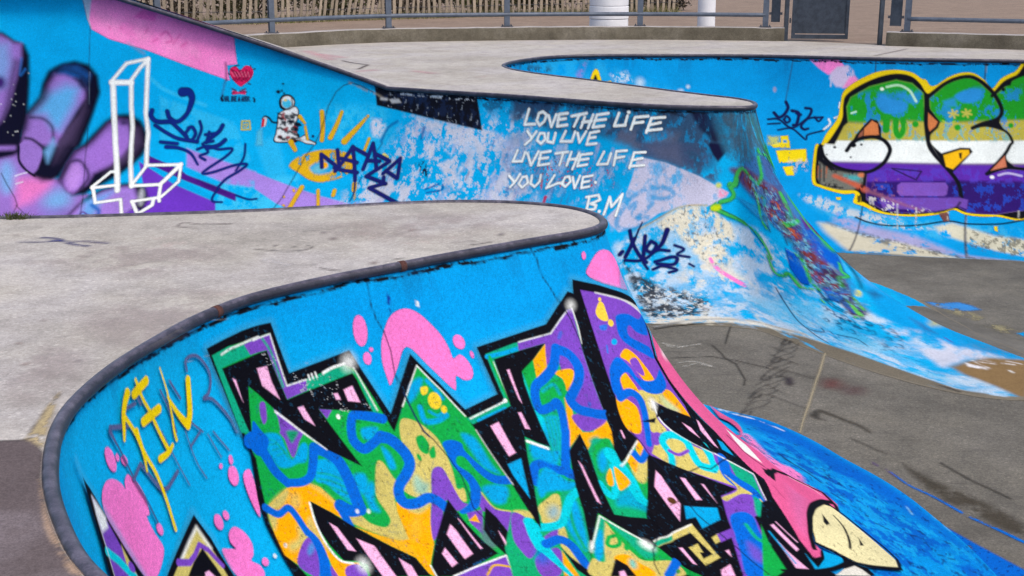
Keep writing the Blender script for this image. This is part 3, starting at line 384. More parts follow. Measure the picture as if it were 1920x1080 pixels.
('p',20,1,4.5,0,0,0,-1,0,'26554 1060 26653 1065 26590 1175 26549 1110'),
('p',29,1,4.5,0,0,0,-1,0,'26548 1097 26602 1078 26603 1119'),
('p',33,0.8,19.4,1,0,0,-1,0,'26613 1128 26638 1228 26582 1238 26568 1183'),
('l',21,1,4.6,1,0,0,-1,[8.2],'26693 991 26730 1069 26821 1102'),
('p',20,1,4.4,1,0,0,-1,0,'25402 1062 25491 993 25566 978 25591 1011 25563 1083 25489 1155 25458 1144'),
('p',20,1,4.3,0,0,0,-1,0,'25608 1129 25617 1193 25555 1177'),
('p',20,1,4.2,1,0,0,-1,0,'25708 1163 25792 1166 25812 1231 25683 1206'),
('p',26,0.6,15.8,1,0,0,-1,0,'25551 1038 25528 1048 25507 1050 25498 1043 25503 1030 25520 1017 25543 1007 25564 1005 25574 1011 25569 1024'),
('l',28,1,4.6,1,0,0,-1,[78.8,71.8,64.2,56.5,48.6],'25425 508 25475 510 25503 596 25528 666 25575 730'),
('l',28,1,4.4,1,0,0,-1,[44.6,47.1,50.4,54.5,58.6],'25574 731 25663 751 25724 740 25764 694 25798 632'),
('l',28,1,4.4,1,0,0,-1,[58.6,61.8,65.0,67.9,70.8,73.5],'25799 638 25852 660 25913 710 25937 782 25943 854 25944 930'),
('l',28,1,4.3,1,0,0,-1,[69.4],'25945 936 25884 930 25834 895'),
('l',28,1,4.3,1,0,0,-1,[53.7,46.0,38.2],'25834 910 25840 954 25848 993'),
('l',28,1,4.5,1,0,0,-1,[41.0],'25366 777 25432 829 25512 826 25542 875 25561 957'),
('l',28,1,4.4,1,0,0,-1,[36.5,48.6,60.9,74.1],'25561 944 25591 1011 25580 1088 25530 1169'),
('l',28,1,4.5,1,0,0,-1,[56.0],'26259 594 26186 571 26100 550 26069 570 26048 618 26050 658 26093 695 26156 683 26222 660'),
('l',28,1,4.4,1,0,0,-1,[68.1,67.2,66.4,65.5,64.4,63.5,62.6,61.7,61.0,60.8,60.4,59.9],'26212 664 26269 685 26325 746 26337 800 26295 841 26232 879 26205 917 26221 962 26292 974 26367 961 26416 981 26452 1021'),
('p',28,1,4.6,1,0,0,-1,0,'26579 749 26637 743 26696 767 26702 804 26774 893 26830 933 26909 951 26904 984 26799 965 26730 905 26685 831 26639 818 26620 851 26678 903 26699 955 26693 991 26637 1050 26543 1065 26519 1048 26594 1024 26636 969 26637 926 26592 852 26582 791'),
('p',34,1,4.7,1,0,0,-1,0,'26553 503 26598 506 26587 530 26556 536 26545 525'),
('p',34,1,4.7,1,0,0,-1,0,'26663 566 26656 588 26635 602 26608 604 26585 593 26575 572 26582 551 26602 536 26630 534 26653 545'),
('p',34,1,4.7,1,0,0,-1,0,'26682 612 26677 622 26666 628 26654 629 26645 623 26642 613 26646 603 26657 597 26669 597 26679 603'),
('l',12,0.85,4.7,0,0,0,-1,[8.4],'26401 562 26480 488 26566 412 26684 533 26785 660'),
('p',12,1,4.5,1,0,0,-1,0,'26008 539 26006 545 26001 550 25994 550 25988 546 25985 540 25986 534 25992 530 25999 529 26005 533'),
('p',12,0.8,6.3,1,0,0,-1,0,'25398 962 25394 968 25388 971 25380 971 25375 966 25374 960 25377 954 25384 951 25391 952 25397 956'),
('p',12,0.8,6.2,1,0,0,-1,0,'25932 940 25930 946 25924 950 25917 950 25912 947 25910 941 25913 935 25918 931 25925 931 25930 934'),
('p',12,0.8,6.2,1,0,0,-1,0,'25998 954 25995 960 25990 964 25983 964 25978 961 25976 955 25978 949 25984 945 25991 944 25996 948'),
('p',12,0.8,6.4,1,0,0,-1,0,'25297 979 25294 985 25287 988 25279 987 25274 982 25273 976 25276 970 25283 967 25291 968 25296 973'),
('p',19,1,4.5,0,0,0,-1,0,'25382 209 25450 210 25519 211 25583 211 25638 210 25684 211 25728 417 25877 406 26152 384 26170 414 26213 556 25988 510 25894 489 25933 557 25962 608 26049 765 25871 656 25764 560 25740 541 25649 441 25579 358 25531 314 25463 479 25445 475 25418 344'),
('p',23,1,4.6,0,0,0,-1,0,'25611 263 25666 268 25670 328 25690 407 25615 333'),
('p',23,1,4.7,0,0,0,-1,0,'25437 260 25457 270 25465 361'),
('p',23,1,4.4,0,0,0,-1,0,'25774 460 25807 458 25844 549 25794 511'),
('p',23,1,4.5,0,0,0,-1,0,'26073 440 26132 433 26154 506 26083 489'),
('p',23,1,4.5,0,0,0,-1,0,'26006 445 26031 447 26041 476 26013 471'),
('l',12,0.85,4.4,0,0,0,-1,[14.6,11.6,8.9,6.3],'25647 446 25741 540 25799 593 25871 656'),
('p',35,0.6,12.8,0,1,(0.02,0.86,0.03),-1,0,'25625 202 25693 229 25762 254 25837 278 25916 303 26216 539 25906 541 25833 455 25761 370 25692 286'),
('p',19,1,4.3,0,0,0,-1,0,'25669 838 25771 914 25851 987 26028 1126 26140 1208 26178 1308 25826 1237 25847 1178 25802 1152 25713 1131 25668 1043 25644 954'),
('p',23,1,4.2,0,0,0,-1,0,'25730 952 25766 981 25814 1106 25770 1090'),
('p',23,1,4.3,0,0,0,-1,0,'25851 1053 25936 1107 25979 1270 25903 1254'),
('p',23,1,4.3,0,0,0,-1,0,'26043 1191 26094 1238 26099 1296 26047 1285'),
('l',12,1,4.3,1,0,0,-1,[11.4],'25661 844 25644 941 25651 1039 25689 1123 25763 1154'),
('p',12,0.8,36.2,1,0,0,-1,0,'25853 1171 25849 1191 25835 1205 25815 1208 25798 1199 25790 1181 25794 1162 25809 1148 25828 1145 25845 1154'),
('p',19,1,4.4,0,0,0,-1,0,'26481 985 26522 1099 26572 1203 26617 1270 26331 1330 26200 1315 26215 1254 26309 1151 26408 1054'),
('p',23,1,4.4,0,0,0,-1,0,'26434 1095 26450 1123 26481 1245 26424 1260 26390 1135'),
('p',23,1,4.5,0,0,0,-1,0,'26490 1077 26497 1085 26546 1231 26533 1232'),
('p',23,1,4.4,0,0,0,-1,0,'26344 1192 26374 1271 26332 1284 26312 1216'),
('p',19,1,4.6,0,0,0,-1,0,'26677 1055 26716 1114 26748 1215 26753 1268 26674 1398 26666 1306 26616 1211 26605 1152'),
('p',23,1,4.6,0,0,0,-1,0,'26685 1172 26695 1206 26701 1292 26681 1309'),
('p',20,1,4.5,0,0,0,-1,0,'26322 1332 26428 1306 26655 1287 26666 1306 26638 1391'),
('l',12,1,4.5,0,0,0,-1,[9.6],'26316 1328 26459 1306 26655 1287 26637 1381'),
('l',36,1,4.5,1,0,0,-1,[12.8],'26499 1353 26560 1319 26641 1341'),
('p',37,1,9.5,0,0,(0.02,0.5,0.1),-1,0,'26381 1305 26516 1290 26566 1274 26435 1295'),
('l',12,1,4.3,0,0,0,-1,[7.7],'26207 1259 26210 1313'),
('p',25,1,4.9,0,0,0,-1,0,'26788 672 27080 636 27050 427 27267 407 27308 406 27287 444 27246 445 27098 456 27104 660 26816 702'),
('l',26,1,5.0,0,0,0,-1,[26.7],'27053 439 27190 438 27283 432'),
('l',24,1,4.9,1,0,0,-1,[19.3],'27072 441 27089 535 27105 642'),
('l',26,1,4.8,0,0,0,-1,[20.6],'26860 691 27062 666'),
('l',12,0.9,4.8,0,0,0,-1,[10.3],'26813 675 27059 639'),
('p',12,1,4.9,1,0,0,-1,0,'27093 636 27087 641 27078 643 27070 642 27065 638 27065 632 27071 628 27079 625 27088 626 27093 631'),
('l',12,0.7,4.9,0,0,0,-1,[6.2],'27088 466 27116 656'),
('p',38,1,4.9,0,0,0,-1,0,'27297 407 27556 397 27716 312 27760 308 27758 386 27733 511 27711 774 27701 845 27666 920 27663 988 27843 914 27863 982 27804 1046 27744 1110 27677 1174 27615 1251 27513 1232 27425 1207 27446 1064 27487 909 27486 835 27362 898 27289 1055 27256 1164 27172 1319 27070 1460 26624 1389 26670 1254 26823 1099 26915 1107 26941 1210 26984 1124 27078 890 27116 798 27254 865 27253 757 27251 685 27264 528 27366 491 27490 433 27288 441'),
('p',20,1,5.2,0,0,0,-1,0,'27297 407 27556 397 27716 312 27760 308 27733 511 27711 774 27529 750 27532 631 27547 498 27432 531 27490 433 27288 441'),
('p',24,1,5.0,1,0,0,-1,0,'27264 528 27366 491 27351 574 27275 617 27252 591'),
('p',29,1,5.1,0,0,0,-1,0,'27492 436 27445 538 27350 568 27369 491'),
('p',22,1,10.6,1,0,0,-1,0,'27258 539 27263 604 27251 685 27295 750 27257 793 27238 779 27251 685'),
('p',26,1,21.2,1,0,0,-1,0,'27303 739 27392 751 27384 816 27244 943 27254 865 27257 793'),
('l',24,0.7,10.6,1,0,0,-1,[12.3],'27299 745 27284 809 27254 878'),
('l',24,0.7,10.6,1,0,0,-1,[12.4],'27321 748 27306 812 27272 880'),
('l',24,0.7,10.6,1,0,0,-1,[12.4],'27343 751 27328 815 27289 882'),
('l',24,0.7,10.6,1,0,0,-1,[12.4],'27366 754 27349 818 27306 885'),
('l',24,0.7,10.7,1,0,0,-1,[12.4],'27388 756 27371 821 27323 887'),
('p',29,1,5.1,1,0,0,-1,0,'27489 561 27600 557 27626 583 27582 637 27523 645 27527 595'),
('p',24,1,5.1,1,0,0,-1,0,'27326 629 27415 599 27502 586 27531 619 27498 669 27426 672 27370 682 27326 698'),
('l',26,0.7,14.5,1,0,0,-1,[18.1],'27357 627 27448 609 27468 653'),
('p',29,1,5.0,0,0,0,-1,0,'27489 673 27505 729 27491 776 27507 832 27579 841 27701 788 27706 852 27674 921 27670 878 27557 869 27487 909 27486 835 27370 887 27398 824 27457 741'),
('p',20,1,5.1,1,0,0,-1,0,'27500 750 27705 783 27639 823 27545 834 27497 807'),
('l',28,1,5.1,1,0,0,-1,[67.9],'27557 464 27634 498 27666 556 27631 613 27563 659 27523 690 27559 736 27638 759 27711 774'),
('l',28,1,5.0,1,0,0,-1,[69.4,67.1,64.8,62.7,60.8,59.2,58.2,57.0,55.4,53.5],'27557 464 27496 533 27405 574 27325 600 27289 649 27293 702 27379 698 27426 687 27426 743 27397 812'),
('l',28,1,4.9,1,0,0,-1,[53.5,57.3,61.1,65.5],'27401 812 27340 895 27282 979 27315 1003'),
('l',28,1,4.8,1,0,0,-1,[60.4],'27291 981 27228 966 27179 931 27106 930 27066 967 27062 998'),
('p',28,0.6,5.1,1,0,0,-1,0,'27627 416 27613 426 27599 429 27592 427 27593 418 27603 408 27617 398 27631 394 27639 397 27637 405'),
('p',28,0.6,4.9,1,0,0,-1,0,'27653 721 27646 728 27637 732 27630 731 27626 727 27629 720 27635 713 27644 709 27652 710 27655 714'),
('p',26,1,13.8,1,0,0,-1,0,'27062 1004 27148 948 27194 961 27252 1019 27302 1038 27255 1063 27161 1055 27091 1052 27042 1082'),
('p',26,1,17.3,1,0,0,-1,0,'27133 837 27233 869 27236 942 27150 906 27112 894'),
('p',24,1,10.2,1,0,0,-1,0,'26996 1100 27030 1074 27128 1063 27161 1055 27172 1076 27066 1085'),
('p',21,1,4.7,1,0,0,-1,0,'26996 1107 27091 1076 27135 1066 27160 1080 27122 1144 27069 1187 26977 1180 26983 1149'),
('p',26,0.6,40.6,1,0,0,-1,0,'27104 1148 27086 1162 27063 1169 27043 1166 27034 1154 27040 1138 27057 1124 27080 1117 27100 1120 27109 1132'),
('p',26,1,17.0,1,0,0,-1,0,'27170 1126 27244 1111 27210 1221 27162 1311 27122 1338 27105 1263 27107 1206'),
('l',24,1,13.6,1,0,0,-1,[17.0],'27186 1128 27145 1224 27132 1326'),
('p',24,1,10.0,1,0,0,-1,0,'26839 1039 26904 1074 26915 1107 26823 1099'),
('p',21,1,10.0,1,0,0,-1,0,'26831 1101 26919 1114 26938 1149 26890 1141'),
('p',20,1,4.6,1,0,0,-1,0,'26815 1111 26882 1140 26851 1206 26852 1284 26778 1325 26752 1281 26748 1215'),
('p',20,1,4.7,1,0,0,-1,0,'26940 1239 27044 1219 27024 1258 26928 1266'),
('p',20,1,4.6,1,0,0,-1,0,'26808 1330 26946 1299 26983 1317 26947 1378 26883 1429 26785 1414'),
('p',28,0.8,39.6,1,0,0,-1,0,'26915 1327 26886 1350 26851 1361 26823 1357 26812 1338 26822 1313 26849 1290 26884 1278 26913 1283 26925 1301'),
('p',21,1,4.7,1,0,0,-1,0,'27068 1200 27086 1215 27069 1265 27041 1267 27019 1251'),
('p',21,1,4.7,1,0,0,-1,0,'27002 1294 27069 1297 27067 1383 27037 1398'),
('p',29,1,4.7,0,0,0,-1,0,'26991 1318 26997 1446 26913 1434'),
('l',22,1,4.7,1,0,0,-1,[50.8],'27281 1076 27216 1101 27152 1149 27084 1196 26995 1202 26908 1189 26885 1160'),
('l',22,1,4.6,1,0,0,-1,[66.5,78.7,91.1],'26893 1167 26885 1224 26889 1277'),
('l',22,1,4.6,1,0,0,-1,[74.5,49.7,24.9],'26889 1277 26913 1340 26954 1437'),
('l',28,1,4.7,1,0,0,-1,[56.7],'26921 1275 27015 1266 27064 1303 27075 1364 27088 1419 27180 1450'),
('p',19,1,4.7,0,0,0,-1,0,'26997 1305 27024 1363 27100 1465 27040 1456 27007 1414'),
('p',24,1,10.7,1,0,0,-1,0,'27509 918 27584 885 27658 872 27645 914 27527 1013 27471 1024'),
('p',26,1,21.4,1,0,0,-1,0,'27539 940 27602 923 27569 987 27506 1016 27503 985'),
('p',25,1,21.6,1,0,0,-1,0,'27601 872 27592 881 27571 888 27547 890 27528 887 27522 879 27531 870 27552 863 27576 861 27595 865'),
('p',39,1,28.3,1,0,0,-1,0,'27525 1125 27640 1111 27667 1186 27642 1212 27539 1184 27477 1170'),
('p',24,1,14.4,1,0,0,-1,0,'27676 1086 27778 1070 27710 1140 27667 1130'),
('p',21,1,11.1,1,0,0,-1,0,'27721 994 27856 984 27768 1081 27705 1077'),
('p',29,1,5.2,1,0,0,-1,0,'27713 968 27791 974 27727 1037 27710 1016'),
('p',29,1,5.3,1,0,0,-1,0,'27862 905 27872 962 27817 978 27810 940'),
('l',22,1,4.9,1,0,0,-1,[88.1,76.7,66.2,55.8,44.0],'27623 944 27640 1003 27657 1068 27652 1149 27673 1173'),
('l',22,1,5.0,1,0,0,-1,[44.4],'27590 1002 27548 1078 27491 1127 27460 1104 27449 1062'),
('p',29,1,5.0,1,0,0,-1,0,'27603 1004 27657 1074 27580 1107 27551 1097'),
('p',29,1,5.0,1,0,0,-1,0,'27512 1042 27570 1009 27537 1076 27501 1078'),
('l',28,1,5.3,1,0,0,-1,[47.4],'27778 959 27803 994 27872 962 27959 902'),
('p',19,1,5.3,0,0,0,-1,0,'27715 769 27701 845 27666 920 27663 988 27843 914 27835 864 27834 791 27827 694'),
('l',12,0.8,5.2,0,0,0,-1,[12.9],'27656 1001 27742 960 27843 914'),
('l',23,1,5.2,0,0,0,-1,[11.2],'27770 855 27768 885'),
('p',12,0.85,37.9,1,0,0,-1,0,'27781 298 27770 307 27755 312 27740 311 27731 303 27731 293 27741 284 27756 279 27772 281 27781 288'),
('l',12,0.8,5.2,0,0,0,-1,[9.3],'27308 406 27556 397 27713 317'),
('l',12,0.8,5.3,1,0,0,-1,[9.5],'27758 310 27760 392 27745 460'),
('p',19,1,4.9,0,0,0,-1,0,'27098 456 27246 445 27490 433 27366 491 27264 528 27245 602 27251 685 27253 757 27254 865 27188 838 27116 798 27078 890 27034 1018 26984 1124 26941 1210 26931 1110 26910 988 26818 732 26816 702 27104 660'),
('p',23,1,4.8,0,0,0,-1,0,'26924 724 26986 715 27011 838 27017 857 26964 867'),
('p',23,1,4.9,0,0,0,-1,0,'27162 510 27181 509 27186 659 27174 640'),
('p',23,1,4.9,0,0,0,-1,0,'27136 694 27158 696 27171 773 27142 766'),
('p',26,1,4.7,0,0,0,-1,0,'26934 899 27034 886 26989 1018 26973 1062 26937 949'),
('l',12,1,4.9,0,0,0,-1,[17.4],'27121 820 27233 869'),
('l',12,0.6,4.7,0,0,0,-1,[6.8],'26821 727 26910 988'),
('p',20,1,5.8,0,0,0,-1,0,'27874 240 28059 270 28198 297 28377 331 28546 375 28835 444 28635 515 28483 557 28391 607 28385 652 28371 729 28373 845 28339 894 28229 837 28145 789 28111 764 28073 821 28118 915 28193 994 28292 1071 28333 1112 28373 1157 28412 1203 28452 1254 28413 1282 28379 1313 28348 1346 28320 1379 28252 1372 28192 1375 28125 1514 28013 1634 27905 1594 28012 1416 28071 1325 28126 1239 28232 1240 28192 1203 28151 1168 28107 1134 28062 1102 28018 1071 27971 1040 27922 1010 27870 981 27853 903 27826 863 27835 815 27856 602 27868 511 27875 421 27877 330'),
('p',28,1,7.0,1,0,0,-1,0,'28170 378 28336 389 28521 437 28841 459 28602 516 28491 515 28338 477 28286 439 28231 445 28216 480 28333 527 28418 566 28378 611 28271 568 28173 524 28105 474 28117 421'),
('p',21,1,5.6,1,0,0,-1,0,'28048 761 28100 763 28070 846 28084 906 27974 886'),
('p',21,1,5.6,1,0,0,-1,0,'28036 707 28234 754 28252 842 28108 767 28027 752'),
('p',29,1,6.7,1,0,0,-1,0,'28287 744 28337 782 28338 896 28256 850 28226 759'),
('p',40,1,26.4,1,0,0,-1,0,'28195 759 28253 803 28280 855 28189 816'),
('p',29,1,5.4,1,0,0,-1,0,'27856 706 27940 745 27965 792 27904 881 27826 863 27815 788'),
('p',29,1,5.5,1,0,0,-1,0,'27940 642 27998 619 28022 646 28039 716 27939 709'),
('p',29,1,5.7,1,0,0,-1,0,'28026 550 28095 524 28152 540 28207 597 28229 688 28143 680 28114 634 28077 580'),
('p',20,1,5.8,1,0,0,-1,0,'28098 576 28170 576 28173 642 28141 653 28096 613'),
('p',28,1,5.6,1,0,0,-1,0,'27886 593 27973 550 28027 562 28072 610 28090 655 28157 680 28244 685 28361 661 28337 722 28264 746 28172 746 28088 717 28056 663 28021 622 27940 642 27913 699 27858 710 27845 672'),
('l',28,1,5.5,1,0,0,-1,[57.5,55.7,53.2,50.1,46.6,43.3],'27874 718 27965 706 28017 738 28005 798 27962 866 27914 938'),
('p',41,1,5.6,1,0,0,-1,0,'27957 340 28025 305 28065 314 28068 344 28058 385 28009 389 27961 370'),
('p',41,1,5.6,1,0,0,-1,0,'28100 402 28093 411 28077 417 28058 418 28044 413 28038 404 28045 395 28060 388 28079 388 28095 393'),
('p',41,1,5.6,1,0,0,-1,0,'28061 296 28053 301 28041 303 28030 302 28024 298 28025 293 28032 289 28044 287 28056 288 28062 292'),
('p',26,1,5.6,1,0,0,-1,0,'28056 487 28043 494 28024 497 28007 495 27998 489 28000 481 28012 474 28031 470 28049 472 28059 478'),
('p',42,1,5.5,1,0,0,-1,0,'27947 404 28023 406 27996 427 27945 422'),
('l',43,1,5.5,0,0,0,-1,[13.7],'27945 493 27929 521'),
('p',12,1,36.2,1,0,0,-1,0,'28122 781 28112 794 28097 802 28083 803 28075 795 28075 782 28084 769 28098 760 28113 760 28122 768'),
('l',12,1,5.6,1,0,0,-1,[10.1],'28115 771 28087 824 28091 869 28123 921'),
('l',12,0.7,7.3,1,0,0,-1,[10.0,13.0,55.8],'28015 263 28380 330 28835 444'),
('p',21,1,5.7,0,0,0,-1,0,'27897 979 27950 945 28118 925 28187 999 28283 1075 28291 1120 28235 1135 28238 1228 28198 1194 28156 1163 28114 1133 28069 1103 27981 1058'),
('p',20,1,5.5,1,0,0,-1,0,'28020 932 27997 946 27970 953 27948 949 27940 936 27948 919 27970 905 27998 898 28020 902 28029 915'),
('l',22,1,5.7,1,0,0,-1,[48.4,50.0,51.3,53.3,55.6,58.0,58.8,59.7,63.6],'27977 1057 28012 1007 28011 946 28064 924 28133 941 28167 978 28152 1027 28146 1086 28203 1125'),
('l',22,1,6.3,1,0,0,-1,[67.1],'28263 1027 28248 1077 28224 1118'),
('l',20,1,5.5,1,0,0,-1,[23.7],'28019 989 28061 1017 28136 1014'),
('p',20,1,6.5,1,0,0,-1,0,'28292 1071 28326 1105 28261 1123 28253 1100'),
('p',25,1,7.0,0,0,0,-1,0,'28350 1128 28439 1255 28401 1280 28368 1307 28338 1336 28310 1365 28285 1329 28310 1267 28292 1214'),
('l',28,1,6.6,1,0,0,-1,[100.6],'28318 1116 28263 1166 28277 1229 28310 1289 28292 1348'),
('p',21,1,6.1,1,0,0,-1,0,'28239 1165 28269 1241 28294 1296 28227 1267 28137 1270 28127 1246 28239 1243'),
('p',25,1,13.9,1,0,0,-1,0,'28286 1307 28306 1363 28281 1395 28210 1375'),
('l',21,1,6.7,0,0,0,-1,[11.9],'28308 1333 28296 1388'),
('p',20,1,5.9,1,0,0,-1,0,'28128 1274 28227 1267 28278 1296 28242 1331 28168 1358 28089 1331'),
('p',28,1,5.5,1,0,0,-1,0,'28089 1331 28161 1334 28186 1372 28152 1438 28119 1526 28020 1626 27930 1592 27996 1480 28039 1397'),
('l',25,1,11.9,1,0,0,-1,[29.7],'28123 1391 28114 1459 28141 1499'),
('p',20,1,5.3,1,0,0,-1,0,'27960 1387 28043 1385 28009 1436 27942 1422'),
('p',20,0.7,30.9,1,0,0,-1,0,'28061 1460 28078 1510 28063 1575 28021 1531'),
('l',12,0.85,7.0,0,0,0,-1,[9.1,9.6,10.8,11.3,11.9,12.8,13.6,12.5,11.7,11.2,10.9],'28127 917 28205 994 28292 1071 28333 1114 28373 1160 28412 1209 28451 1261 28409 1289 28373 1318 28342 1350 28312 1382'),
('p',19,1,5.2,0,0,0,-1,0,'27362 898 27486 835 27487 909 27446 1064 27425 1207 27513 1232 27619 1251 27678 1177 27740 1114 27796 1052 27851 990 27870 981 27922 1010 27971 1040 28018 1071 28062 1102 28107 1134 28151 1168 28192 1203 28232 1240 28123 1238 28071 1325 28043 1385 28012 1416 27913 1586 27863 1571 27811 1555 27752 1541 27680 1529 27652 1496 27623 1464 27591 1427 27558 1387 27497 1347 27345 1186 27184 1321 27256 1164 27289 1055'),
('p',23,1,4.9,0,0,0,-1,0,'27390 948 27400 971 27384 1150 27369 1136'),
('p',23,1,5.3,0,0,0,-1,0,'27858 1053 27871 1081 27879 1216 27809 1284 27790 1116'),
('p',23,1,5.4,0,0,0,-1,0,'27979 1109 28005 1121 28012 1228 27980 1220'),
('p',23,1,5.5,0,0,0,-1,0,'28072 1164 28084 1170 28077 1262'),
('p',26,1,5.3,0,0,0,-1,0,'27894 1229 28058 1280 28027 1332 27904 1342 27913 1288 27854 1284'),
('p',44,1,5.2,1,0,0,-1,0,'27858 1207 27844 1209 27830 1205 27820 1195 27818 1184 27826 1177 27840 1175 27854 1179 27864 1189 27866 1200'),
('l',44,1,5.2,0,0,0,-1,[6.5],'27816 1209 27878 1203'),
('p',19,1,5.9,0,0,0,-1,0,'27944 838 28034 859 28145 789 28149 796 28239 841 28339 894 28450 845 28344 892 28266 946 28292 1071 28200 989 28127 917 28110 840'),
('p',23,1,6.4,0,0,0,-1,0,'28232 897 28272 934 28280 987 28245 940'),
('p',23,1,7.3,0,0,0,-1,0,'28382 924 28393 934 28362 1068 28347 1048 28337 966'),
('p',26,1,8.5,0,0,0,-1,0,'28425 1047 28459 1076 28443 1150 28387 1085'),
('p',24,1,4.9,0,0,0,-1,0,'27334 1188 27497 1347 27558 1387 27601 1455 27698 1530 27527 1527 27372 1505 27222 1483 27070 1460 27160 1344 27184 1321'),
('p',21,1,4.9,1,0,0,-1,0,'27337 1227 27355 1287 27385 1390 27428 1436 27586 1460 27572 1533 27085 1463 27138 1380 27196 1402 27271 1294'),
('p',25,1,10.2,1,0,0,-1,0,'27323 1212 27340 1233 27254 1325 27196 1402 27183 1347 27188 1321'),
('p',26,1,13.6,1,0,0,-1,0,'27267 1268 27291 1271 27229 1354 27166 1397 27176 1346'),
('p',25,1,13.9,1,0,0,-1,0,'27364 1237 27491 1352 27537 1398 27440 1425 27402 1333'),
('l',24,1,4.8,1,0,0,-1,[25.9],'27309 1300 27361 1301 27346 1338 27297 1344 27277 1328 27309 1300'),
('p',24,1,4.9,1,0,0,-1,0,'27395 1360 27382 1369 27368 1374 27357 1372 27353 1365 27358 1354 27370 1345 27385 1341 27396 1343 27400 1350'),
('p',29,1,4.8,1,0,0,-1,0,'27259 1398 27342 1390 27387 1444 27427 1483 27409 1511 27291 1493'),
('p',45,1,20.7,1,0,0,-1,0,'27365 1432 27359 1446 27346 1457 27332 1460 27322 1454 27320 1442 27326 1428 27339 1417 27353 1414 27363 1420'),
('p',19,1,4.8,0,0,0,-1,0,'27267 1398 27307 1439 27313 1497 27170 1475'),
('p',23,1,4.8,0,0,0,-1,0,'27237 1461 27268 1459 27262 1489 27222 1483'),
('l',28,1,4.9,0,0,0,-1,[52.6],'27495 1519 27612 1462'),
('l',12,0.85,4.9,0,0,0,-1,[10.4],'27174 1332 27333 1200 27407 1269 27507 1354'),
('p',12,1,31.5,1,0,0,-1,0,'27523 1391 27507 1392 27488 1384 27473 1370 27467 1355 27474 1345 27490 1343 27510 1351 27525 1366 27530 1381'),
('p',12,1,17.0,1,0,0,-1,0,'27186 1328 27172 1341 27161 1349 27155 1348 27158 1339 27167 1325 27181 1311 27192 1304 27198 1305 27196 1314'),
('p',46,1,4.9,1,0,0,-1,0,'27584 1510 27574 1516 27563 1519 27555 1518 27552 1514 27557 1507 27566 1501 27578 1498 27586 1499 27589 1504'),
('p',21,1,5.1,0,0,0,-1,0,'27555 1357 27636 1341 27717 1322 27795 1315 27865 1309 27879 1481 27772 1493 27754 1401 27819 1396 27813 1437 27795 1433 27789 1464 27856 1458 27824 1342 27764 1347 27695 1352 27629 1372 27561 1384'),
('p',25,1,4.9,0,0,0,-1,0,'27552 1360 27628 1347 27702 1327 27686 1351 27624 1371 27558 1382'),
('l',12,0.8,5.1,0,0,0,-1,[11.0],'27561 1356 27639 1341 27716 1323 27791 1317 27858 1312'),
('p',23,1,5.1,0,0,0,-1,0,'27688 1390 27711 1393 27723 1479 27702 1469'),
('p',21,1,5.3,0,0,0,-1,0,'27915 1391 27963 1384 27947 1417 27911 1420'),
('p',20,1,5.3,0,0,0,-1,0,'27954 1385 28046 1382 28018 1418 27942 1422'),
('p',23,1,5.3,0,0,0,-1,0,'27930 1462 27951 1462 27935 1494'),
('p',23,1,5.2,0,0,0,-1,0,'27832 1531 27900 1521 27877 1575 27814 1556'),
('p',24,1,5.5,0,0,0,-1,0,'28192 1411 28141 1499 28103 1626 28045 1637 27995 1616 28042 1564 28090 1512 28139 1461'),
('p',19,1,6.1,0,0,0,-1,0,'28300 1344 28400 1370 28330 1472 28274 1555 28247 1641 28203 1684 28119 1630 28146 1494 28192 1404 28242 1371'),
('p',23,1,6.0,0,0,0,-1,0,'28224 1435 28242 1438 28229 1576 28211 1578'),
('p',23,1,5.7,0,0,0,-1,0,'28186 1497 28180 1547 28179 1663 28142 1637'),
('l',23,1,6.2,0,0,0,-1,[7.8],'28264 1439 28256 1551'),
('l',26,1,5.7,1,0,0,-1,[12.2],'28191 1455 28183 1496 28159 1619'),
('p',26,1,5.9,0,0,0,-1,0,'28234 1604 28227 1628 28216 1680 28199 1681'),
('p',26,1,6.4,0,0,0,-1,0,'28313 1646 28349 1722 28335 1750 28268 1715 28208 1683 28243 1671'),
('l',19,1,5.9,0,0,0,-1,[19.4,23.9,29.3,36.0],'28086 1622 28200 1686 28262 1718 28343 1753'),
('p',19,1,6.7,0,0,0,-1,0,'28360 1719 28363 1778 28379 1835 28364 1872 28323 1824 28280 1781 28319 1743'),
('p',47,1,6.4,0,0,0,-1,0,'28241 1743 28295 1751 28349 1782 28354 1816 28348 1852 28321 1822 28295 1793 28268 1767'),
('l',10,0.9,3.9,0,1,0,-1,[7.2],'26356 26 26353 116 26373 194 26408 252 26425 330 26415 423 26433 509 26460 610 26487 683 26529 724 26586 816 26618 899 26615 990 26606 1045 26639 1100 26631 1188'),
('l',10,0.9,4.5,0,1,0,-1,[8.3],'27582 31 27610 85 27617 154 27658 209 27686 274 27724 353 27742 448 27737 506'),
('l',10,0.9,4.6,0,1,0,-1,[8.4],'27835 864 27865 924 27878 988 27913 1057 27906 1145 27926 1201 27930 1279 27960 1354 27973 1391 27995 1466 28006 1539 28023 1617'),
('l',10,0.9,5.6,0,1,0,-1,[8.5,8.7,8.9,9.2,9.8,10.6,11.5,13.1,17.0,20.0],'27958 1111 28075 1098 28138 1094 28187 1120 28239 1116 28300 1116 28365 1127 28443 1146 28536 1179 28668 1238'),
('l',10,0.9,4.2,0,1,0,-1,[7.7],'27613 1334 27513 1395 27463 1455 27447 1506'),
('l',48,0.8,4.6,0,1,0,-1,[11.5],'26433 509 26460 610 26487 683 26510 709'),
('p',49,0.3,36.6,0,1,(0.02,0.86,0.04),-1,0,'25414 34 26124 143 26921 220 27792 290 28870 518 28887 799 29837 2500 29562 2043 28576 1365 28346 1370 28214 1436 28114 1524 28023 1617 27358 1493 26659 1385 25962 1257 25182 1035 25295 772 25367 519 25405 273'),
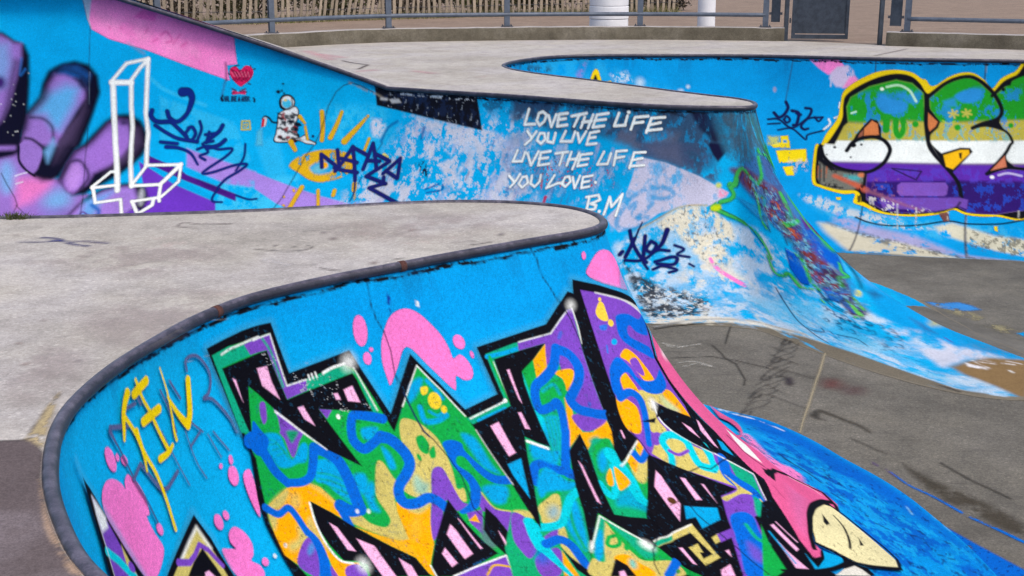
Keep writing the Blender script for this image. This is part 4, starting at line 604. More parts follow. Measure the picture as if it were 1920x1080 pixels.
('p',50,0.4,36.6,0,1,(0.02,0.88,0.03),-1,0,'25414 34 26124 143 26921 220 27792 290 28870 518 28887 799 29837 2500 29562 2043 28576 1365 28346 1370 28214 1436 28114 1524 28023 1617 27358 1493 26659 1385 25962 1257 25182 1035 25295 772 25367 519 25405 273'),
]),
('painted_finger','n',0,'',[
('p',51,1,43.4,0,0,(0.05,0.3,0.15),-1,0,'29509 1856 29528 1962 29351 1830 29113 1657 29035 1666 29063 1764 28996 1796 28847 1662 28852 1583 28835 1464 28802 1378 28748 1288 28972 1368'),
('p',52,1,10.8,0,0,0,-1,0,'28875 459 28847 488 28835 547 28870 621 28847 740 28916 902 28939 991 29892 2483 29839 2365 29768 2193 29061 1317 29027 1372 29002 1501 28919 1517 28866 1592 28883 1659 28890 1721 28891 1777 28887 1829 28804 1851 28728 1804 28740 1786 28765 1772 28671 1649 28530 1569 28461 1554 28406 1553 28315 1601 28309 1639 28277 1655 28243 1643 28274 1555 28330 1472 28400 1370 28497 1322 28482 1246 28489 1136 28490 1020 28461 935 28429 839 28410 717 28436 622 28502 594 28617 563 28860 554'),
('p',53,0.5,77.7,0,1,0,-1,0,'28672 1501 28659 1600 28571 1567 28497 1548 28401 1540 28327 1552 28354 1504 28448 1462 28543 1467'),
('l',19,1,41.8,1,0,0,-1,[80.2,89.6,150.0],'28835 592 28841 636 28870 666'),
('p',12,1,70.0,0,0,0,-1,0,'28864 651 28875 695 28660 653'),
('p',12,1,15.8,0,0,0,-1,0,'28829 1167 28875 1233 28903 1340 28742 1371 28668 1238 28719 1183'),
('l',19,1,12.7,1,0,0,-1,[18.1],'28658 1125 28670 1171 28653 1234 28699 1370'),
('l',19,1,11.6,0,0,0,-1,[37.3,37.8,44.9,44.2,37.2,34.6,33.2],'28637 1351 28665 1391 28789 1473 28866 1592 28878 1822 28780 1826 28741 1810'),
('l',19,1,11.4,1,0,0,-1,[50.0],'28606 1358 28708 1413 28610 1390'),
('l',54,1,12.3,1,0,0,-1,[19.4,17.5,16.6],'28843 1594 28863 1730 28831 1778'),
('l',55,1,9.0,1,0,0,-1,[13.0],'28511 1375 28480 1415 28471 1435'),
('p',56,1,8.2,0,0,0,-1,0,'28494 1575 28603 1620 28721 1717 28740 1779 28701 1820 28628 1889 28563 1944 28523 1979 28477 1974 28439 1903 28375 1782 28359 1682 28334 1608 28393 1577 28439 1572'),
('l',19,1,9.0,1,0,0,-1,[51.1,53.1,53.2,48.1,39.6,38.0,39.1],'28799 1817 28747 1731 28626 1623 28489 1561 28371 1569 28301 1607 28288 1622'),
('l',19,1,9.0,0,0,0,-1,[34.4,32.1,29.8,27.9,26.3,24.7],'28757 1766 28715 1829 28641 1896 28579 1958 28532 1989 28478 1983'),
('l',19,1,7.0,0,0,0,-1,[19.1,20.8,22.3,24.1,26.2,28.6,30.6,32.9],'28327 1610 28348 1685 28355 1756 28386 1828 28410 1863 28434 1901 28456 1941 28478 1983'),
('p',19,1,9.2,0,0,0,-1,0,'28594 1655 28553 1670 28536 1673 28501 1649 28516 1636'),
('l',19,1,9.1,1,0,0,-1,[17.8,20.3,21.9,21.5],'28651 1742 28594 1760 28519 1757 28435 1751'),
('p',19,1,8.6,0,0,0,-1,0,'28561 1822 28515 1831 28498 1807'),
('p',57,0.7,29.2,0,1,(0.02,0.85,0.03),-1,0,'28494 1575 28549 1629 28605 1690 28656 1755 28701 1820 28635 1855 28575 1890 28522 1929 28477 1974 28454 1898 28427 1823 28395 1751 28359 1682 28388 1652 28419 1623 28454 1597'),
('p',19,1,6.1,0,0,0,-1,0,'28242 1637 28322 1640 28278 1669 28228 1673'),
('p',52,1,6.3,0,0,0,-1,0,'28280 1616 28303 1638 28275 1653 28249 1642'),
]),
('mid_base','m',147,'',[
('p',58,0.5,431.3,0,0,0,-1,0,'9192 -1126 9496 -1125 9841 -1124 10197 -1124 10540 -1124 10708 -766 10879 -407 11052 -48 11232 217 9820 528 9636 448 9460 369 9293 291 9138 213 9150 -53 9164 -411 9178 -769'),
('p',59,0.45,29.7,0,0,(0.08,0.35,0.15),-1,0,'11230 116 12250 364 12517 735 12180 911 11251 529'),
('p',60,0.5,105.1,0,0,(0.06,0.45,0.1),-1,0,'13396 196 13615 191 13827 187 14033 181 14233 174 14278 247 14327 319 14381 392 14440 466 13747 599'),
('p',61,0.5,45.2,0,0,0,-1,0,'12565 571 12842 460 12896 579 12953 700 13014 824 13081 952 12771 901'),
('p',62,0.6,62.6,0,0,(0.1,0.45,0.1),-1,0,'12045 972 13216 890 13330 1287 12147 1388 12116 1277 12089 1172 12066 1070'),
('l',59,0.5,21.9,1,0,0,-1,[47.4],'11053 -120 11230 29 11500 115 11844 201'),
('p',63,1,10.9,0,0,0,-1,0,'10989 763 11301 905 11791 1081 12123 1195 12165 1353 10856 1384 11013 1280 11151 1165'),
('p',26,1,15.3,0,0,0,-1,0,'10987 749 11093 734 11354 843 11619 954 11890 1069 12167 1187 12097 1204 11502 1008'),
('p',64,1,10.7,0,0,0,-1,0,'11088 692 11564 845 11665 902 12391 1111 12409 1198 11873 1034 11582 947 11071 769'),
('p',65,0.7,46.2,0,0,0,-1,0,'11822 960 12054 1017 12300 1121 11987 1048'),
('p',66,1,22.8,0,0,(0.4,0.25,0.2),-1,0,'11624 621 11812 674 12614 861 12662 1037 12235 999 11960 914 11651 816'),
('p',66,1,15.8,0,0,0,-1,0,'12596 864 12813 922 13212 1023 13575 1103 14084 1182 14061 1223 13843 1242 13635 1259 13435 1275 13236 1290 12981 1209 12636 1045'),
('p',67,1,63.8,0,0,(0.05,0.45,0.1),-1,0,'13916 1183 14200 1152 14460 1059 14551 1067 14566 1159 14057 1216'),
('p',68,0.75,169.6,0,0,(0.16,0.66,0.05),-1,0,'14610 231 14887 230 15169 231 15431 232 15683 233 16408 151 16482 425 16590 711 16732 1015 16916 1348 15559 1167 15305 1196 15054 1225 14800 1258 14524 1292 14364 1263 14199 1232 14050 1200 13910 1167 14115 860 14517 461'),
('p',68,0.8,169.6,0,0,(0.06,0.7,0.05),-1,0,'14610 231 14887 230 15169 231 15431 232 15683 233 16408 151 16482 425 16590 711 16732 1015 16916 1348 15559 1167 15305 1196 15054 1225 14800 1258 14524 1292 14364 1263 14199 1232 14050 1200 13910 1167 14115 860 14517 461'),
('p',69,0.5,169.6,0,0,(0.22,0.7,0.06),-1,0,'14610 231 14887 230 15169 231 15431 232 15683 233 16408 151 16482 425 16590 711 16732 1015 16916 1348 15559 1167 15305 1196 15054 1225 14800 1258 14524 1292 14364 1263 14199 1232 14050 1200 13910 1167 14115 860 14517 461'),
('p',68,1,31.7,0,0,(0.04,0.42,0.1),-1,0,'14177 1061 14254 910 14470 925 14578 889 14599 1004 14463 1136 14209 1168'),
('p',68,1,15.8,0,0,0,-1,0,'14771 1080 14786 960 14883 909 14908 994 14847 1104'),
('p',68,1,37.4,0,0,(0.05,0.35,0.1),-1,0,'15204 670 15399 607 15494 759 15666 898 15516 908 15371 793'),
('p',68,1,22.8,0,0,(0.05,0.35,0.1),-1,0,'14948 489 15074 483 15105 623 14982 630'),
('p',68,1,29.5,0,0,(0.1,0.35,0.1),-1,0,'15976 988 16054 817 16248 633 16442 978'),
('p',68,1,43.8,0,0,(0.07,0.5,0.08),-1,0,'15148 454 15412 428 15667 404 15915 379 16158 354 15970 474 15702 526 15324 559'),
('p',68,1,37.8,0,0,(0.05,0.35,0.15),-1,0,'14100 291 14254 298 14287 372 14238 463 14148 454 14096 367'),
('p',68,1,36.9,0,0,(0.06,0.48,0.1),-1,0,'14698 251 15310 310 15737 303 15952 341 15959 438 15355 469 14791 346'),
('p',68,1,23.2,0,0,(0.05,0.4,0.1),-1,0,'14584 356 14682 339 14780 498 14626 481'),
('l',70,0.7,22.9,1,0,0,-1,[38.3],'14432 302 14321 370 14265 501'),
('l',70,0.7,23.0,0,0,0,-1,[38.3],'14845 444 14854 343'),
('p',71,1,30.7,0,0,(0.03,0.5,0.1),-1,0,'14860 690 14967 644 15109 782 15048 827'),
('l',72,0.8,10.7,0,0,0,-1,[26.7],'15118 935 15285 867'),
('l',72,0.8,10.6,1,0,0,-1,[26.6],'15153 968 15349 926 15347 877'),
('l',73,0.7,10.7,0,0,0,-1,[15.3],'14287 513 14160 705'),
('l',73,0.7,11.1,0,0,0,-1,[15.9],'14869 1071 14851 1111'),
('l',74,0.7,10.4,0,0,0,-1,[14.8],'15673 721 15646 803'),
('l',74,0.7,10.3,0,0,0,-1,[14.7],'15790 675 15841 711'),
('p',75,1,10.4,0,0,0,-1,0,'14093 -23 14212 -11 14511 -1 14875 4 15252 9 15597 15 15733 325 15539 306 15340 286 15133 267 14913 248 14695 228 14490 209 14308 188 14141 166'),
('p',76,0.5,10.4,0,0,(0.09,0.66,0.1),-1,0,'14093 -23 14212 -11 14511 -1 14875 4 15252 9 15597 15 15733 325 15539 306 15340 286 15133 267 14913 248 14695 228 14490 209 14308 188 14141 166'),
('p',77,0.55,29.9,0,0,(0.05,0.86,0.06),-1,0,'14093 -23 14212 -11 14511 -1 14875 4 15252 9 15597 15 15733 325 15539 306 15340 286 15133 267 14913 248 14695 228 14490 209 14308 188 14141 166'),
('p',78,1,15.2,0,0,0,-1,0,'14289 105 14408 94 14450 128 14328 140'),
('p',79,1,14.8,0,0,(0.05,0.6,0.06),-1,0,'14381 34 15590 36 15576 72 14420 57'),
('p',80,0.7,43.2,0,0,(0.05,0.52,0.08),-1,0,'15608 24 16087 10 16111 154 15860 178 15679 115'),
('p',81,0.92,65.4,0,0,(0.35,0.33,0.14),-1,0,'16088 22 16848 16 17055 14 17273 13 17500 12 17721 12 18554 17 18906 34 19018 169 19108 312 18926 494 18763 543 18421 447 18066 425 17777 323 17281 266 16906 288 16123 213'),
('p',82,0.6,65.4,0,0,(0.12,0.72,0.08),-1,0,'16088 22 16848 16 17055 14 17273 13 17500 12 17721 12 18554 17 18906 34 19018 169 19108 312 18926 494 18763 543 18421 447 18066 425 17777 323 17281 266 16906 288 16123 213'),
('p',83,0.85,89.3,0,0,(0.2,0.35,0.15),-1,0,'17465 211 18116 186 18483 220 18518 387 18064 413 17647 317'),
('p',84,0.7,39.2,0,0,(0.08,0.5,0.1),-1,0,'16197 23 17625 10 18554 17 18560 87 17823 74 16282 88'),
('p',85,0.95,30.8,0,0,(0.18,0.26,0.12),-1,0,'18608 30 18891 31 19008 136 19090 256 18953 291 18740 172'),
('p',86,1,18.5,0,0,0,-1,0,'18901 291 19099 301 19105 368 19000 453 18931 392 18867 303'),
('l',87,0.9,8.6,1,0,0,-1,[18.4],'18888 35 18981 126 19072 246 19104 312'),
('p',88,0.92,49.9,0,0,(0.25,0.3,0.12),-1,0,'17972 303 18749 304 18924 437 19026 528 18962 634 18765 578 18337 472 18033 438'),
('p',89,0.7,75.5,0,0,0,-1,0,'18050 334 18492 309 18560 478 18245 441'),
('p',90,0.95,12.7,0,0,(0.5,0.06,0.1),-1,0,'17963 441 18070 445 18337 472 18565 524 18765 578 18897 628 19027 680 19130 720 19089 751 18934 842 18550 861 18327 935 18126 1079 17914 1150 17714 1028 17873 845 17936 631'),
('p',91,0.5,25.4,0,0,(0.13,0.72,0.09),-1,0,'17963 441 18070 445 18337 472 18565 524 18765 578 18897 628 19027 680 19130 720 19089 751 18934 842 18550 861 18327 935 18126 1079 17914 1150 17714 1028 17873 845 17936 631'),
('p',92,0.5,62.7,0,0,(0.03,0.62,0.08),-1,0,'18073 459 18253 493 18431 527 18601 563 18767 601 19027 692 18772 684 18262 545'),
('p',93,1,18.8,0,0,(0.03,0.4,0.1),-1,0,'19019 680 19122 720 19089 763 19011 765'),
('p',94,1,18.7,1,0,0,-1,0,'19046 656 19039 670 19022 679 19000 679 18982 671 18975 657 18982 643 19000 634 19022 634 19039 642'),
('p',95,0.6,57.7,0,0,(0.22,0.6,0.08),-1,0,'16088 370 16443 361 17519 416 17893 444 17906 843 17829 1129 17487 873 16971 958 16398 968 16020 999 16022 832 16035 673 16058 519'),
('l',96,0.6095898212547697,21.5,1,0,(0.05,0.42,0.12),-1,[26.0,20.2,14.4],'16890 716 16898 799 16874 887'),
('l',97,0.6424734867117696,20.5,1,0,(0.05,0.42,0.12),-1,[36.9,25.3,13.7],'17392 361 17395 418 17388 476'),
('l',98,0.5969810081864466,21.8,1,0,(0.05,0.42,0.12),-1,[31.2,22.9,14.6],'16305 462 16294 548 16336 631'),
('l',97,0.4165937909165178,21.9,1,0,(0.05,0.42,0.12),-1,[53.7,34.2,14.6],'15666 405 15644 491 15685 575'),
('l',97,0.73603855637831,21.8,1,0,(0.05,0.42,0.12),-1,[32.0,23.3,14.6],'16103 483 16085 570 16128 655'),
('l',97,0.5844565034013484,21.8,1,0,(0.05,0.42,0.12),-1,[34.9,24.8,14.5],'16226 385 16221 441 16181 500'),
('l',99,0.5424873544947455,21.5,1,0,(0.05,0.42,0.12),-1,[54.2,34.3,14.3],'16825 703 16812 740 16813 776'),
('l',97,0.5696263783804724,21.2,1,0,(0.05,0.42,0.12),-1,[58.1,36.2,14.2],'16947 360 16951 448 16954 536'),
('l',98,0.42860866820520327,21.9,1,0,(0.05,0.42,0.12),-1,[27.2,20.9,14.7],'16363 560 16378 643 16338 732'),
('l',99,0.535139903748193,21.3,1,0,(0.05,0.42,0.12),-1,[42.7,28.6,14.2],'17218 791 17217 886 17265 979'),
('l',99,0.4862962142016889,21.5,1,0,(0.05,0.42,0.12),-1,[26.4,20.4,14.4],'16827 742 16806 800 16850 854'),
('l',96,0.6695094468539841,21.5,1,0,(0.05,0.42,0.12),-1,[28.4,21.4,14.4],'16903 811 16893 867 16912 922'),
('l',98,0.5634122965443338,21.4,1,0,(0.05,0.42,0.12),-1,[30.7,22.5,14.3],'16894 705 16904 756 16847 813'),
('l',99,0.7164277393767964,21.9,1,0,(0.05,0.42,0.12),-1,[42.0,28.3,14.6],'16310 491 16308 559 16335 626'),
('l',97,0.7085984074712084,22.3,1,0,(0.05,0.42,0.12),-1,[62.1,38.6,14.9],'15537 673 15538 762 15575 850'),
('l',97,0.7497199792277872,21.8,1,0,(0.05,0.42,0.12),-1,[56.0,35.4,14.6],'16316 455 16313 509 16299 564'),
('l',98,0.5380323302858752,20.8,1,0,(0.05,0.42,0.12),-1,[47.9,31.0,13.9],'17433 799 17437 861 17445 923'),
('l',96,0.48539150410926424,20.6,1,0,(0.05,0.42,0.12),-1,[56.7,35.3,13.7],'17394 361 17383 439 17385 518'),
('l',96,0.6278386997803578,22.1,1,0,(0.05,0.42,0.12),-1,[38.9,26.9,14.8],'15624 549 15611 632 15602 716'),
('l',99,0.6363941171582104,21.4,1,0,(0.05,0.42,0.12),-1,[54.7,34.5,14.3],'16983 718 16986 774 16939 834'),
('l',97,0.4594740434376567,20.2,1,0,(0.05,0.42,0.12),-1,[39.4,26.6,13.5],'17550 464 17524 506 17531 546'),
('l',99,0.6812754673018129,22.0,1,0,(0.05,0.42,0.12),-1,[38.3,26.5,14.7],'16101 643 16096 719 16087 797'),
('l',98,0.5617360323077584,22.2,1,0,(0.05,0.42,0.12),-1,[61.7,38.4,14.9],'16311 816 16307 909 16341 1002'),
('l',98,0.5166533475274645,22.2,1,0,(0.05,0.42,0.12),-1,[36.3,25.6,15.0],'15904 842 15933 939 15922 1042'),
('l',98,0.45828242814664377,21.6,1,0,(0.05,0.42,0.12),-1,[35.9,25.2,14.4],'16921 819 16921 887 16900 958'),
('l',96,0.6023460648014018,20.0,1,0,(0.05,0.42,0.12),-1,[44.9,29.1,13.4],'17618 390 17617 453 17583 519'),
('l',97,0.543064746836901,22.2,1,0,(0.05,0.42,0.12),-1,[58.7,36.8,14.9],'15553 660 15556 708 15496 760'),
('l',96,0.49960436821180765,21.6,1,0,(0.05,0.42,0.12),-1,[27.8,21.1,14.5],'16660 560 16663 613 16628 669'),
('l',97,0.5699731725858572,22.3,1,0,(0.05,0.42,0.12),-1,[51.3,33.2,15.0],'16340 876 16354 968 16341 1066'),
('l',96,0.5136971170097286,21.9,1,0,(0.05,0.42,0.12),-1,[36.1,25.4,14.6],'16092 534 16091 598 16108 662'),
('l',97,0.7371987674623222,21.6,1,0,(0.05,0.42,0.12),-1,[46.5,30.5,14.5],'16719 620 16712 682 16677 747'),
('l',97,0.5657694433352365,21.4,1,0,(0.05,0.42,0.12),-1,[38.5,26.4,14.3],'16784 519 16793 604 16761 694'),
('l',98,0.7389818510660485,22.2,1,0,(0.05,0.42,0.12),-1,[41.7,28.3,14.9],'16265 839 16280 910 16292 983'),
('l',96,0.450427312897121,22.2,1,0,(0.05,0.42,0.12),-1,[47.7,31.4,14.9],'16407 875 16416 972 16463 1069'),
('l',99,0.7343323720796932,22.5,1,0,(0.05,0.42,0.12),-1,[31.5,23.3,15.1],'15607 925 15621 981 15589 1042'),
('l',98,0.7241012527772128,21.8,1,0,(0.05,0.42,0.12),-1,[25.8,20.2,14.5],'15932 411 15914 451 15916 490'),
('l',97,0.7469933196146232,21.0,1,0,(0.05,0.42,0.12),-1,[49.8,31.9,14.1],'17144 442 17139 488 17119 535'),
('l',97,0.633210919309025,21.8,1,0,(0.05,0.42,0.12),-1,[25.9,20.3,14.6],'16689 798 16716 888 16734 980'),
('l',99,0.3645715653980855,21.4,1,0,(0.05,0.42,0.12),-1,[37.9,26.1,14.3],'16868 712 16845 748 16834 783'),
('l',96,0.5879568325747304,22.0,1,0,(0.05,0.42,0.12),-1,[32.5,23.7,14.7],'16014 625 16022 716 16005 811'),
('l',98,0.7095588692916888,21.5,1,0,(0.05,0.42,0.12),-1,[41.9,28.2,14.4],'17080 816 17080 892 17079 969'),
('l',97,0.662291662312894,21.9,1,0,(0.05,0.42,0.12),-1,[50.8,32.8,14.6],'16546 751 16543 804 16553 857'),
('l',96,0.5202243017728694,20.5,1,0,(0.05,0.42,0.12),-1,[54.1,34.0,13.7],'17418 374 17388 433 17393 491'),
('l',99,0.36022133628443354,21.6,1,0,(0.05,0.42,0.12),-1,[54.5,34.5,14.4],'16582 377 16565 453 16561 528'),
('l',98,0.6082949692736548,21.4,1,0,(0.05,0.42,0.12),-1,[26.6,20.5,14.3],'17159 823 17163 922 17215 1019'),
('l',99,0.42411442522387577,20.2,1,0,(0.05,0.42,0.12),-1,[47.2,30.5,13.5],'17596 650 17584 689 17590 728'),
('p',100,0.55,71.7,0,0,(0.14,0.52,0.1),-1,0,'16083 480 17519 416 17788 725 17576 748 17357 773 17134 801 16910 829 16239 884 16192 780 16151 678 16115 578'),
('p',101,0.6,72.1,0,0,(0.1,0.6,0.06),-1,0,'16161 366 17519 416 17901 478 17906 843 17487 873 17209 863 16922 855 16630 845 16333 836 16280 714 16234 596 16195 480'),
('p',102,1,34.7,0,0,(0.025,0.87,0.02),-1,0,'16498 528 17650 479 17720 729 16715 819'),
('p',103,0.6,57.4,0,0,(0.03,0.74,0.04),-1,0,'16217 547 16953 450 17440 748 16406 738'),
('l',104,1,10.1,0,0,0,-1,[46.8,28.9],'16842 888 16845 956'),
('l',105,1,10.1,0,0,0,-1,[18.0],'16723 727 16746 803'),
('l',106,0.75,19.3,1,0,(0.08,0.3,0.15),-1,[57.9],'17935 829 18125 718 18370 695 18474 740 18385 792 18221 788'),
('l',106,0.75,19.9,1,0,(0.08,0.3,0.15),-1,[59.6],'17935 829 17858 1017 17902 1109 18058 1111 18195 1047'),
('l',106,0.75,19.7,1,0,(0.08,0.3,0.15),-1,[59.0],'17972 903 18039 848 18032 951 18107 999'),
('l',106,0.75,19.5,1,0,(0.08,0.3,0.15),-1,[58.4],'18233 850 18167 917 18104 986 18212 980'),
('l',107,0.7,8.9,1,0,0,-1,[25.6],'18132 1106 18336 986 18507 887 18673 847 18872 841'),
('l',108,0.8,8.9,1,0,0,-1,[8.0],'18198 1061 18449 915 18657 851 18857 843'),
('p',109,0.75,66.4,0,0,(0.14,0.42,0.15),-1,0,'17898 1297 18035 1197 18177 1103 18325 1013 18481 926 18726 957 18965 992 19198 1022 19466 1018 19584 1104 19667 1193 19725 1284 19764 1378 19820 1446 19862 1518 19894 1594 19919 1673 19950 1733 19979 1797 20002 1866 20022 1938 20061 2030 20093 2127 20117 2230 20132 2330 20074 2361 20028 2412 19988 2480 19989 2500 19929 2500 19890 2500 19850 2500 19800 2500 19766 2494 19745 2430 19719 2371 19686 2320 19642 2266 19586 2221 19519 2187 19439 2163 19350 2232 19259 2311 19170 2337 19056 2296 18908 2350 18759 2388 18612 2437 18475 2499 18396 2232 18312 2051 18226 1886 18133 1741 18077 1619 18019 1506 17959 1399'),
('p',101,0.75,84.0,0,0,(0.11,0.52,0.13),-1,0,'18478 1771 18662 1686 18859 1609 19060 1533 19255 1442 19390 1450 19514 1457 19621 1469 19711 1487 19741 1549 19764 1613 19783 1679 19796 1747 19852 1800 19897 1863 19932 1935 19960 2011 19975 2094 19986 2178 19992 2264 19994 2350 19953 2348 19911 2364 19866 2403 19815 2464 19791 2403 19759 2350 19719 2306 19671 2272 19625 2210 19567 2157 19495 2115 19409 2081 19271 2211 19134 2273 18960 2255 18776 2204 18707 2076 18634 1964 18557 1863'),
('p',110,0.6,89.4,0,0,(0.2,0.42,0.19),-1,0,'19129 1886 19660 1604 19708 1685 19743 1769 19769 1858 19786 1951 19817 2039 19840 2131 19854 2233 19861 2341 19825 2306 19783 2282 19731 2271 19671 2272 19630 2220 19581 2176 19521 2139 19451 2110 19386 2068 19311 2027 19227 1976'),
('p',111,0.95,32.3,0,0,(0.18,0.33,0.11),-1,0,'18322 1040 18409 955 18522 887 18657 851 18872 841 18980 864 19025 939 19142 1000 19176 1130 19099 1287 19143 1402 19060 1533 18909 1445 18802 1386 18656 1215 18487 1097 18383 1089'),
('p',112,0.7,38.7,0,0,(0.07,0.68,0.1),-1,0,'18322 1040 18409 955 18522 887 18657 851 18872 841 18980 864 19025 939 19142 1000 19176 1130 19099 1287 19143 1402 19060 1533 18909 1445 18802 1386 18656 1215 18487 1097 18383 1089'),
('p',113,0.85,84.2,0,0,(0.12,0.48,0.11),-1,0,'18802 1371 19065 1438 19159 1509 19238 1571 19300 1689 19191 1740 19071 1757 18942 1768 18812 1771 18620 1618'),
('p',114,0.7,32.3,0,0,(0.03,0.8,0.08),-1,0,'18322 1040 18409 955 18522 887 18657 851 18872 841 18980 864 19025 939 19142 1000 19176 1130 19099 1287 19143 1402 19060 1533 18909 1445 18802 1386 18656 1215 18487 1097 18383 1089'),
('p',115,0.5,65.7,0,0,(0.16,0.45,0.19),-1,0,'18471 1084 18656 1215 18802 1386 18807 1543 18615 1551 18413 1465 18295 1179'),
('p',116,0.92,38.9,0,0,(0.07,0.44,0.19),-1,0,'18053 1469 18167 1557 18478 1771 18860 1910 18881 2144 18791 2183 18702 2227 18617 2274 18535 2328 18388 2254 18309 2013 18229 1807 18143 1629'),
('p',117,0.9,31.6,0,0,(0.035,0.66,0.1),-1,0,'18230 1729 18403 1740 18571 1764 18741 1793 18907 1827 18925 2042 18938 2321 18819 2354 18699 2394 18583 2442 18475 2499 18415 2226 18355 2039 18293 1877'),
('p',118,0.8,29.3,0,0,(0.04,0.66,0.1),-1,0,'18264 1652 18434 1700 18595 1763 18754 1832 18906 1908 18935 2091 18958 2319 18506 2438 18448 2165 18390 1967 18327 1804'),
('p',119,1,20.9,0,0,(0.08,0.35,0.19),-1,0,'18443 2372 18511 2331 18582 2294 18657 2261 18734 2230 19061 2233 19175 2276 19266 2255 19357 2189 19446 2130 19476 2148 19504 2167 19529 2187 19552 2209 19422 2245 19335 2326 19247 2415 19161 2432 19050 2380 18915 2434 18780 2468 18646 2500 18517 2500 18480 2461'),
('p',120,1,67.9,0,0,0,-1,0,'20228 1338 20228 1407 20238 1475 21929 2500 21807 2464 21661 2443 21528 2452 21398 2480 21252 2500 20954 2500 20616 2500 20457 2500 20317 2500 20297 2500 20216 2454 20204 2386 20188 2317 20165 2246 20137 2176 20100 2099 20061 2030 20021 1968 19983 1921 19977 1857 19968 1794 19956 1733 19942 1674 19980 1575 20025 1482 20092 1399'),
('p',121,0.95,54.1,0,0,(0.2,0.36,0.19),-1,0,'19899 1697 19932 1708 19957 1792 20014 1822 20059 2002 20104 2078 20148 2163 20197 2260 20241 2365 20173 2388 20144 2331 20114 2265 20081 2202 20049 2150 20015 2101 19950 2119 19889 2166 19912 1996 19878 1891'),
('p',122,1,49.0,0,0,(0.06,0.48,0.19),-1,0,'19982 1810 20015 1883 20013 1983 19976 2005 19945 1936 19949 1839'),
('p',82,0.7,220.1,0,0,0,-1,0,'20168 2020 20336 2172 20530 2411 20526 2500 20437 2500 20397 2500 20362 2496 20325 2399 20266 2294 20201 2199 20145 2122'),
('p',123,0.5,164.4,0,0,(0.05,0.5,0.19),-1,0,'20121 2055 20193 2134 20313 2262 20429 2427 20427 2500 20384 2491 20299 2447 20260 2359 20210 2271 20192 2216 20169 2160 20142 2105'),
('p',124,0.9,48.9,0,0,(0.14,0.34,0.2),-1,0,'18870 31 19026 27 19191 23 19796 20 21093 29 21063 108 21083 199 21083 290 21073 359 20307 495 20277 586 20083 460 19769 501 19470 558 19242 478 19092 390'),
('p',125,0.75,82.7,0,0,(0.09,0.44,0.2),-1,0,'18905 18 19056 17 19227 17 19915 18 21093 40 21083 313 21073 381 21065 417 20277 564 20268 632 20258 579 19924 561 19722 556 19470 558 19326 486 19200 411 19108 334 19021 257'),
('p',126,0.6,54.7,0,0,(0.06,0.55,0.19),-1,0,'19012 39 19138 38 19361 38 20018 39 21024 53 21063 108 21083 176 21083 245 21083 313 19972 373 19539 423 19360 330 19203 234 19104 136'),
('p',127,0.7,107.8,0,0,(0.06,0.5,0.19),-1,0,'19894 59 21073 85 21063 154 21083 245 21083 313 21074 382 21094 385 20604 397 20286 326 20163 239 20047 149'),
('p',128,0.7,78.0,0,0,0,-1,0,'20008 1478 20090 1504 20099 1556 20013 1548'),
('p',129,0.7,78.1,0,0,0,-1,0,'20064 1748 20091 1801 20072 1892 20042 1849'),
('p',130,0.9,95.0,0,0,0,-1,0,'20297 1873 21223 2367 20175 1880 20120 1846'),
('p',131,1,22.9,1,0,0,-1,0,'19961 1507 19946 1518 19935 1518 19931 1508 19937 1492 19949 1475 19965 1465 19979 1467 19983 1478 19976 1493'),
('l',132,1,13.5,0,0,0,-1,[19.4],'20077 1941 20074 1979'),
('p',133,0.75,69.4,0,0,(0.035,0.76,0.08),-1,0,'19764 1471 19800 1511 19832 1553 19858 1596 19880 1642 19885 1794 19890 1913 19844 2012 19799 1984 19783 1959 19765 1937 19745 1916 19724 1895 19657 1828 19684 1731 19711 1640 19737 1554'),
('p',133,0.55,77.8,0,0,(0.03,0.8,0.06),-1,0,'19470 1656 19510 1724 19542 1794 19568 1868 19588 1946 19654 1951 19713 1962 19763 1980 19807 2006 19853 2126 19821 2103 19786 2083 19745 2070 19700 2062 19654 2060 19605 2062 19551 2069 19492 2082 19494 1962 19491 1853 19483 1751'),
('l',134,0.8,12.3,1,0,0,-1,[13.3],'19701 1652 19716 1656 19710 1689 19689 1706'),
('l',134,0.8,12.4,1,0,0,-1,[13.2],'19716 1691 19734 1686 19728 1719 19711 1727'),
('l',134,0.8,13.3,1,0,0,-1,[14.2],'19643 1814 19666 1796 19659 1832 19645 1835'),
('l',134,0.8,12.9,1,0,0,-1,[13.7],'19698 1794 19711 1797 19704 1832 19695 1826'),
('l',134,0.8,12.5,1,0,0,-1,[13.4],'19735 1758 19752 1753 19745 1786 19726 1803'),
('l',134,0.8,12.5,1,0,0,-1,[13.2],'19753 1770 19773 1756 19765 1789 19750 1798'),
('l',134,0.8,12.8,1,0,0,-1,[13.7],'19734 1866 19746 1870 19737 1906 19726 1907'),
('l',134,0.8,12.0,1,0,0,-1,[12.8],'19806 1814 19820 1811 19811 1844 19804 1836'),
('l',134,0.8,12.0,1,0,0,-1,[12.9],'19818 1841 19836 1830 19827 1863 19810 1877'),
('l',134,0.8,11.4,1,0,0,-1,[12.3],'19849 1744 19858 1751 19850 1782 19836 1787'),
('l',134,0.8,11.2,1,0,0,-1,[12.0],'19882 1768 19895 1768 19885 1798 19876 1795'),
('l',134,0.8,11.4,1,0,0,-1,[12.2],'19851 1891 19867 1882 19857 1914 19852 1904'),
('l',134,0.8,11.2,1,0,0,-1,[12.0],'19904 1828 19912 1837 19902 1867 19887 1877'),
('l',134,0.8,11.3,1,0,0,-1,[12.1],'19895 1873 19907 1873 19897 1904 19885 1908'),
('l',134,0.8,12.4,1,0,0,-1,[13.2],'19802 1975 19818 1961 19809 1997 19800 1996'),
('l',134,0.8,11.5,1,0,0,-1,[12.3],'19865 1946 19872 1954 19862 1987 19858 1977'),
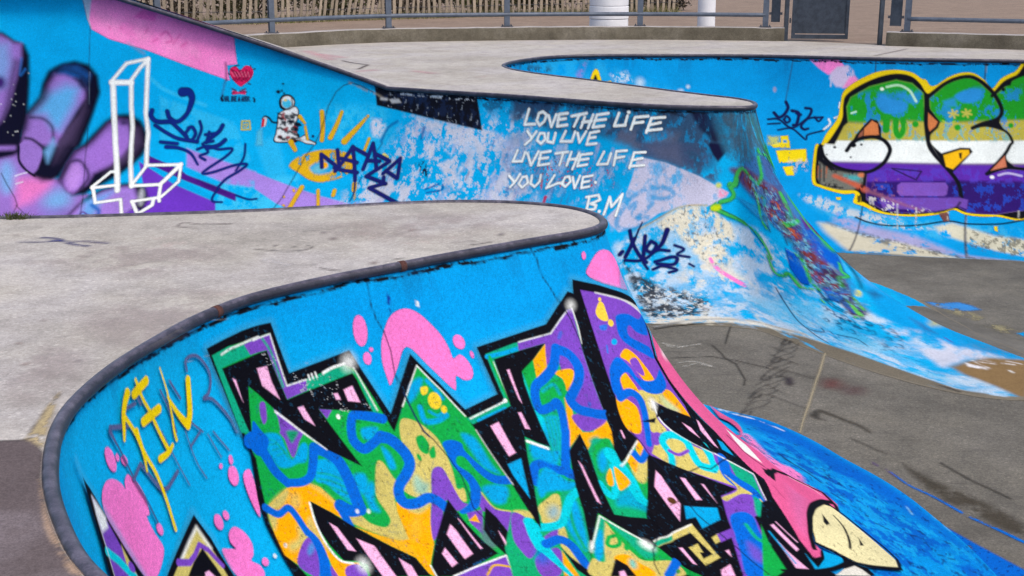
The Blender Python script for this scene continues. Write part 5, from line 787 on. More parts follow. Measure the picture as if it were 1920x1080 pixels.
('l',134,0.8,11.0,1,0,0,-1,[11.8],'19880 1640 19894 1640 19885 1669 19868 1679'),
('l',134,0.8,12.1,1,0,0,-1,[12.9],'19773 1773 19792 1761 19784 1793 19770 1801'),
('l',134,0.8,13.3,1,0,0,-1,[14.2],'19686 1854 19699 1856 19692 1893 19679 1896'),
('l',134,0.8,11.0,1,0,0,-1,[11.8],'19905 1799 19917 1802 19907 1830 19902 1820'),
('l',71,0.8,14.8,1,0,0,-1,[27.7,29.1,30.9,32.6,33.3,33.9],'19452 1593 19468 1775 19480 1940 19505 2035 19528 2114 19552 2157'),
('l',71,0.8,11.9,1,0,0,-1,[17.0],'19741 1549 19750 1631 19790 1689'),
('l',71,0.8,13.4,1,0,0,-1,[21.7],'19643 1978 19716 1967 19731 2026'),
('l',71,0.8,14.7,1,0,0,-1,[21.0],'19511 2013 19530 2028 19584 1995 19588 1946'),
('l',14,0.95,9.4,1,0,(0.06,0.2,0.19),-1,[39.4,44.7,50.1,56.0,66.9],'18920 1383 18948 1444 19010 1521 19106 1596 19207 1679'),
('p',135,0.6,72.4,1,0,0,-1,0,'16349 367 16336 396 16285 417 16217 421 16156 407 16128 380 16141 350 16191 330 16259 326 16320 340'),
('p',136,1,50.0,0,0,0,-1,0,'19922 2149 19962 2123 20004 2115 20046 2131 20094 2161 20128 2206 20169 2260 20213 2322 20266 2399 20151 2357 20078 2359 20024 2391 19977 2447 19949 2500 19937 2468 19941 2410 19940 2346 19931 2269 19920 2228'),
('p',137,1,16.5,0,0,(0.08,0.4,0.19),-1,0,'19985 2125 20019 2199 20004 2209 19971 2157'),
('l',138,0.8,12.4,0,0,(0.06,0.35,0.19),-1,[17.8],'20016 2122 20067 2202'),
('l',138,0.8,13.9,0,0,(0.06,0.35,0.19),-1,[18.2,21.7],'20051 2145 20130 2286'),
('l',138,0.8,15.8,0,0,(0.06,0.35,0.19),-1,[20.7,25.0],'20111 2191 20166 2323'),
('l',138,0.8,12.0,0,0,(0.06,0.35,0.19),-1,[17.1],'20016 2142 20023 2202'),
('l',12,0.8,12.6,0,0,0,-1,[31.6],'20065 2276 20063 2290'),
('p',139,1,42.1,0,0,(0.12,0.1,0.19),-1,0,'18546 2500 18606 2500 18663 2473 18720 2436 18779 2402 19051 2365 19117 2375 19173 2379 19222 2358 19272 2308 19453 2201 19502 2193 19548 2189 19591 2190 19629 2195 19666 2214 19698 2236 19726 2263 19752 2293 19773 2318 19791 2349 19807 2382 19821 2416 19882 2435 19889 2473 19860 2500 19840 2500 19830 2500 19810 2500 19790 2500 19760 2500 19730 2500 19700 2500 19561 2500 19502 2500 19432 2500 19362 2500 19273 2500 19133 2500 18934 2500 18745 2500 18556 2500 18556 2500'),
('l',140,0.8,21.1,1,0,0,-1,[52.7,44.9,44.5,57.4,57.8],'18507 2500 18778 2329 19057 2283 19281 2239 19466 2145'),
('l',141,0.5013394977258439,30.4,1,0,(0.06,0.42,0.16),-1,[40.8,27.0,15.2],'19972 1177 19935 1280 19962 1358'),
('l',141,0.5296541562748653,40.8,1,0,(0.06,0.42,0.16),-1,[48.4,36.2,20.4],'19599 1762 19565 1953 19632 2016'),
('l',142,0.517307239228537,200.0,1,0,(0.06,0.42,0.16),-1,[295.3,45.9,100.0],'20218 1270 20131 1371 20248 1543'),
('l',142,0.4586683791716658,30.7,1,0,(0.06,0.42,0.16),-1,[70.3,46.1,18.1],'18920 1763 18980 2042 19152 2296'),
('l',143,0.5078909904414822,29.3,1,0,(0.06,0.42,0.16),-1,[59.5,40.0,17.8],'19177 1381 19212 1552 19311 1603'),
('l',144,0.5968851227520433,41.4,1,0,(0.06,0.42,0.16),-1,[86.6,66.1,21.2],'18873 2134 18914 2487 19074 2500'),
('l',141,0.5455213477364116,32.8,1,0,(0.06,0.42,0.16),-1,[81.8,43.7,16.4],'20008 1391 19934 1528 20003 1596'),
('l',142,0.5908851815418104,36.1,1,0,(0.06,0.42,0.16),-1,[54.3,40.7,24.9],'19101 2054 19159 2291 19213 2500'),
('l',144,0.3631875130417084,40.2,1,0,(0.06,0.42,0.16),-1,[104.9,64.1,20.2],'19492 1773 19510 1873 19613 1955'),
('l',141,0.30015387124900283,27.1,1,0,(0.06,0.42,0.16),-1,[41.0,27.8,13.9],'18500 1336 18577 1533 18791 1702'),
('l',144,0.6041735182328531,44.0,1,0,(0.06,0.42,0.16),-1,[63.2,49.2,26.3],'19227 2071 19258 2247 19341 2334'),
('l',142,0.6137253777029621,30.6,1,0,(0.06,0.42,0.16),-1,[42.8,29.6,15.3],'19896 1406 19883 1543 19939 1590'),
('l',142,0.3412696512406507,34.2,1,0,(0.06,0.42,0.16),-1,[79.3,54.0,23.2],'19055 1962 19126 2234 19193 2500'),
('l',141,0.3273711637866014,34.4,1,0,(0.06,0.42,0.16),-1,[78.6,48.9,17.6],'19679 1343 19678 1445 19697 1557'),
('l',142,0.46381329787651915,42.9,1,0,(0.06,0.42,0.16),-1,[77.6,59.5,26.7],'19125 2235 19143 2500 19233 2500'),
('l',141,0.32130340046109157,30.0,1,0,(0.06,0.42,0.16),-1,[79.2,47.4,16.1],'19887 1238 19889 1347 19992 1420'),
('l',143,0.5507876081386687,32.3,1,0,(0.06,0.42,0.16),-1,[41.0,29.1,16.6],'19805 1385 19802 1530 19803 1677'),
('l',143,0.32104856160853334,34.7,1,0,(0.06,0.42,0.16),-1,[81.7,54.8,21.1],'18871 2038 18913 2274 19004 2500'),
('l',142,0.5241938292296613,28.9,1,0,(0.06,0.42,0.16),-1,[60.4,39.2,15.6],'18907 1628 19021 1869 19075 2068'),
('l',142,0.5555496370423094,27.7,1,0,(0.06,0.42,0.16),-1,[64.9,40.7,14.0],'18771 1482 18835 1709 18969 1765'),
('l',142,0.6195495386769067,36.4,1,0,(0.06,0.42,0.16),-1,[70.3,45.1,18.7],'19558 1478 19586 1592 19633 1746'),
('l',141,0.4409091499411061,28.7,1,0,(0.06,0.42,0.16),-1,[57.1,37.1,17.9],'19005 1662 19054 1848 19235 1968'),
('l',144,0.32150481695257943,29.8,1,0,(0.06,0.42,0.16),-1,[45.5,31.6,16.2],'18675 1757 18739 1954 18929 2150'),
('l',141,0.43295254009448747,31.2,1,0,(0.06,0.42,0.16),-1,[74.6,45.9,15.9],'19820 1172 19830 1313 19794 1439'),
('l',142,0.5294104987641356,30.1,1,0,(0.06,0.42,0.16),-1,[65.5,41.1,15.0],'19950 1137 19950 1256 19934 1399'),
('l',144,0.3592769641285058,31.2,1,0,(0.06,0.42,0.16),-1,[51.3,33.6,15.9],'19896 1557 19892 1669 19877 1753'),
('l',145,0.85,8.9,0,0,0,-1,[15.0],'14085 45 13982 12 13810 -48 13707 -10 13604 56 13507 194 13480 294 13427 449 13370 555 13279 665 13172 863 13085 1042 13040 1151 12949 1291'),
('l',145,0.85,7.5,0,0,0,-1,[15.0],'18149 20 18209 62 18337 48 18560 87'),
('l',145,0.85,9.2,0,0,0,-1,[12.3],'9169 885 9253 1005 9387 1161 9445 1259 9398 1378'),
('l',145,0.85,9.5,0,0,0,-1,[9.4],'9426 1259 9606 1397'),
('l',145,0.85,8.6,0,0,0,-1,[7.9],'10330 -981 10307 -533 10284 -47'),
('l',145,0.85,9.1,0,0,0,-1,[10.7],'10277 424 10265 721 10270 834 10278 951 10289 1072 10304 1199 10314 1401'),
('l',145,0.85,8.1,0,0,0,-1,[17.5],'18132 1106 18122 1191 18069 1436 18068 1484'),
('l',146,0.7,22.2,1,0,(0.03,0.4,0.1),-1,[25.9],'13775 -47 13949 18 14120 62 14224 101'),
('l',35,1,22.5,0,0,0,-1,[26.2],'14191 103 14257 106'),
]),
('pink_panel','m',0,'',[
('p',148,1,14.4,0,0,0,-1,0,'10224 -1177 10351 -1177 10333 -730 10285 -864'),
('p',149,1,10.2,0,0,0,-1,0,'10352 -1195 10473 -1231 10887 -1070 11203 -963 11681 -839 11946 -742 12211 -660 12248 -378 12263 -270 12125 -251 12165 -51 12108 -68 11590 -248 11056 -452 10565 -601 10342 -730 10307 -855'),
('p',150,0.4,144.5,0,1,(0.2,0.4,0.2),-1,0,'10366 -1052 10885 -855 11769 -535 12125 -233 11590 -301 10705 -622 10394 -766'),
('p',151,0.9,21.7,0,0,0,-1,0,'11010 -999 11212 -954 11167 -838 10885 -891'),
('p',152,0.6,72.6,0,0,0,-1,0,'11238 -927 11946 -733 12194 -592 11946 -590 11414 -767'),
('l',153,0.7,21.7,0,0,0,-1,[14.5],'11041 -676 11077 -748'),
('l',153,0.7,21.7,1,0,0,-1,[29.0],'11254 -659 11325 -695 11395 -588 11324 -552'),
('l',153,0.7,21.7,0,0,0,-1,[21.7],'11146 -569 11200 -605'),
('l',153,0.7,21.8,0,0,0,-1,[21.8],'11413 -534 11502 -660'),
('l',153,0.7,21.8,0,0,0,-1,[21.8],'11519 -498 11591 -553'),
('l',153,0.7,21.6,0,0,0,-1,[14.4],'10568 -766 10578 -730'),
('l',153,0.7,21.7,0,0,0,-1,[14.4],'10716 -757 10728 -739'),
('l',74,1,21.9,0,0,0,-1,[18.2],'12110 -287 12122 -54'),
('l',154,0.5,36.2,0,0,0,-1,[25.4],'10810 -550 11020 -407'),
('l',155,0.5,29.2,0,0,0,-1,[14.6],'12108 -36 12057 137'),
]),
('painted_hand','m',0,'',[
('p',156,1,53.5,0,0,0,-1,0,'9072 523 9368 580 9599 933 9746 963 9959 964 10158 1142 10364 1135 10322 1281 10250 1437 9982 1435 9723 1433 9449 1431 9152 1427 9110 1173 9086 942 9075 727'),
('p',157,0.9,121.7,0,0,0,-1,0,'9352 946 9599 933 9838 979 9818 1070 9601 1227 9448 1276'),
('p',158,0.9,139.8,1,0,0,-1,0,'10119 1126 10145 1208 10103 1295 10012 1352 9906 1356 9822 1303 9794 1218 9835 1134 9928 1081 10037 1078'),
('p',159,0.8,104.3,1,0,0,-1,0,'9350 931 9345 1037 9301 1104 9233 1103 9169 1034 9138 928 9150 826 9197 765 9260 766 9318 828'),
('p',160,0.6,94.9,0,0,0,-1,0,'9755 1278 10104 1280 10170 1410 9751 1407'),
('p',161,1,43.7,0,0,0,-1,0,'9072 523 9365 526 9391 662 9308 702 9076 741'),
('l',156,1,43.6,0,0,0,-1,[72.7],'9105 617 9302 613'),
('p',161,1,52.0,0,0,0,-1,0,'9382 526 10178 530 10115 637 10023 776 9935 920 9835 964 9635 933 9441 816 9359 689'),
('p',161,1,50.0,0,0,0,-1,0,'9119 -707 9204 -679 9336 -571 9446 -517 9499 -373 9493 -14 9466 241 9459 343 9412 447 9386 594 9072 590 9074 309 9086 40 9103 -325'),
('p',156,1,49.9,0,0,0,-1,0,'9118 -680 9203 -644 9320 -553 9414 -535 9408 -356 9334 -51 9289 76 9247 189 9166 341 9072 417 9079 190 9091 -45 9105 -363'),
('p',162,0.7,98.6,0,0,0,-1,0,'9113 -555 9258 -536 9279 -267 9207 14 9085 62 9092 -72 9099 -233 9106 -394'),
('p',163,1,56.5,1,0,0,-1,0,'9208 -16 9195 21 9164 41 9127 41 9099 20 9090 -18 9103 -65 9133 -94 9170 -94 9199 -64'),
('l',164,0.7,28.5,1,0,0,-1,[25.0],'9408 -338 9385 -122 9452 -194'),
('p',12,0.6679849945342616,10.7,1,0,0,-1,0,'9496 -141 9495 -136 9493 -133 9491 -133 9489 -136 9489 -141 9489 -145 9491 -148 9494 -148 9496 -145'),
('p',12,0.6034008668204189,10.8,1,0,0,-1,0,'9266 301 9265 304 9263 306 9260 306 9257 304 9257 301 9257 298 9260 296 9263 296 9265 298'),
('p',12,0.7974097814748713,10.7,1,0,0,-1,0,'9279 144 9278 147 9276 149 9273 149 9270 147 9269 144 9270 140 9273 139 9276 139 9279 141'),
('p',12,0.43412037082466404,10.9,1,0,0,-1,0,'9298 491 9297 493 9294 495 9290 495 9287 493 9286 491 9287 488 9290 486 9293 486 9296 488'),
('p',12,0.7458947289141438,10.7,1,0,0,-1,0,'9332 166 9331 169 9329 170 9326 170 9323 169 9322 166 9323 164 9326 163 9329 163 9331 164'),
('p',12,0.3119290395703911,10.8,1,0,0,-1,0,'9320 206 9318 208 9315 209 9312 209 9309 208 9308 206 9309 204 9312 203 9316 203 9318 204'),
('p',12,0.3909217484115722,10.7,1,0,0,-1,0,'9300 196 9299 199 9295 201 9290 201 9286 199 9284 196 9286 193 9290 191 9295 191 9299 193'),
('p',12,0.7532968249487805,10.9,1,0,0,-1,0,'9355 453 9354 456 9350 458 9346 458 9342 456 9340 453 9342 450 9345 448 9350 448 9354 450'),
('p',12,0.3805923266520094,10.7,1,0,0,-1,0,'9331 94 9329 98 9325 100 9320 100 9316 97 9315 94 9317 90 9321 88 9325 88 9329 90'),
('p',12,0.5651778580617225,10.8,1,0,0,-1,0,'9189 357 9188 359 9185 361 9181 361 9177 359 9176 357 9177 354 9181 352 9185 352 9188 354'),
('p',12,0.7414254592906265,10.7,1,0,0,-1,0,'9157 188 9156 191 9152 192 9148 192 9145 190 9144 188 9145 186 9148 185 9153 185 9156 186'),
('p',12,0.7601652195959644,10.9,1,0,0,-1,0,'9328 457 9327 460 9324 461 9321 461 9318 460 9317 457 9318 454 9321 452 9324 452 9327 454'),
('p',12,0.38303484274706306,10.7,1,0,0,-1,0,'9307 9 9306 12 9304 13 9301 13 9299 12 9298 9 9299 6 9301 4 9304 4 9307 6'),
('p',12,0.45478156247473034,10.8,1,0,0,-1,0,'9233 462 9232 465 9230 467 9227 467 9225 465 9224 461 9224 458 9227 456 9229 456 9232 458'),
('p',12,0.5939723558972423,10.8,1,0,0,-1,0,'9427 193 9426 196 9423 197 9419 197 9416 196 9415 193 9416 190 9419 188 9423 188 9426 190'),
('p',161,1,50.6,0,0,0,-1,0,'9386 594 9403 447 9442 305 9630 140 9695 -13 9761 -157 9945 -260 10108 -296 10280 -249 10398 -101 10409 5 10421 79 10342 256 10260 424 10165 597'),
('p',165,0.8,71.9,0,0,0,-1,0,'9814 -121 9963 -228 10141 -227 10294 -119 10266 -29 10238 42 10170 5 10101 -48'),
('p',156,1,50.6,0,0,0,-1,0,'9411 594 9445 421 9475 305 9682 140 9729 16 9832 -130 9960 -120 10136 -48 10191 5 10247 42 10236 142 10114 255 9994 410 9897 596'),
('p',166,0.85,115.9,0,0,0,-1,0,'9736 91 9992 16 10151 42 10096 192 9904 436 9813 422 9701 293 9543 279'),
('p',167,1,43.9,0,0,0,-1,0,'10150 294 10254 148 10280 256 10190 437 10112 597 9879 596 9977 449'),
('p',168,1,57.7,0,0,0,-1,0,'10102 -66 10207 -83 10273 30 10254 79 10169 29'),
('l',161,0.8,36.4,1,0,0,-1,[36.5],'9510 318 9667 331 9794 409 9820 528'),
('l',169,0.6,10.1,0,0,0,-1,[7.2],'10298 -155 10285 192'),
('p',156,1,14.8,0,0,0,-1,0,'9385 580 9467 527 9683 609 9696 705 9657 846 9603 901 9489 845 9388 731'),
('l',161,1,29.6,1,0,0,-1,[33.3],'9449 520 9554 541 9685 622 9702 705 9657 846 9608 901'),
('l',161,1,10.4,1,0,0,-1,[29.7],'9370 607 9391 759 9500 859 9615 918'),
('p',170,0.9,59.0,0,0,0,-1,0,'9706 663 9820 528 9860 582 9772 775'),
('p',167,0.9,59.2,0,0,0,-1,0,'9892 528 10107 529 9915 776 9847 804'),
('p',161,1,52.1,0,0,0,-1,0,'10262 597 10336 517 10522 372 10662 310 10805 305 10969 365 11052 476 11068 597 11016 693 10884 791 10721 907 10420 1049 10325 1122 10158 1142 10045 1079 9947 964 10024 790 10117 658'),
('p',171,1,52.2,0,0,0,-1,0,'10289 597 10541 385 10681 333 10798 346 10841 477 10852 597 10781 693 10616 806 10394 892 10323 1011 10154 1121 10056 1071 9968 964 10033 790 10127 665'),
('p',167,1,44.3,0,0,0,-1,0,'10844 372 10990 424 11041 597 10897 597 10868 477'),
('p',167,0.9,59.9,0,0,0,-1,0,'10896 584 11040 583 10913 735 10712 849 10540 907 10731 721'),
('p',172,0.8,44.1,1,0,0,-1,0,'10808 372 10798 389 10772 399 10739 399 10712 389 10701 372 10710 355 10736 345 10769 345 10797 355'),
('l',161,0.85,37.6,1,0,0,-1,[41.4],'9990 935 10060 790 10180 756 10299 848 10331 951 10244 1072'),
('p',173,1,52.8,0,0,0,-1,0,'10008 935 10095 791 10202 791 10253 907 10205 1056 10103 1087'),
('p',174,0.7,104.0,0,0,0,-1,0,'10532 530 10819 530 10729 707 10422 834 10304 749 10361 611'),
('p',161,1,54.4,0,0,0,-1,0,'10304 1199 10534 1080 10776 1019 10954 1003 11119 1056 11178 1165 11151 1288 11134 1330 11071 1297'),
('p',175,1,54.5,0,0,0,-1,0,'10134 1409 10347 1231 10557 1104 10782 1049 10961 1038 11041 1166 11017 1297 10863 1410'),
('l',161,1,54.7,1,0,0,-1,[27.5],'10143 1409 10278 1248 10439 1151'),
('p',176,0.7,78.2,0,0,0,-1,0,'10341 1199 10717 1088 10565 1232 10499 1411 10314 1401'),
('p',177,1,54.5,1,0,0,-1,0,'11125 1167 11127 1224 11117 1259 11099 1257 11079 1220 11066 1163 11066 1108 11077 1075 11095 1077 11114 1112'),
('l',178,0.9,31.8,1,0,0,-1,[51.6],'10445 1265 10552 1332 10553 1411'),
('l',179,1,11.2,1,0,0,-1,[19.9],'10296 1401 10338 1349 10421 1393'),
('l',161,0.72,79.3,1,0,0,-1,[83.4],'9445 421 9475 305 9682 134 9724 16 9823 -139 9962 -192 10173 -119 10291 17'),
('l',161,0.72,81.1,1,0,0,-1,[110.4],'10324 92 10238 320 10109 556 9975 664 9853 847 9742 934'),
('l',161,0.72,81.6,1,0,0,-1,[75.9],'9977 964 10035 804 10136 665 10321 557 10541 385 10699 333 10860 346 10992 450 11022 583 10913 735 10682 892 10419 1042'),
('l',161,0.72,78.5,1,0,0,-1,[63.1],'9342 -284 9232 163 9150 341 9088 404'),
('l',180,1,10.5,1,0,0,-1,[15.0],'9357 917 9434 895 9503 881'),
('l',180,1,10.5,0,0,0,-1,[15.1],'9379 1006 9465 984'),
('l',145,0.85,8.9,0,1,0,-1,[15.0],'14085 45 13982 12 13810 -48 13707 -10 13604 56 13507 194 13480 294 13427 449 13370 555 13279 665 13172 863 13085 1042 13040 1151 12949 1291'),
('l',145,0.85,7.5,0,1,0,-1,[15.0],'18149 20 18209 62 18337 48 18560 87'),
('l',145,0.85,9.2,0,1,0,-1,[12.3],'9169 885 9253 1005 9387 1161 9445 1259 9398 1378'),
('l',145,0.85,9.5,0,1,0,-1,[9.4],'9426 1259 9606 1397'),
('l',145,0.85,8.6,0,1,0,-1,[7.9],'10330 -981 10307 -533 10284 -47'),
('l',145,0.85,9.1,0,1,0,-1,[10.7],'10277 424 10265 721 10270 834 10278 951 10289 1072 10304 1199 10314 1401'),
('l',145,0.85,8.1,0,1,0,-1,[17.5],'18132 1106 18122 1191 18069 1436 18068 1484'),
]),
('white_cross_outline','m',0,'',[
('l',12,1,21.7,0,0,0,-1,[39.8],'10586 -32 10788 -272 11082 -335'),
('l',12,1,21.7,0,0,0,-1,[72.5],'10586 -11 10847 -11'),
('l',12,1,21.8,0,0,0,-1,[43.5],'10842 -38 10965 -209 11076 -326'),
('l',12,1,22.2,0,0,0,-1,[70.6],'10603 5 10616 269 10655 584 10691 763 10753 1088'),
('l',12,1,22.2,0,0,0,-1,[55.7],'10846 5 10847 218 10873 411 10870 597 10884 791 10934 1041'),
('l',12,1,21.8,0,0,0,-1,[55.0],'11076 -326 11070 -212 11063 -97 11057 12 11051 91 11046 281 11088 476 11083 597 11100 805'),
('l',12,1,15.1,0,0,0,-1,[41.5],'11094 805 11565 795'),
('l',12,1,15.2,0,0,0,-1,[41.9],'11096 819 10931 1026'),
('l',12,1,15.4,0,0,0,-1,[46.1],'10933 1033 11321 1016'),
('l',12,1,15.1,0,0,0,-1,[53.2],'11321 1016 11509 845 11570 791'),
('l',12,1,15.3,0,0,0,-1,[38.3],'11571 795 11569 977 11368 1156'),
('l',12,1,15.6,0,0,0,-1,[42.7],'11331 1024 11333 1164 11353 1212'),
('l',12,1,15.6,0,0,0,-1,[43.0],'10980 1218 11333 1167'),
('l',12,1,15.7,0,0,0,-1,[47.3],'10979 1214 11091 1374 11264 1262 11269 1188'),
('l',12,1,15.1,0,0,0,-1,[37.9],'10401 1045 10626 878 10701 873'),
('l',12,1,15.3,0,0,0,-1,[42.2],'10403 1057 10750 1023'),
('l',12,1,15.6,0,0,0,-1,[43.1],'10419 1065 10484 1235 10819 1191 10882 1401'),
]),
('heart_stencil','m',0,'',[
('p',181,1,10.2,1,0,0,-1,0,'12170 -144 12182 -216 12249 -234 12307 -185 12374 -245 12445 -233 12482 -165 12447 -75 12358 1 12301 17 12215 -55'),
('l',182,0.85,10.2,1,0,0,-1,[10.9],'12175 -207 12236 -127 12208 -62'),
('l',182,0.85,10.2,1,0,0,-1,[10.9],'12200 -195 12256 -107 12226 -53'),
('l',182,0.85,10.2,1,0,0,-1,[10.9],'12225 -182 12275 -120 12244 -44'),
('l',182,0.85,10.2,1,0,0,-1,[10.9],'12250 -170 12295 -101 12261 -36'),
('l',182,0.85,10.2,1,0,0,-1,[10.9],'12274 -204 12314 -113 12279 -63'),
('l',182,0.85,10.2,1,0,0,-1,[10.9],'12300 -192 12334 -126 12297 -54'),
('l',182,0.85,10.2,1,0,0,-1,[10.9],'12325 -180 12354 -107 12315 -45'),
('l',182,0.85,10.2,1,0,0,-1,[10.9],'12350 -167 12373 -119 12333 -36'),
('l',182,0.85,10.2,1,0,0,-1,[11.0],'12374 -202 12393 -100 12351 -64'),
('l',182,0.85,10.2,1,0,0,-1,[11.0],'12399 -189 12413 -113 12369 -55'),
('l',182,0.85,10.2,1,0,0,-1,[11.0],'12425 -177 12432 -125 12387 -46'),
('l',182,0.85,10.2,1,0,0,-1,[11.0],'12450 -165 12452 -106 12405 -37'),
('l',183,0.8,10.2,0,0,0,-1,[7.3],'12187 -162 12232 -100'),
('l',183,0.8,10.2,0,0,0,-1,[7.3],'12232 -163 12272 -100'),
('l',183,0.8,10.2,0,0,0,-1,[7.3],'12277 -163 12311 -101'),
('l',183,0.8,10.2,0,0,0,-1,[7.3],'12321 -164 12350 -101'),
('l',183,0.8,10.2,0,0,0,-1,[7.3],'12366 -164 12390 -102'),
('l',183,0.8,10.2,0,0,0,-1,[7.3],'12410 -165 12429 -102'),
('l',184,1,10.2,0,0,0,-1,[9.1],'12223 -234 12285 -256'),
('l',184,1,10.2,0,0,0,-1,[9.1],'12445 -254 12454 -219'),
('l',184,1,10.2,0,0,0,-1,[9.1],'12481 -201 12508 -210'),
('l',184,1,10.2,0,0,0,-1,[9.1],'12170 -126 12147 -144'),
('l',184,1,10.2,0,0,0,-1,[9.1],'12412 -12 12448 0'),
('p',185,1,10.2,0,0,0,-1,0,'12207 61 12288 75 12378 57 12382 94 12292 88 12208 98'),
('l',186,1,10.2,1,0,0,-1,[11.0],'12202 43 12252 61 12199 86'),
('l',186,1,10.2,1,0,0,-1,[11.0],'12381 41 12306 67 12396 72'),
('l',187,1,8.8,0,0,0,-1,[8.4],'12097 159 12098 117 12109 146 12117 117 12121 159'),
('l',187,1,8.8,0,0,0,-1,[8.4],'12126 159 12137 116 12150 159'),
('l',187,1,8.8,0,0,0,-1,[8.4],'12130 144 12144 144'),
('l',187,1,8.8,0,0,0,-1,[8.4],'12154 116 12155 159 12174 159'),
('l',187,1,8.8,0,0,0,-1,[8.4],'12195 116 12196 159'),
('l',187,1,8.8,0,0,0,-1,[8.4],'12214 158 12212 116 12235 158 12233 116'),
('l',187,1,8.8,0,0,0,-1,[8.4],'12262 115 12241 116 12243 158 12264 158'),
('l',187,1,8.8,0,0,0,-1,[8.4],'12242 137 12258 137'),
('l',187,1,8.8,0,0,0,-1,[8.4],'12288 158 12298 115 12311 158'),
('l',187,1,8.8,0,0,0,-1,[8.4],'12292 143 12306 143'),
('l',187,1,8.8,0,0,0,-1,[8.4],'12333 157 12343 115 12357 157'),
('l',187,1,8.8,0,0,0,-1,[8.4],'12337 142 12351 142'),
('l',187,1,8.8,0,0,0,-1,[8.4],'12362 157 12363 115 12374 144 12382 114 12386 157'),
('l',187,1,8.8,0,0,0,-1,[8.4],'12401 114 12391 136 12403 157 12414 135 12401 114'),
('l',187,1,8.8,0,0,0,-1,[8.4],'12421 156 12419 114 12438 122 12420 135 12442 156'),
('l',188,1,10.3,1,0,0,-1,[11.0,22.0,33.0],'12078 106 12060 131 12072 152'),
('l',188,1,10.3,1,0,0,-1,[11.0,16.5,22.0],'12488 127 12506 139 12504 158'),
]),
('yellow_stamp','m',0,'',[
('l',189,1,10.4,0,0,0,-1,[20.3],'12349 350 12452 346 12470 427 12351 431 12349 350'),
('l',189,1,10.4,1,0,0,-1,[16.7],'12379 382 12424 375 12417 401 12385 404'),
]),
('astronaut_stencil','m',0,'',[
('p',190,1,10.4,1,0,0,-1,0,'12837 278 12910 236 12964 228 13052 196 13113 238 13104 327 13073 379 13119 456 13161 494 13227 464 13273 505 13397 548 13278 560 13163 531 13028 547 12814 545 12820 461 12828 370'),
('p',191,1,10.4,1,0,0,-1,0,'12849 282 12914 244 13049 206 13100 241 13089 327 13059 379 13105 456 13145 505 13225 477 13260 512 13369 549 13259 551 13143 521 13018 539 12827 537 12833 461 12843 370'),
('l',192,0.9,8.9,1,0,0,-1,[29.5],'12883 282 12914 268 12903 294'),
('l',193,0.9,8.9,1,0,0,-1,[22.4],'12925 522 12947 521 12956 526'),
('l',193,0.9,8.9,1,0,0,-1,[22.2],'12853 312 12898 318 12906 315'),
('l',193,0.9,8.9,1,0,0,-1,[37.1],'12917 422 12967 430 12954 441'),
('l',193,0.9,8.9,1,0,0,-1,[22.2],'12916 357 12937 355 12941 379'),
('l',192,0.9,8.9,1,0,0,-1,[29.7],'13056 398 13070 391 13106 405'),
('l',193,0.9,8.9,1,0,0,-1,[29.6],'13020 304 13056 300 13046 311'),
('l',193,0.9,8.9,1,0,0,-1,[22.1],'13028 263 13060 275 13070 278'),
('l',193,0.9,8.9,1,0,0,-1,[36.9],'13002 291 13023 287 13030 305'),
('l',193,0.9,8.9,1,0,0,-1,[37.0],'12900 349 12936 351 12928 356'),
('l',192,0.9,8.9,1,0,0,-1,[29.7],'13055 442 13097 443 13084 449'),
('l',193,0.9,8.9,1,0,0,-1,[22.2],'12878 377 12904 364 12939 383'),
('l',193,0.9,8.9,1,0,0,-1,[29.6],'13000 340 13027 351 13053 348'),
('l',193,0.9,8.9,1,0,0,-1,[22.3],'13078 418 13102 407 13116 420'),
('l',193,0.9,8.9,1,0,0,-1,[29.8],'12947 514 12982 508 12987 522'),
('l',192,0.9,9.0,1,0,0,-1,[37.3],'13057 522 13077 534 13094 526'),
('l',193,0.9,8.9,1,0,0,-1,[22.2],'12837 269 12874 281 12883 281'),
('l',193,0.9,8.9,1,0,0,-1,[22.2],'12977 339 12996 338 13030 347'),
('l',193,0.9,8.9,1,0,0,-1,[22.2],'13084 379 13115 377 13113 389'),
('l',193,0.9,8.9,1,0,0,-1,[22.2],'12996 367 13027 352 13026 372'),
('l',192,0.9,8.9,1,0,0,-1,[29.6],'12879 316 12898 302 12939 328'),
('l',193,0.9,8.9,1,0,0,-1,[37.0],'13083 359 13122 365 13135 369'),
('l',193,0.9,8.9,1,0,0,-1,[37.0],'12849 311 12898 321 12884 325'),
('l',193,0.9,8.9,1,0,0,-1,[29.7],'13042 424 13076 427 13091 430'),
('l',193,0.9,9.0,1,0,0,-1,[22.4],'13085 510 13130 501 13132 513'),
('l',192,0.9,8.9,1,0,0,-1,[29.7],'12938 420 12975 405 12965 434'),
('l',193,0.9,8.9,1,0,0,-1,[29.7],'12987 454 13008 438 13046 453'),
('l',193,0.9,8.9,1,0,0,-1,[29.5],'13046 282 13092 282 13103 286'),
('l',193,0.9,8.9,1,0,0,-1,[37.0],'13000 341 13042 338 13041 341'),
('l',193,0.9,8.9,1,0,0,-1,[29.7],'12845 415 12879 406 12898 415'),
('l',192,0.9,8.9,1,0,0,-1,[22.3],'12867 492 12892 486 12892 515'),
('l',193,0.9,8.9,1,0,0,-1,[29.6],'12941 308 12970 314 12997 316'),
('l',193,0.9,8.9,1,0,0,-1,[29.8],'12868 502 12900 499 12926 520'),
('l',193,0.9,8.9,1,0,0,-1,[22.3],'12864 493 12903 503 12903 495'),
('l',193,0.9,8.9,1,0,0,-1,[22.2],'12972 352 12992 341 13013 359'),
('l',192,0.9,8.9,1,0,0,-1,[37.2],'12986 497 13007 500 13010 499'),
('l',193,0.9,8.9,1,0,0,-1,[37.1],'13037 413 13054 404 13094 420'),
('l',193,0.9,9.0,1,0,0,-1,[37.3],'13047 519 13059 504 13107 530'),
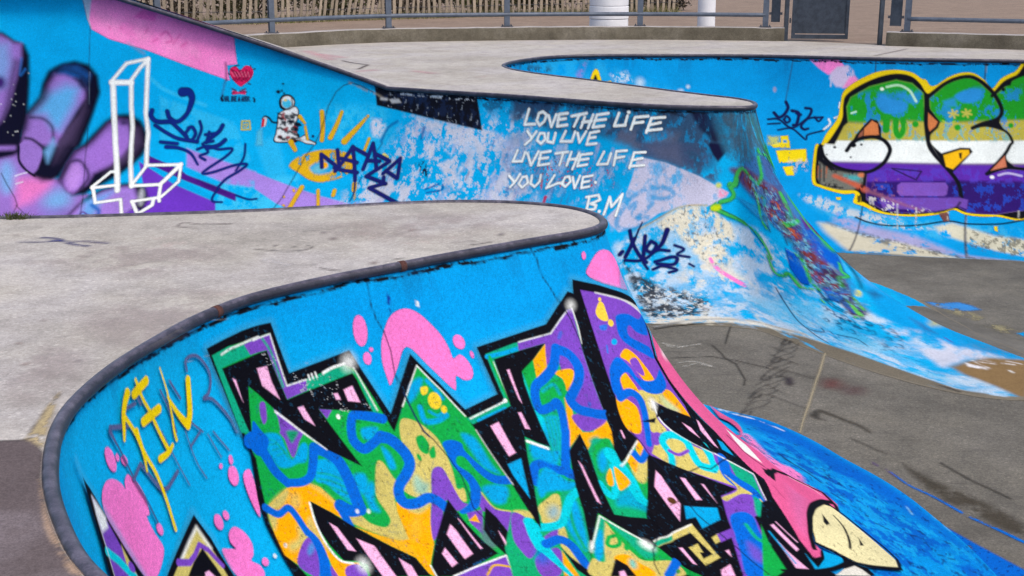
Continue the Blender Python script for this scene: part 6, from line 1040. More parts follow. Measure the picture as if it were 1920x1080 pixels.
('l',193,0.9,8.9,1,0,0,-1,[37.2],'13075 462 13102 471 13130 475'),
('l',193,0.9,8.9,1,0,0,-1,[36.9],'12936 291 12964 294 12960 292'),
('p',190,1,10.3,1,0,0,-1,0,'13056 161 13039 204 12987 231 12919 232 12863 207 12840 164 12858 121 12910 95 12977 94 13033 119'),
('p',191,1,10.3,1,0,0,-1,0,'13042 159 13028 194 12986 216 12932 216 12887 196 12868 161 12883 127 12925 105 12978 104 13023 125'),
('p',194,1,10.3,1,0,0,-1,0,'13007 190 12985 210 12948 217 12909 208 12884 186 12883 161 12905 141 12943 134 12981 143 13006 164'),
('p',195,1,8.8,1,0,0,-1,0,'12943 138 12943 145 12936 150 12925 153 12913 153 12907 148 12907 142 12914 136 12925 133 12937 134'),
('l',190,1,10.3,1,0,0,-1,[18.4],'12866 129 12892 104 12973 98 13033 133'),
('l',190,1,10.3,1,0,0,-1,[16.6],'12868 154 12864 204 12919 231'),
('l',190,1,10.3,1,0,0,-1,[14.7],'13007 127 13018 189 12963 221'),
('l',190,1,10.3,1,0,0,-1,[16.6],'12839 357 12766 351 12717 314 12661 298 12627 321'),
('l',190,1,10.4,0,0,0,-1,[11.1],'13068 366 13160 377'),
('l',190,1,10.4,1,0,0,-1,[14.9],'13161 514 13291 524 13379 553'),
('l',191,1,10.5,1,0,0,-1,[18.7],'13187 507 13283 531 13370 555'),
('p',196,1,10.4,0,0,0,-1,0,'12627 324 12678 318 12670 385 12618 409'),
('p',191,1,10.4,0,0,0,-1,0,'12660 323 12685 320 12677 385 12656 398'),
('l',191,1,10.3,0,0,0,-1,[11.1],'12645 315 12672 314'),
('p',197,1,10.3,1,0,0,-1,0,'12847 65 12843 73 12831 78 12817 78 12805 73 12800 65 12804 57 12816 52 12830 52 12842 57'),
('p',197,1,10.2,1,0,0,-1,0,'12898 -14 12896 -8 12891 -4 12884 -4 12879 -7 12877 -14 12879 -20 12884 -24 12891 -24 12896 -20'),
('p',197,1,10.3,1,0,0,-1,0,'12881 54 12879 59 12875 62 12869 62 12865 59 12863 55 12864 50 12869 48 12874 47 12879 50'),
('p',197,1,10.3,1,0,0,-1,0,'12911 79 12910 85 12906 88 12902 88 12898 85 12896 79 12897 73 12901 70 12905 69 12909 73'),
('p',198,1,10.4,1,0,0,-1,0,'13352 479 13350 486 13342 491 13332 491 13323 487 13319 480 13321 473 13329 469 13339 469 13348 473'),
('p',199,0.7,29.8,0,0,0,-1,0,'12568 451 12627 411 12658 583 12566 584'),
]),
('painted_eye','m',0,'',[
('p',36,0.95,18.9,1,0,(0.12,0.17,0.14),-1,0,'13064 794 13139 709 13348 636 13602 606 13846 636 13963 700 13942 797 13817 889 13568 948 13375 927 13208 855'),
('p',200,1,30.3,1,0,0,-1,0,'13353 794 13453 743 13588 723 13706 750 13669 827 13528 864 13411 845'),
('p',201,0.7,45.5,1,0,0,-1,0,'13597 780 13592 808 13549 835 13486 850 13426 848 13392 829 13398 801 13441 774 13504 759 13564 761'),
('p',29,1,15.1,1,0,0,-1,0,'13598 767 13593 786 13570 799 13538 800 13509 789 13494 769 13500 750 13523 737 13555 736 13584 747'),
('l',36,0.92,10.4,1,0,0,-1,[63.0],'13429 245 13460 397 13465 514'),
('l',36,0.92,10.4,1,0,0,-1,[47.9,61.1,74.4],'13701 240 13638 380 13580 485'),
('l',36,0.92,10.4,1,0,(0.1,0.2,0.12),-1,[37.2,65.1,93.3],'14048 268 13924 385 13777 519'),
('l',36,0.92,10.4,0,0,0,-1,[55.4,29.6],'13133 295 13209 357'),
('l',36,0.92,10.4,0,0,0,-1,[33.5],'13216 389 13267 511'),
('l',36,0.9,10.5,0,0,0,-1,[74.7,56.3],'13040 543 13114 621'),
('l',36,0.9,10.9,1,0,0,-1,[66.4],'13294 1013 13242 1129 13190 1267'),
('l',36,0.9,10.9,0,0,0,-1,[46.8],'13531 1043 13595 1247'),
('l',36,0.9,10.8,0,0,0,-1,[58.1],'13765 1035 13762 1088'),
('l',36,0.9,10.9,0,0,0,-1,[65.9],'14028 947 14046 1016'),
('l',36,0.9,10.6,0,0,0,-1,[41.5],'14101 482 14061 615'),
('l',36,0.9,10.8,0,0,0,-1,[30.9],'13185 1046 13196 1061'),
('l',36,0.9,10.9,0,0,0,-1,[27.3],'13071 1127 13077 1134'),
('l',36,0.9,11.1,0,0,0,-1,[27.6],'13092 1229 13108 1237'),
('l',36,0.5,11.0,0,0,(0.04,0.45,0.1),-1,[39.2],'14047 1023 14126 1156'),
('l',202,0.9,10.9,0,0,0,-1,[46.5],'14341 628 14398 652'),
('l',145,0.85,8.9,0,1,0,-1,[15.0],'14085 45 13982 12 13810 -48 13707 -10 13604 56 13507 194 13480 294 13427 449 13370 555 13279 665 13172 863 13085 1042 13040 1151 12949 1291'),
('l',145,0.85,7.5,0,1,0,-1,[15.0],'18149 20 18209 62 18337 48 18560 87'),
('l',145,0.85,9.2,0,1,0,-1,[12.3],'9169 885 9253 1005 9387 1161 9445 1259 9398 1378'),
('l',145,0.85,9.5,0,1,0,-1,[9.4],'9426 1259 9606 1397'),
('l',145,0.85,8.6,0,1,0,-1,[7.9],'10330 -981 10307 -533 10284 -47'),
('l',145,0.85,9.1,0,1,0,-1,[10.7],'10277 424 10265 721 10270 834 10278 951 10289 1072 10304 1199 10314 1401'),
('l',145,0.85,8.1,0,1,0,-1,[17.5],'18132 1106 18122 1191 18069 1436 18068 1484'),
]),
('navy_tag','m',0,'',[
('l',203,1,14.6,1,0,0,-1,[127.7,105.8,84.1,62.4],'11535 77 11625 77 11666 139 11629 241'),
('l',203,1,14.7,1,0,0,-1,[58.8],'11666 152 11604 279 11482 359 11372 325 11333 261'),
('l',203,1,14.7,1,0,0,-1,[62.4],'11129 253 11119 307 11203 360 11392 360'),
('l',203,1,14.8,1,0,0,-1,[51.8],'11373 351 11496 428 11612 507'),
('l',203,1,14.8,1,0,0,-1,[44.4],'11649 414 11595 487 11670 546 11732 480 11685 414 11631 421'),
('l',203,1,14.8,1,0,0,-1,[37.0],'11780 355 11808 433 11764 539'),
('l',203,1,14.8,1,0,0,-1,[48.1],'11178 397 11337 469 11505 527 11762 559'),
('l',203,1,14.8,0,0,0,-1,[37.1],'11863 485 11998 471'),
('l',203,1,14.9,0,0,0,-1,[37.2],'11863 565 11979 548'),
('l',203,1,14.9,0,0,0,-1,[37.1],'11915 458 11890 565'),
('l',203,1,14.8,1,0,0,-1,[55.6],'12094 392 12042 457 11905 538'),
('l',203,1,14.9,0,0,0,-1,[44.7],'11264 562 11492 578'),
('l',203,1,14.9,1,0,0,-1,[56.0],'12141 536 12056 590 11914 619'),
('l',203,1,15.0,1,0,0,-1,[55.9,46.0,36.2,26.4],'11347 612 11515 622 11685 675 11802 793'),
('l',203,1,15.1,1,0,0,-1,[34.0],'11771 634 11912 598 12062 631 12246 622 12181 698 11946 834 11886 888 12026 872 12306 794 12473 781 12390 850 12223 940 12131 1031'),
('l',203,1,15.7,1,0,0,-1,[27.3],'12134 1046 12076 1156 12098 1207 12221 1213'),
('l',203,1,15.0,1,0,0,-1,[26.3],'12422 573 12420 709 12335 851'),
('l',203,1,15.6,1,0,0,-1,[23.5],'12395 1127 12575 1171 12695 1163'),
('l',203,1,15.0,1,0,0,-1,[33.8],'11837 579 11920 660 11816 702 11895 743'),
]),
('navy_tag','m',0,'',[
('l',204,1,12.1,0,0,0,-1,[50.9],'13520 790 13482 657 13764 796 13698 607'),
('l',204,1,12.2,0,0,0,-1,[51.2],'13715 826 13801 719 13901 568 13968 754 14025 910'),
('l',204,1,12.2,0,0,0,-1,[51.4],'13697 791 13834 815 14028 828'),
('l',204,1,12.1,0,0,0,-1,[51.0],'13902 574 14108 642'),
('l',204,1,12.1,0,0,0,-1,[51.1],'13767 693 13997 726'),
('l',204,1,12.3,0,0,0,-1,[51.8],'14101 790 14165 525 14291 781'),
('l',204,1,12.3,0,0,0,-1,[51.9],'14136 699 14308 697'),
('l',204,1,12.4,0,0,0,-1,[52.6],'14239 631 14452 689 14171 861 14501 923'),
('l',204,1,12.6,0,0,0,-1,[53.0],'14407 818 14599 650 14648 853 14433 786'),
('l',204,1,12.6,0,0,0,-1,[53.4],'14435 856 14460 926 14267 982 14781 1113'),
('l',204,0.9,10.9,1,0,0,-1,[26.9,17.6,7.9],'14024 907 14059 1052 14036 1146'),
('l',204,0.8,10.8,0,0,0,-1,[9.6],'14101 875 14088 947'),
]),
('navy_tag','m',0,'',[
('l',205,1,11.8,1,0,0,-1,[14.8],'18159 1036 18135 1120 18115 1220'),
('l',205,1,12.1,0,0,0,-1,[43.9],'18111 1206 18065 1420'),
('l',205,1,12.1,1,0,0,-1,[40.2],'18039 1127 18100 1250 18221 1406 18292 1464'),
('l',205,1,12.0,1,0,0,-1,[43.4],'18220 1170 18239 1328 18250 1419'),
('l',205,1,12.0,1,0,0,-1,[39.9],'18290 1229 18260 1312 18323 1340 18359 1259 18295 1221'),
('l',205,1,11.8,1,0,0,-1,[58.1,47.6,37.4],'18450 1092 18419 1225 18368 1310'),
('l',205,1,12.2,1,0,0,-1,[37.1],'18075 1459 18247 1439 18376 1316 18499 1311'),
('l',205,1,12.1,1,0,0,-1,[40.4],'18376 1446 18520 1381 18588 1393 18555 1465 18400 1466'),
('l',205,1,12.2,1,0,0,-1,[34.2],'18371 1539 18455 1491 18594 1527 18527 1563'),
('l',205,1,12.3,0,0,0,-1,[51.2],'18001 1395 18018 1362'),
('l',205,1,12.3,0,0,0,-1,[27.4],'18259 1466 18319 1543'),
('l',205,1,11.8,1,0,0,-1,[29.5],'18547 1248 18647 1287 18584 1348 18708 1373'),
('l',205,1,12.0,0,0,0,-1,[23.3],'18712 1450 18760 1480'),
]),
('white_writing','m',0,'',[
('l',206,1,10.8,0,0,0,-1,[37.8],'16342 108 16310 244 16456 232'),
('l',206,1,10.8,0,0,0,-1,[37.6],'16491 135 16473 200 16526 240 16584 200 16604 143 16545 119 16491 135'),
('l',206,1,10.7,0,0,0,-1,[37.3],'16636 149 16698 241 16745 134'),
('l',206,1,10.5,0,0,0,-1,[37.0],'16903 115 16784 130 16783 234 16916 215'),
('l',206,1,10.6,0,0,0,-1,[36.9],'16780 176 16885 162'),
('l',206,1,10.5,0,0,0,-1,[36.6],'16962 137 17167 101'),
('l',206,1,10.5,0,0,0,-1,[36.7],'17067 120 17015 221'),
('l',206,1,10.4,0,0,0,-1,[36.5],'17147 136 17115 227'),
('l',206,1,10.4,0,0,0,-1,[36.2],'17266 110 17215 226'),
('l',206,1,10.4,0,0,0,-1,[36.4],'17123 181 17251 163'),
('l',206,1,10.2,0,0,0,-1,[35.7],'17489 87 17321 108 17283 215 17445 195'),
('l',206,1,10.2,0,0,0,-1,[35.7],'17303 157 17459 139'),
('l',206,1,9.9,0,0,0,-1,[34.5],'17646 79 17596 189 17752 177'),
('l',206,1,9.8,0,0,0,-1,[34.2],'17768 98 17747 168'),
('l',206,1,9.7,0,0,0,-1,[33.8],'18051 91 17874 106 17833 209'),
('l',206,1,9.7,0,0,0,-1,[33.8],'17859 156 17990 141'),
('l',206,1,9.5,0,0,0,-1,[33.3],'18283 93 18101 105 18046 227'),
('l',206,1,9.5,0,0,0,-1,[33.2],'18076 163 18228 138'),
('l',206,1,9.5,0,0,0,-1,[33.2],'18050 210 18248 191'),
('p',206,1,9.1,1,0,0,-1,0,'17807 66 17804 75 17792 80 17776 81 17762 76 17756 68 17759 59 17771 54 17787 53 17801 58'),
('l',206,1,10.8,0,0,0,-1,[36.1],'16364 300 16441 355'),
('l',206,1,10.8,0,0,0,-1,[36.1],'16492 296 16431 374 16365 420'),
('l',206,1,10.8,0,0,0,-1,[35.9],'16548 308 16523 371 16591 398 16640 356 16612 306 16548 308'),
('l',206,1,10.7,0,0,0,-1,[35.6],'16669 301 16677 374 16765 380 16772 295'),
('l',206,1,10.5,0,0,0,-1,[35.2],'16911 270 16867 363 17002 354'),
('l',206,1,10.5,0,0,0,-1,[35.0],'17040 268 17020 353'),
('l',206,1,10.5,0,0,0,-1,[34.9],'17080 277 17127 354 17196 257'),
('l',206,1,10.3,0,0,0,-1,[34.4],'17383 244 17257 265 17235 367 17373 351'),
('l',206,1,10.3,0,0,0,-1,[34.5],'17244 312 17344 297'),
('l',206,1,10.9,0,0,0,-1,[34.6],'16279 478 16246 586 16370 574'),
('l',206,1,10.9,0,0,0,-1,[34.5],'16388 488 16376 574'),
('l',206,1,10.9,0,0,0,-1,[34.4],'16425 496 16517 604 16576 471'),
('l',206,1,10.7,0,0,0,-1,[34.0],'16751 457 16617 479 16618 597 16772 572'),
('l',206,1,10.8,0,0,0,-1,[34.0],'16614 535 16733 518'),
('l',206,1,10.6,0,0,0,-1,[33.5],'16829 473 16993 448'),
('l',206,1,10.6,0,0,0,-1,[33.6],'16933 459 16917 574'),
('l',206,1,10.6,0,0,0,-1,[33.5],'17042 447 17016 570'),
('l',206,1,10.5,0,0,0,-1,[33.4],'17151 449 17108 597'),
('l',206,1,10.6,0,0,0,-1,[33.4],'17021 516 17136 501'),
('l',206,1,10.4,0,0,0,-1,[33.0],'17336 440 17180 462 17167 566 17298 542'),
('l',206,1,10.4,0,0,0,-1,[33.1],'17172 510 17300 490'),
('l',206,1,10.1,0,0,0,-1,[32.1],'17504 417 17443 533 17577 519'),
('l',206,1,10.0,0,0,0,-1,[31.7],'17608 425 17583 519'),
('l',206,1,9.9,0,0,0,-1,[31.3],'17813 390 17677 403 17671 526'),
('l',206,1,9.9,0,0,0,-1,[31.4],'17673 464 17790 444'),
('l',206,1,9.7,0,0,0,-1,[30.8],'18064 393 17916 404 17883 541'),
('l',206,1,9.7,0,0,0,-1,[30.8],'17899 469 18035 447'),
('l',206,1,9.7,0,0,0,-1,[30.8],'17884 524 18068 506'),
('l',206,1,11.0,0,0,0,-1,[33.0],'16245 723 16345 775'),
('l',206,1,11.0,0,0,0,-1,[33.1],'16393 697 16352 781 16308 831'),
('l',206,1,11.0,0,0,0,-1,[32.9],'16442 722 16414 790 16479 822 16541 769 16496 711 16442 722'),
('l',206,1,10.9,0,0,0,-1,[32.6],'16569 699 16583 776 16652 800 16701 744 16692 684'),
('l',206,1,10.7,0,0,0,-1,[32.1],'16885 670 16821 800 16952 743 17029 731'),
('l',206,1,10.6,0,0,0,-1,[31.9],'17039 677 17014 743 17076 766 17128 711 17091 667 17039 677'),
('l',206,1,10.6,0,0,0,-1,[31.7],'17142 670 17209 768 17237 650'),
('l',206,1,10.4,0,0,0,-1,[31.2],'17413 635 17284 659 17300 761 17403 738'),
('l',206,1,10.4,0,0,0,-1,[31.2],'17290 709 17384 689'),
('p',206,1,9.6,1,0,0,-1,0,'17494 694 17493 703 17484 709 17471 710 17458 705 17451 697 17452 688 17461 682 17474 681 17487 686'),
('l',206,1,10.4,0,0,0,-1,[32.9],'17441 837 17455 969'),
('l',206,1,10.3,0,0,0,-1,[32.6],'17403 841 17553 810 17589 852 17484 899 17557 909 17554 947 17448 969'),
('l',206,1,10.0,0,0,0,-1,[31.8],'17684 990 17704 818 17755 908 17855 781 17831 992'),
('p',206,1,9.5,1,0,0,-1,0,'17639 964 17638 973 17630 980 17618 981 17606 976 17599 967 17600 958 17607 951 17620 950 17632 955'),
]),
('flame_mural','m',0,'',[
('p',207,0.8,69.9,0,0,(0.16,0.38,0.16),-1,0,'19174 516 19343 470 19623 420 19972 373 20083 460 20228 723 20218 814 20258 901 20194 989 20126 1073 20067 1163 20025 1256 19992 1351 19962 1446 19897 1651 19836 1615 19837 1505 19831 1399 19818 1294 19795 1192 19774 1084 19737 978 19675 875 19577 773 19493 711 19387 648 19271 584'),
('p',208,1,53.1,0,0,(0.22,0.28,0.16),-1,0,'19174 516 19303 507 19500 494 19729 547 19881 604 20016 635 19970 837 19997 1063 19983 1271 19960 1335 19941 1401 19922 1468 19903 1535 19872 1678 19823 1690 19826 1548 19800 1371 19802 1147 19785 1093 19764 1041 19737 989 19703 938 19678 886 19646 833 19605 782 19553 730'),
('p',209,1,28.7,0,0,(0.08,0.5,0.1),-1,0,'19566 707 19722 717 19849 732 19880 778 19904 825 19923 873 19938 921 19885 1051 19796 972 19690 851'),
('p',210,1,30.3,0,0,(0.12,0.62,0.06),-1,0,'19174 516 19303 507 19500 494 19729 547 19881 604 20016 635 19970 837 19997 1063 19983 1271 19960 1335 19941 1401 19922 1468 19903 1535 19872 1678 19823 1690 19826 1548 19800 1371 19802 1147 19785 1093 19764 1041 19737 989 19703 938 19678 886 19646 833 19605 782 19553 730'),
('p',211,1,23.3,0,0,(0.06,0.4,0.1),-1,0,'19972 373 20076 417 20739 428 20268 632 19991 668 19896 540'),
('p',106,1,30.6,0,0,0,-1,0,'19238 758 19535 811 19661 898 19641 991 19546 913 19335 809'),
('p',212,1,59.8,0,0,(0.25,0.3,0.16),-1,0,'20082 889 20208 924 20218 951 20218 1018 20218 1065 20258 1145 20130 1211 20052 1262 20002 1319 19964 1291 19941 1224 19931 1093 19958 975 20008 930'),
('p',213,1,46.5,0,0,(0.08,0.45,0.1),-1,0,'20057 887 20218 951 20218 1084 20074 1064 20013 968'),
('p',214,1,16.4,0,0,0,-1,0,'19707 1139 19780 1183 19770 1320 19715 1464 19668 1459 19656 1324'),
('p',215,1,40.3,0,0,(0.14,0.3,0.16),-1,0,'19786 1442 19918 1423 19903 1535 19872 1649 19826 1683 19811 1593 19772 1569'),
('p',216,1,32.0,0,0,(0.05,0.4,0.1),-1,0,'19767 1241 19819 1277 19831 1478 19800 1485 19759 1357'),
('l',217,1,15.7,1,0,(0.09,0.26,0.14),-1,[54.3,52.3,50.5,49.0,46.8],'18934 862 19026 813 19152 780 19194 736 19155 678'),
('l',217,1,15.8,1,0,(0.09,0.26,0.14),-1,[81.8,76.8,71.8],'19156 654 19209 641 19232 605'),
('l',217,1,17.2,1,0,(0.09,0.26,0.14),-1,[47.7,44.4,41.2,37.6,32.5],'19233 593 19288 533 19408 499 19564 564 19671 623'),
('l',217,1,16.8,1,0,(0.09,0.26,0.14),-1,[40.6,34.8,30.4,27.5],'19671 623 19822 542 19886 414 19959 331'),
('l',217,1,20.0,1,0,(0.09,0.26,0.14),-1,[22.5,28.5,91.2],'19946 341 20064 375 20651 404'),
('l',217,1,15.8,1,0,(0.09,0.26,0.14),-1,[56.6,46.2,42.7],'18949 865 19145 935 19333 991'),
('l',217,1,20.5,1,0,(0.09,0.26,0.14),-1,[36.2,36.3,34.2,31.8],'19299 984 19439 1047 19506 1156 19525 1274'),
('l',217,1,19.2,1,0,(0.09,0.26,0.14),-1,[31.5],'19593 661 19600 771 19566 910 19599 997'),
('l',217,1,18.6,1,0,(0.09,0.26,0.14),-1,[41.4],'19635 713 19722 717 19685 786'),
('p',218,1,18.9,1,0,0,-1,0,'19043 854 19035 873 19006 889 18967 895 18933 890 18917 874 18925 855 18954 839 18994 833 19028 838'),
('l',219,0.8,10.2,1,0,0,-1,[9.4,10.1,11.9,12.4],'19026 876 19235 955 19394 1031 19491 1159'),
('l',219,0.6,9.7,1,0,0,-1,[10.4],'19246 674 19419 516 19627 648'),
('l',217,1,49.6,1,0,(0.09,0.28,0.14),-1,[138.9,350.0,119.8],'20690 331 21073 359 21075 407'),
('l',220,0.5,26.4,1,0,(0.06,0.4,0.12),-1,[23.5,62.5,21.3],'20917 316 21073 359 21065 403'),
('l',217,1,18.7,1,0,(0.09,0.28,0.14),-1,[39.2,52.7,62.1],'20001 679 19983 763 19926 879'),
('l',220,0.5,10.7,1,0,(0.06,0.4,0.12),-1,[10.7,9.5,8.9],'20044 675 20016 758 19949 872'),
('l',217,1,18.3,1,0,(0.09,0.28,0.14),-1,[89.5,68.3,53.8],'19819 937 19911 921 19989 902'),
('l',220,0.5,10.1,1,0,(0.06,0.4,0.12),-1,[9.2],'19841 929 19933 915 20016 897'),
('l',217,1,29.9,1,0,(0.09,0.28,0.14),-1,[210.0,44.4,41.4,45.0],'20238 746 20137 874 20104 991 20129 1096'),
('l',220,0.5,46.9,1,0,(0.06,0.4,0.12),-1,[62.5,31.4,23.3,62.5],'20238 746 20258 873 20181 992 20218 1099'),
('l',217,1,19.4,1,0,(0.09,0.28,0.14),-1,[67.2,54.4,42.1],'19782 1171 19788 1238 19770 1320'),
('l',220,0.5,10.8,1,0,(0.06,0.4,0.12),-1,[9.6],'19799 1162 19804 1228 19785 1310'),
('l',217,1,20.7,1,0,(0.09,0.28,0.14),-1,[42.7,46.5,50.0],'19763 1333 19744 1419 19754 1492'),
('l',220,0.5,11.5,1,0,(0.06,0.4,0.12),-1,[10.1],'19779 1323 19759 1408 19768 1481'),
('l',217,1,21.8,1,0,(0.09,0.28,0.14),-1,[29.7,38.5,46.1,52.6,61.1],'19495 1258 19499 1410 19553 1430 19617 1390 19642 1499'),
('l',220,0.5,12.2,1,0,(0.06,0.4,0.12),-1,[10.8],'19515 1245 19516 1396 19570 1416 19634 1377 19658 1486'),
('l',217,1,87.9,0,0,(0.09,0.28,0.14),-1,[350.0,95.0],'20218 1131 20258 1189'),
('l',220,0.5,49.2,0,0,(0.06,0.4,0.12),-1,[62.5,33.9],'20218 1133 20258 1198'),
('l',217,1,20.0,1,0,(0.09,0.28,0.14),-1,[38.5,39.3,45.0,47.2,53.3],'20038 1259 19993 1317 20001 1363 19933 1367 19904 1445'),
('l',220,0.5,11.3,1,0,(0.06,0.4,0.12),-1,[11.8,10.1,10.7,9.4,9.4],'20063 1257 20010 1313 20017 1359 19947 1361 19917 1438'),
('l',221,1,19.7,1,0,(0.07,0.26,0.14),-1,[27.1,45.6,63.4],'19856 1548 19856 1623 19851 1688'),
('l',221,1,20.7,0,0,(0.07,0.26,0.14),-1,[42.9,23.4],'19844 1701 19812 1723'),
('l',221,1,19.5,1,0,(0.07,0.26,0.14),-1,[26.9,36.9,46.6],'19903 1535 19894 1605 19892 1634'),
('l',221,1,21.4,0,0,(0.07,0.26,0.14),-1,[24.0],'19665 1503 19721 1498'),
('l',221,1,21.6,0,0,(0.07,0.26,0.14),-1,[21.1],'19721 1593 19726 1628'),
('l',222,0.7,11.0,0,0,0,-1,[11.9],'19620 971 19628 1016'),
('l',222,0.7,10.7,0,0,0,-1,[11.5],'19746 1110 19767 975'),
('l',222,0.7,70.0,1,0,0,-1,[87.5,87.5,14.3],'20218 1019 20218 1201 20010 1455'),
('l',222,0.7,11.2,0,0,0,-1,[12.0],'19814 1256 19773 1469'),
('l',222,0.8,11.7,1,0,0,-1,[16.8],'19750 1499 19755 1593 19789 1665 19823 1690'),
('l',222,0.8,10.9,1,0,0,-1,[15.8],'19815 1586 19883 1527 19895 1582 19867 1656'),
('p',223,0.7,62.1,0,1,(0.07,0.6,0.07),-1,0,'19470 558 19704 578 19881 604 19911 661 19933 719 19948 778 19957 836 19975 944 19979 1052 19974 1160 19963 1269 19941 1379 19918 1490 19894 1605 19869 1726 19854 1681 19836 1639 19815 1598 19791 1558 19781 1467 19764 1378 19739 1292 19703 1208 19681 1121 19647 1036 19598 952 19528 869 19524 789 19513 711 19496 634'),
('p',224,0.6,62.1,0,1,(0.04,0.68,0.05),-1,0,'19470 558 19704 578 19881 604 19911 661 19933 719 19948 778 19957 836 19975 944 19979 1052 19974 1160 19963 1269 19941 1379 19918 1490 19894 1605 19869 1726 19854 1681 19836 1639 19815 1598 19791 1558 19781 1467 19764 1378 19739 1292 19703 1208 19681 1121 19647 1036 19598 952 19528 869 19524 789 19513 711 19496 634'),
('p',225,0.6,62.1,0,1,(0.06,0.64,0.06),-1,0,'19470 558 19704 578 19881 604 19911 661 19933 719 19948 778 19957 836 19975 944 19979 1052 19974 1160 19963 1269 19941 1379 19918 1490 19894 1605 19869 1726 19854 1681 19836 1639 19815 1598 19791 1558 19781 1467 19764 1378 19739 1292 19703 1208 19681 1121 19647 1036 19598 952 19528 869 19524 789 19513 711 19496 634'),
]),
('far_base','f',248,'',[
('p',226,0.5,74.5,0,0,(0.14,0.45,0.1),-1,0,'28471 45 28930 49 29216 47 29475 38 29727 26 29850 72 29981 118 30127 163 30286 207 30579 255 30858 303 31128 350 31392 399 31138 383 30879 370 30612 358 30333 348 30030 324 29769 288 29497 253 29217 216 29084 174 28928 132 28720 89'),
('p',227,0.7,70.6,0,0,(0.08,0.45,0.12),-1,0,'28021 50 28471 45 28847 75 29105 101 29049 179 28792 156 28444 133'),
('p',228,1,55.3,0,0,(0.05,0.5,0.1),-1,0,'29980 209 30239 179 30333 291 30062 295'),
('p',229,0.8,56.1,0,0,(0.06,0.4,0.1),-1,0,'29448 224 29606 76 29648 49 29551 241'),
('p',12,0.6,74.1,1,0,0,-1,0,'30544 284 30531 309 30499 326 30459 327 30427 313 30415 289 30428 263 30460 247 30500 246 30532 260'),
('p',12,0.7,27.8,1,0,0,-1,0,'31333 307 31328 316 31315 322 31298 323 31285 317 31280 308 31286 298 31299 293 31315 292 31328 298'),
('p',12,0.6,37.2,1,0,0,-1,0,'31228 348 31220 356 31197 361 31170 362 31148 358 31139 350 31148 342 31171 337 31198 336 31220 341'),
('p',230,0.5,353.3,0,0,0,-1,0,'32533 30 33524 24 34640 19 35673 19 36591 17 36615 196 36040 206 35421 213 34762 220 34061 229 33398 343 33173 315 32954 288 32745 260 32550 231'),
('p',231,0.5,106.5,0,0,(0.12,0.45,0.1),-1,0,'33298 1490 33512 1497 33717 1504 33914 1511 34105 1519 34843 1711 35266 1735 35716 1759 36206 1780 36728 1795 36726 1973 36717 2185 36148 2136 35656 2081 35222 2026 34820 1974 34578 1917 34340 1864 34098 1815 33840 1769 33714 1695 33581 1625 33442 1556'),
('p',232,0.9,104.5,0,0,(0.3,0.16,0.12),-1,0,'33858 1646 34237 1827 34927 1992 35078 2072 35228 2160 35378 2257 35528 2370 35773 2409 36046 2450 36377 2490 36715 2500 36726 2500 36050 2500 35538 2451 35122 2310 34730 2195 34529 2103 34327 2020 34118 1945 33893 1876'),
('p',233,1,79.0,0,0,(0.3,0.16,0.1),-1,0,'33666 1848 33798 1849 33917 1888 34032 1928 34141 1970 34246 2014 34736 2135 34922 2210 35111 2293 35302 2388 35494 2500 35756 2500 36061 2500 36432 2500 36759 2500 36770 2500 36432 2500 36061 2500 35767 2500 35494 2500 35233 2500 34982 2500 34764 2500 34549 2474 34111 2415 33958 2184 33787 2006'),
('p',234,1,67.0,0,0,(0.16,0.24,0.1),-1,0,'35235 1818 35508 1746 35668 1791 35832 1837 36004 1885 36185 1933 36347 1942 36521 1951 36673 1959 36809 1967 36803 2134 36792 2341 36656 2312 36486 2284 36296 2255 36129 2226 35699 2079 35313 1949'),
('p',235,0.7,74.8,0,0,(0.08,0.58,0.08),-1,0,'35702 1843 35960 1875 36238 1908 36548 1938 36809 1967 36803 2134 36792 2341 36665 2338 36510 2334 36323 2330 36157 2323 35907 2239 35681 2162'),
('p',236,0.7,54.9,0,0,(0.06,0.55,0.1),-1,0,'33781 1862 34017 1912 34235 1965 34444 2023 34655 2086 34863 2155 35076 2230 35294 2314 35518 2410 35778 2430 36072 2448 36435 2462 36761 2469 36759 2500 36388 2500 35996 2500 35680 2500 35396 2500 35172 2453 34966 2360 34764 2280 34564 2209 34383 2108 34197 2019 33998 1937'),
('l',237,0.6,39.2,1,0,(0.1,0.4,0.1),-1,[28.1,29.5,31.4,34.1,37.6,39.3],'33776 1828 34277 1999 34651 2142 35065 2297 35512 2432 36652 2486'),
('p',238,0.8,63.6,0,0,(0.07,0.5,0.08),-1,0,'33290 1455 33670 1471 33963 1582 34333 1657 34766 1735 35228 1862 34756 1884 34337 1778 33865 1685 33442 1556'),
('p',239,1,96.4,0,0,(0.3,0.2,0.1),-1,0,'34052 2426 34706 2451 34884 2486 35069 2500 35277 2500 35494 2500 35756 2500 36061 2500 36432 2500 36759 2500 36770 2500 35854 2500 35168 2500 34612 2500 34121 2500 34088 2500'),
('l',240,0.85,10.7,1,0,0,-1,[17.8],'34288 5 34297 251 34286 531 34285 827'),
('l',240,0.85,12.7,1,0,0,-1,[18.4,19.2,21.1,23.4,30.5],'34274 827 34256 1179 34227 1663 34195 1969 34126 2412'),
('l',240,0.85,10.4,1,0,0,-1,[26.1],'36061 24 36052 230 36009 480 35927 769'),
('l',241,0.5,12.1,1,0,(0.05,0.45,0.1),-1,[19.5],'36073 24 36063 230 36021 480 35939 769'),
('l',240,0.85,12.0,1,0,0,-1,[26.9,28.1,30.0,32.8,43.9],'35927 796 35866 1154 35769 1530 35697 1843 35602 2403'),
('l',241,0.5,14.0,1,0,(0.05,0.45,0.1),-1,[20.2,21.0,22.5,24.6,32.9],'35939 796 35878 1153 35782 1530 35710 1842 35615 2402'),
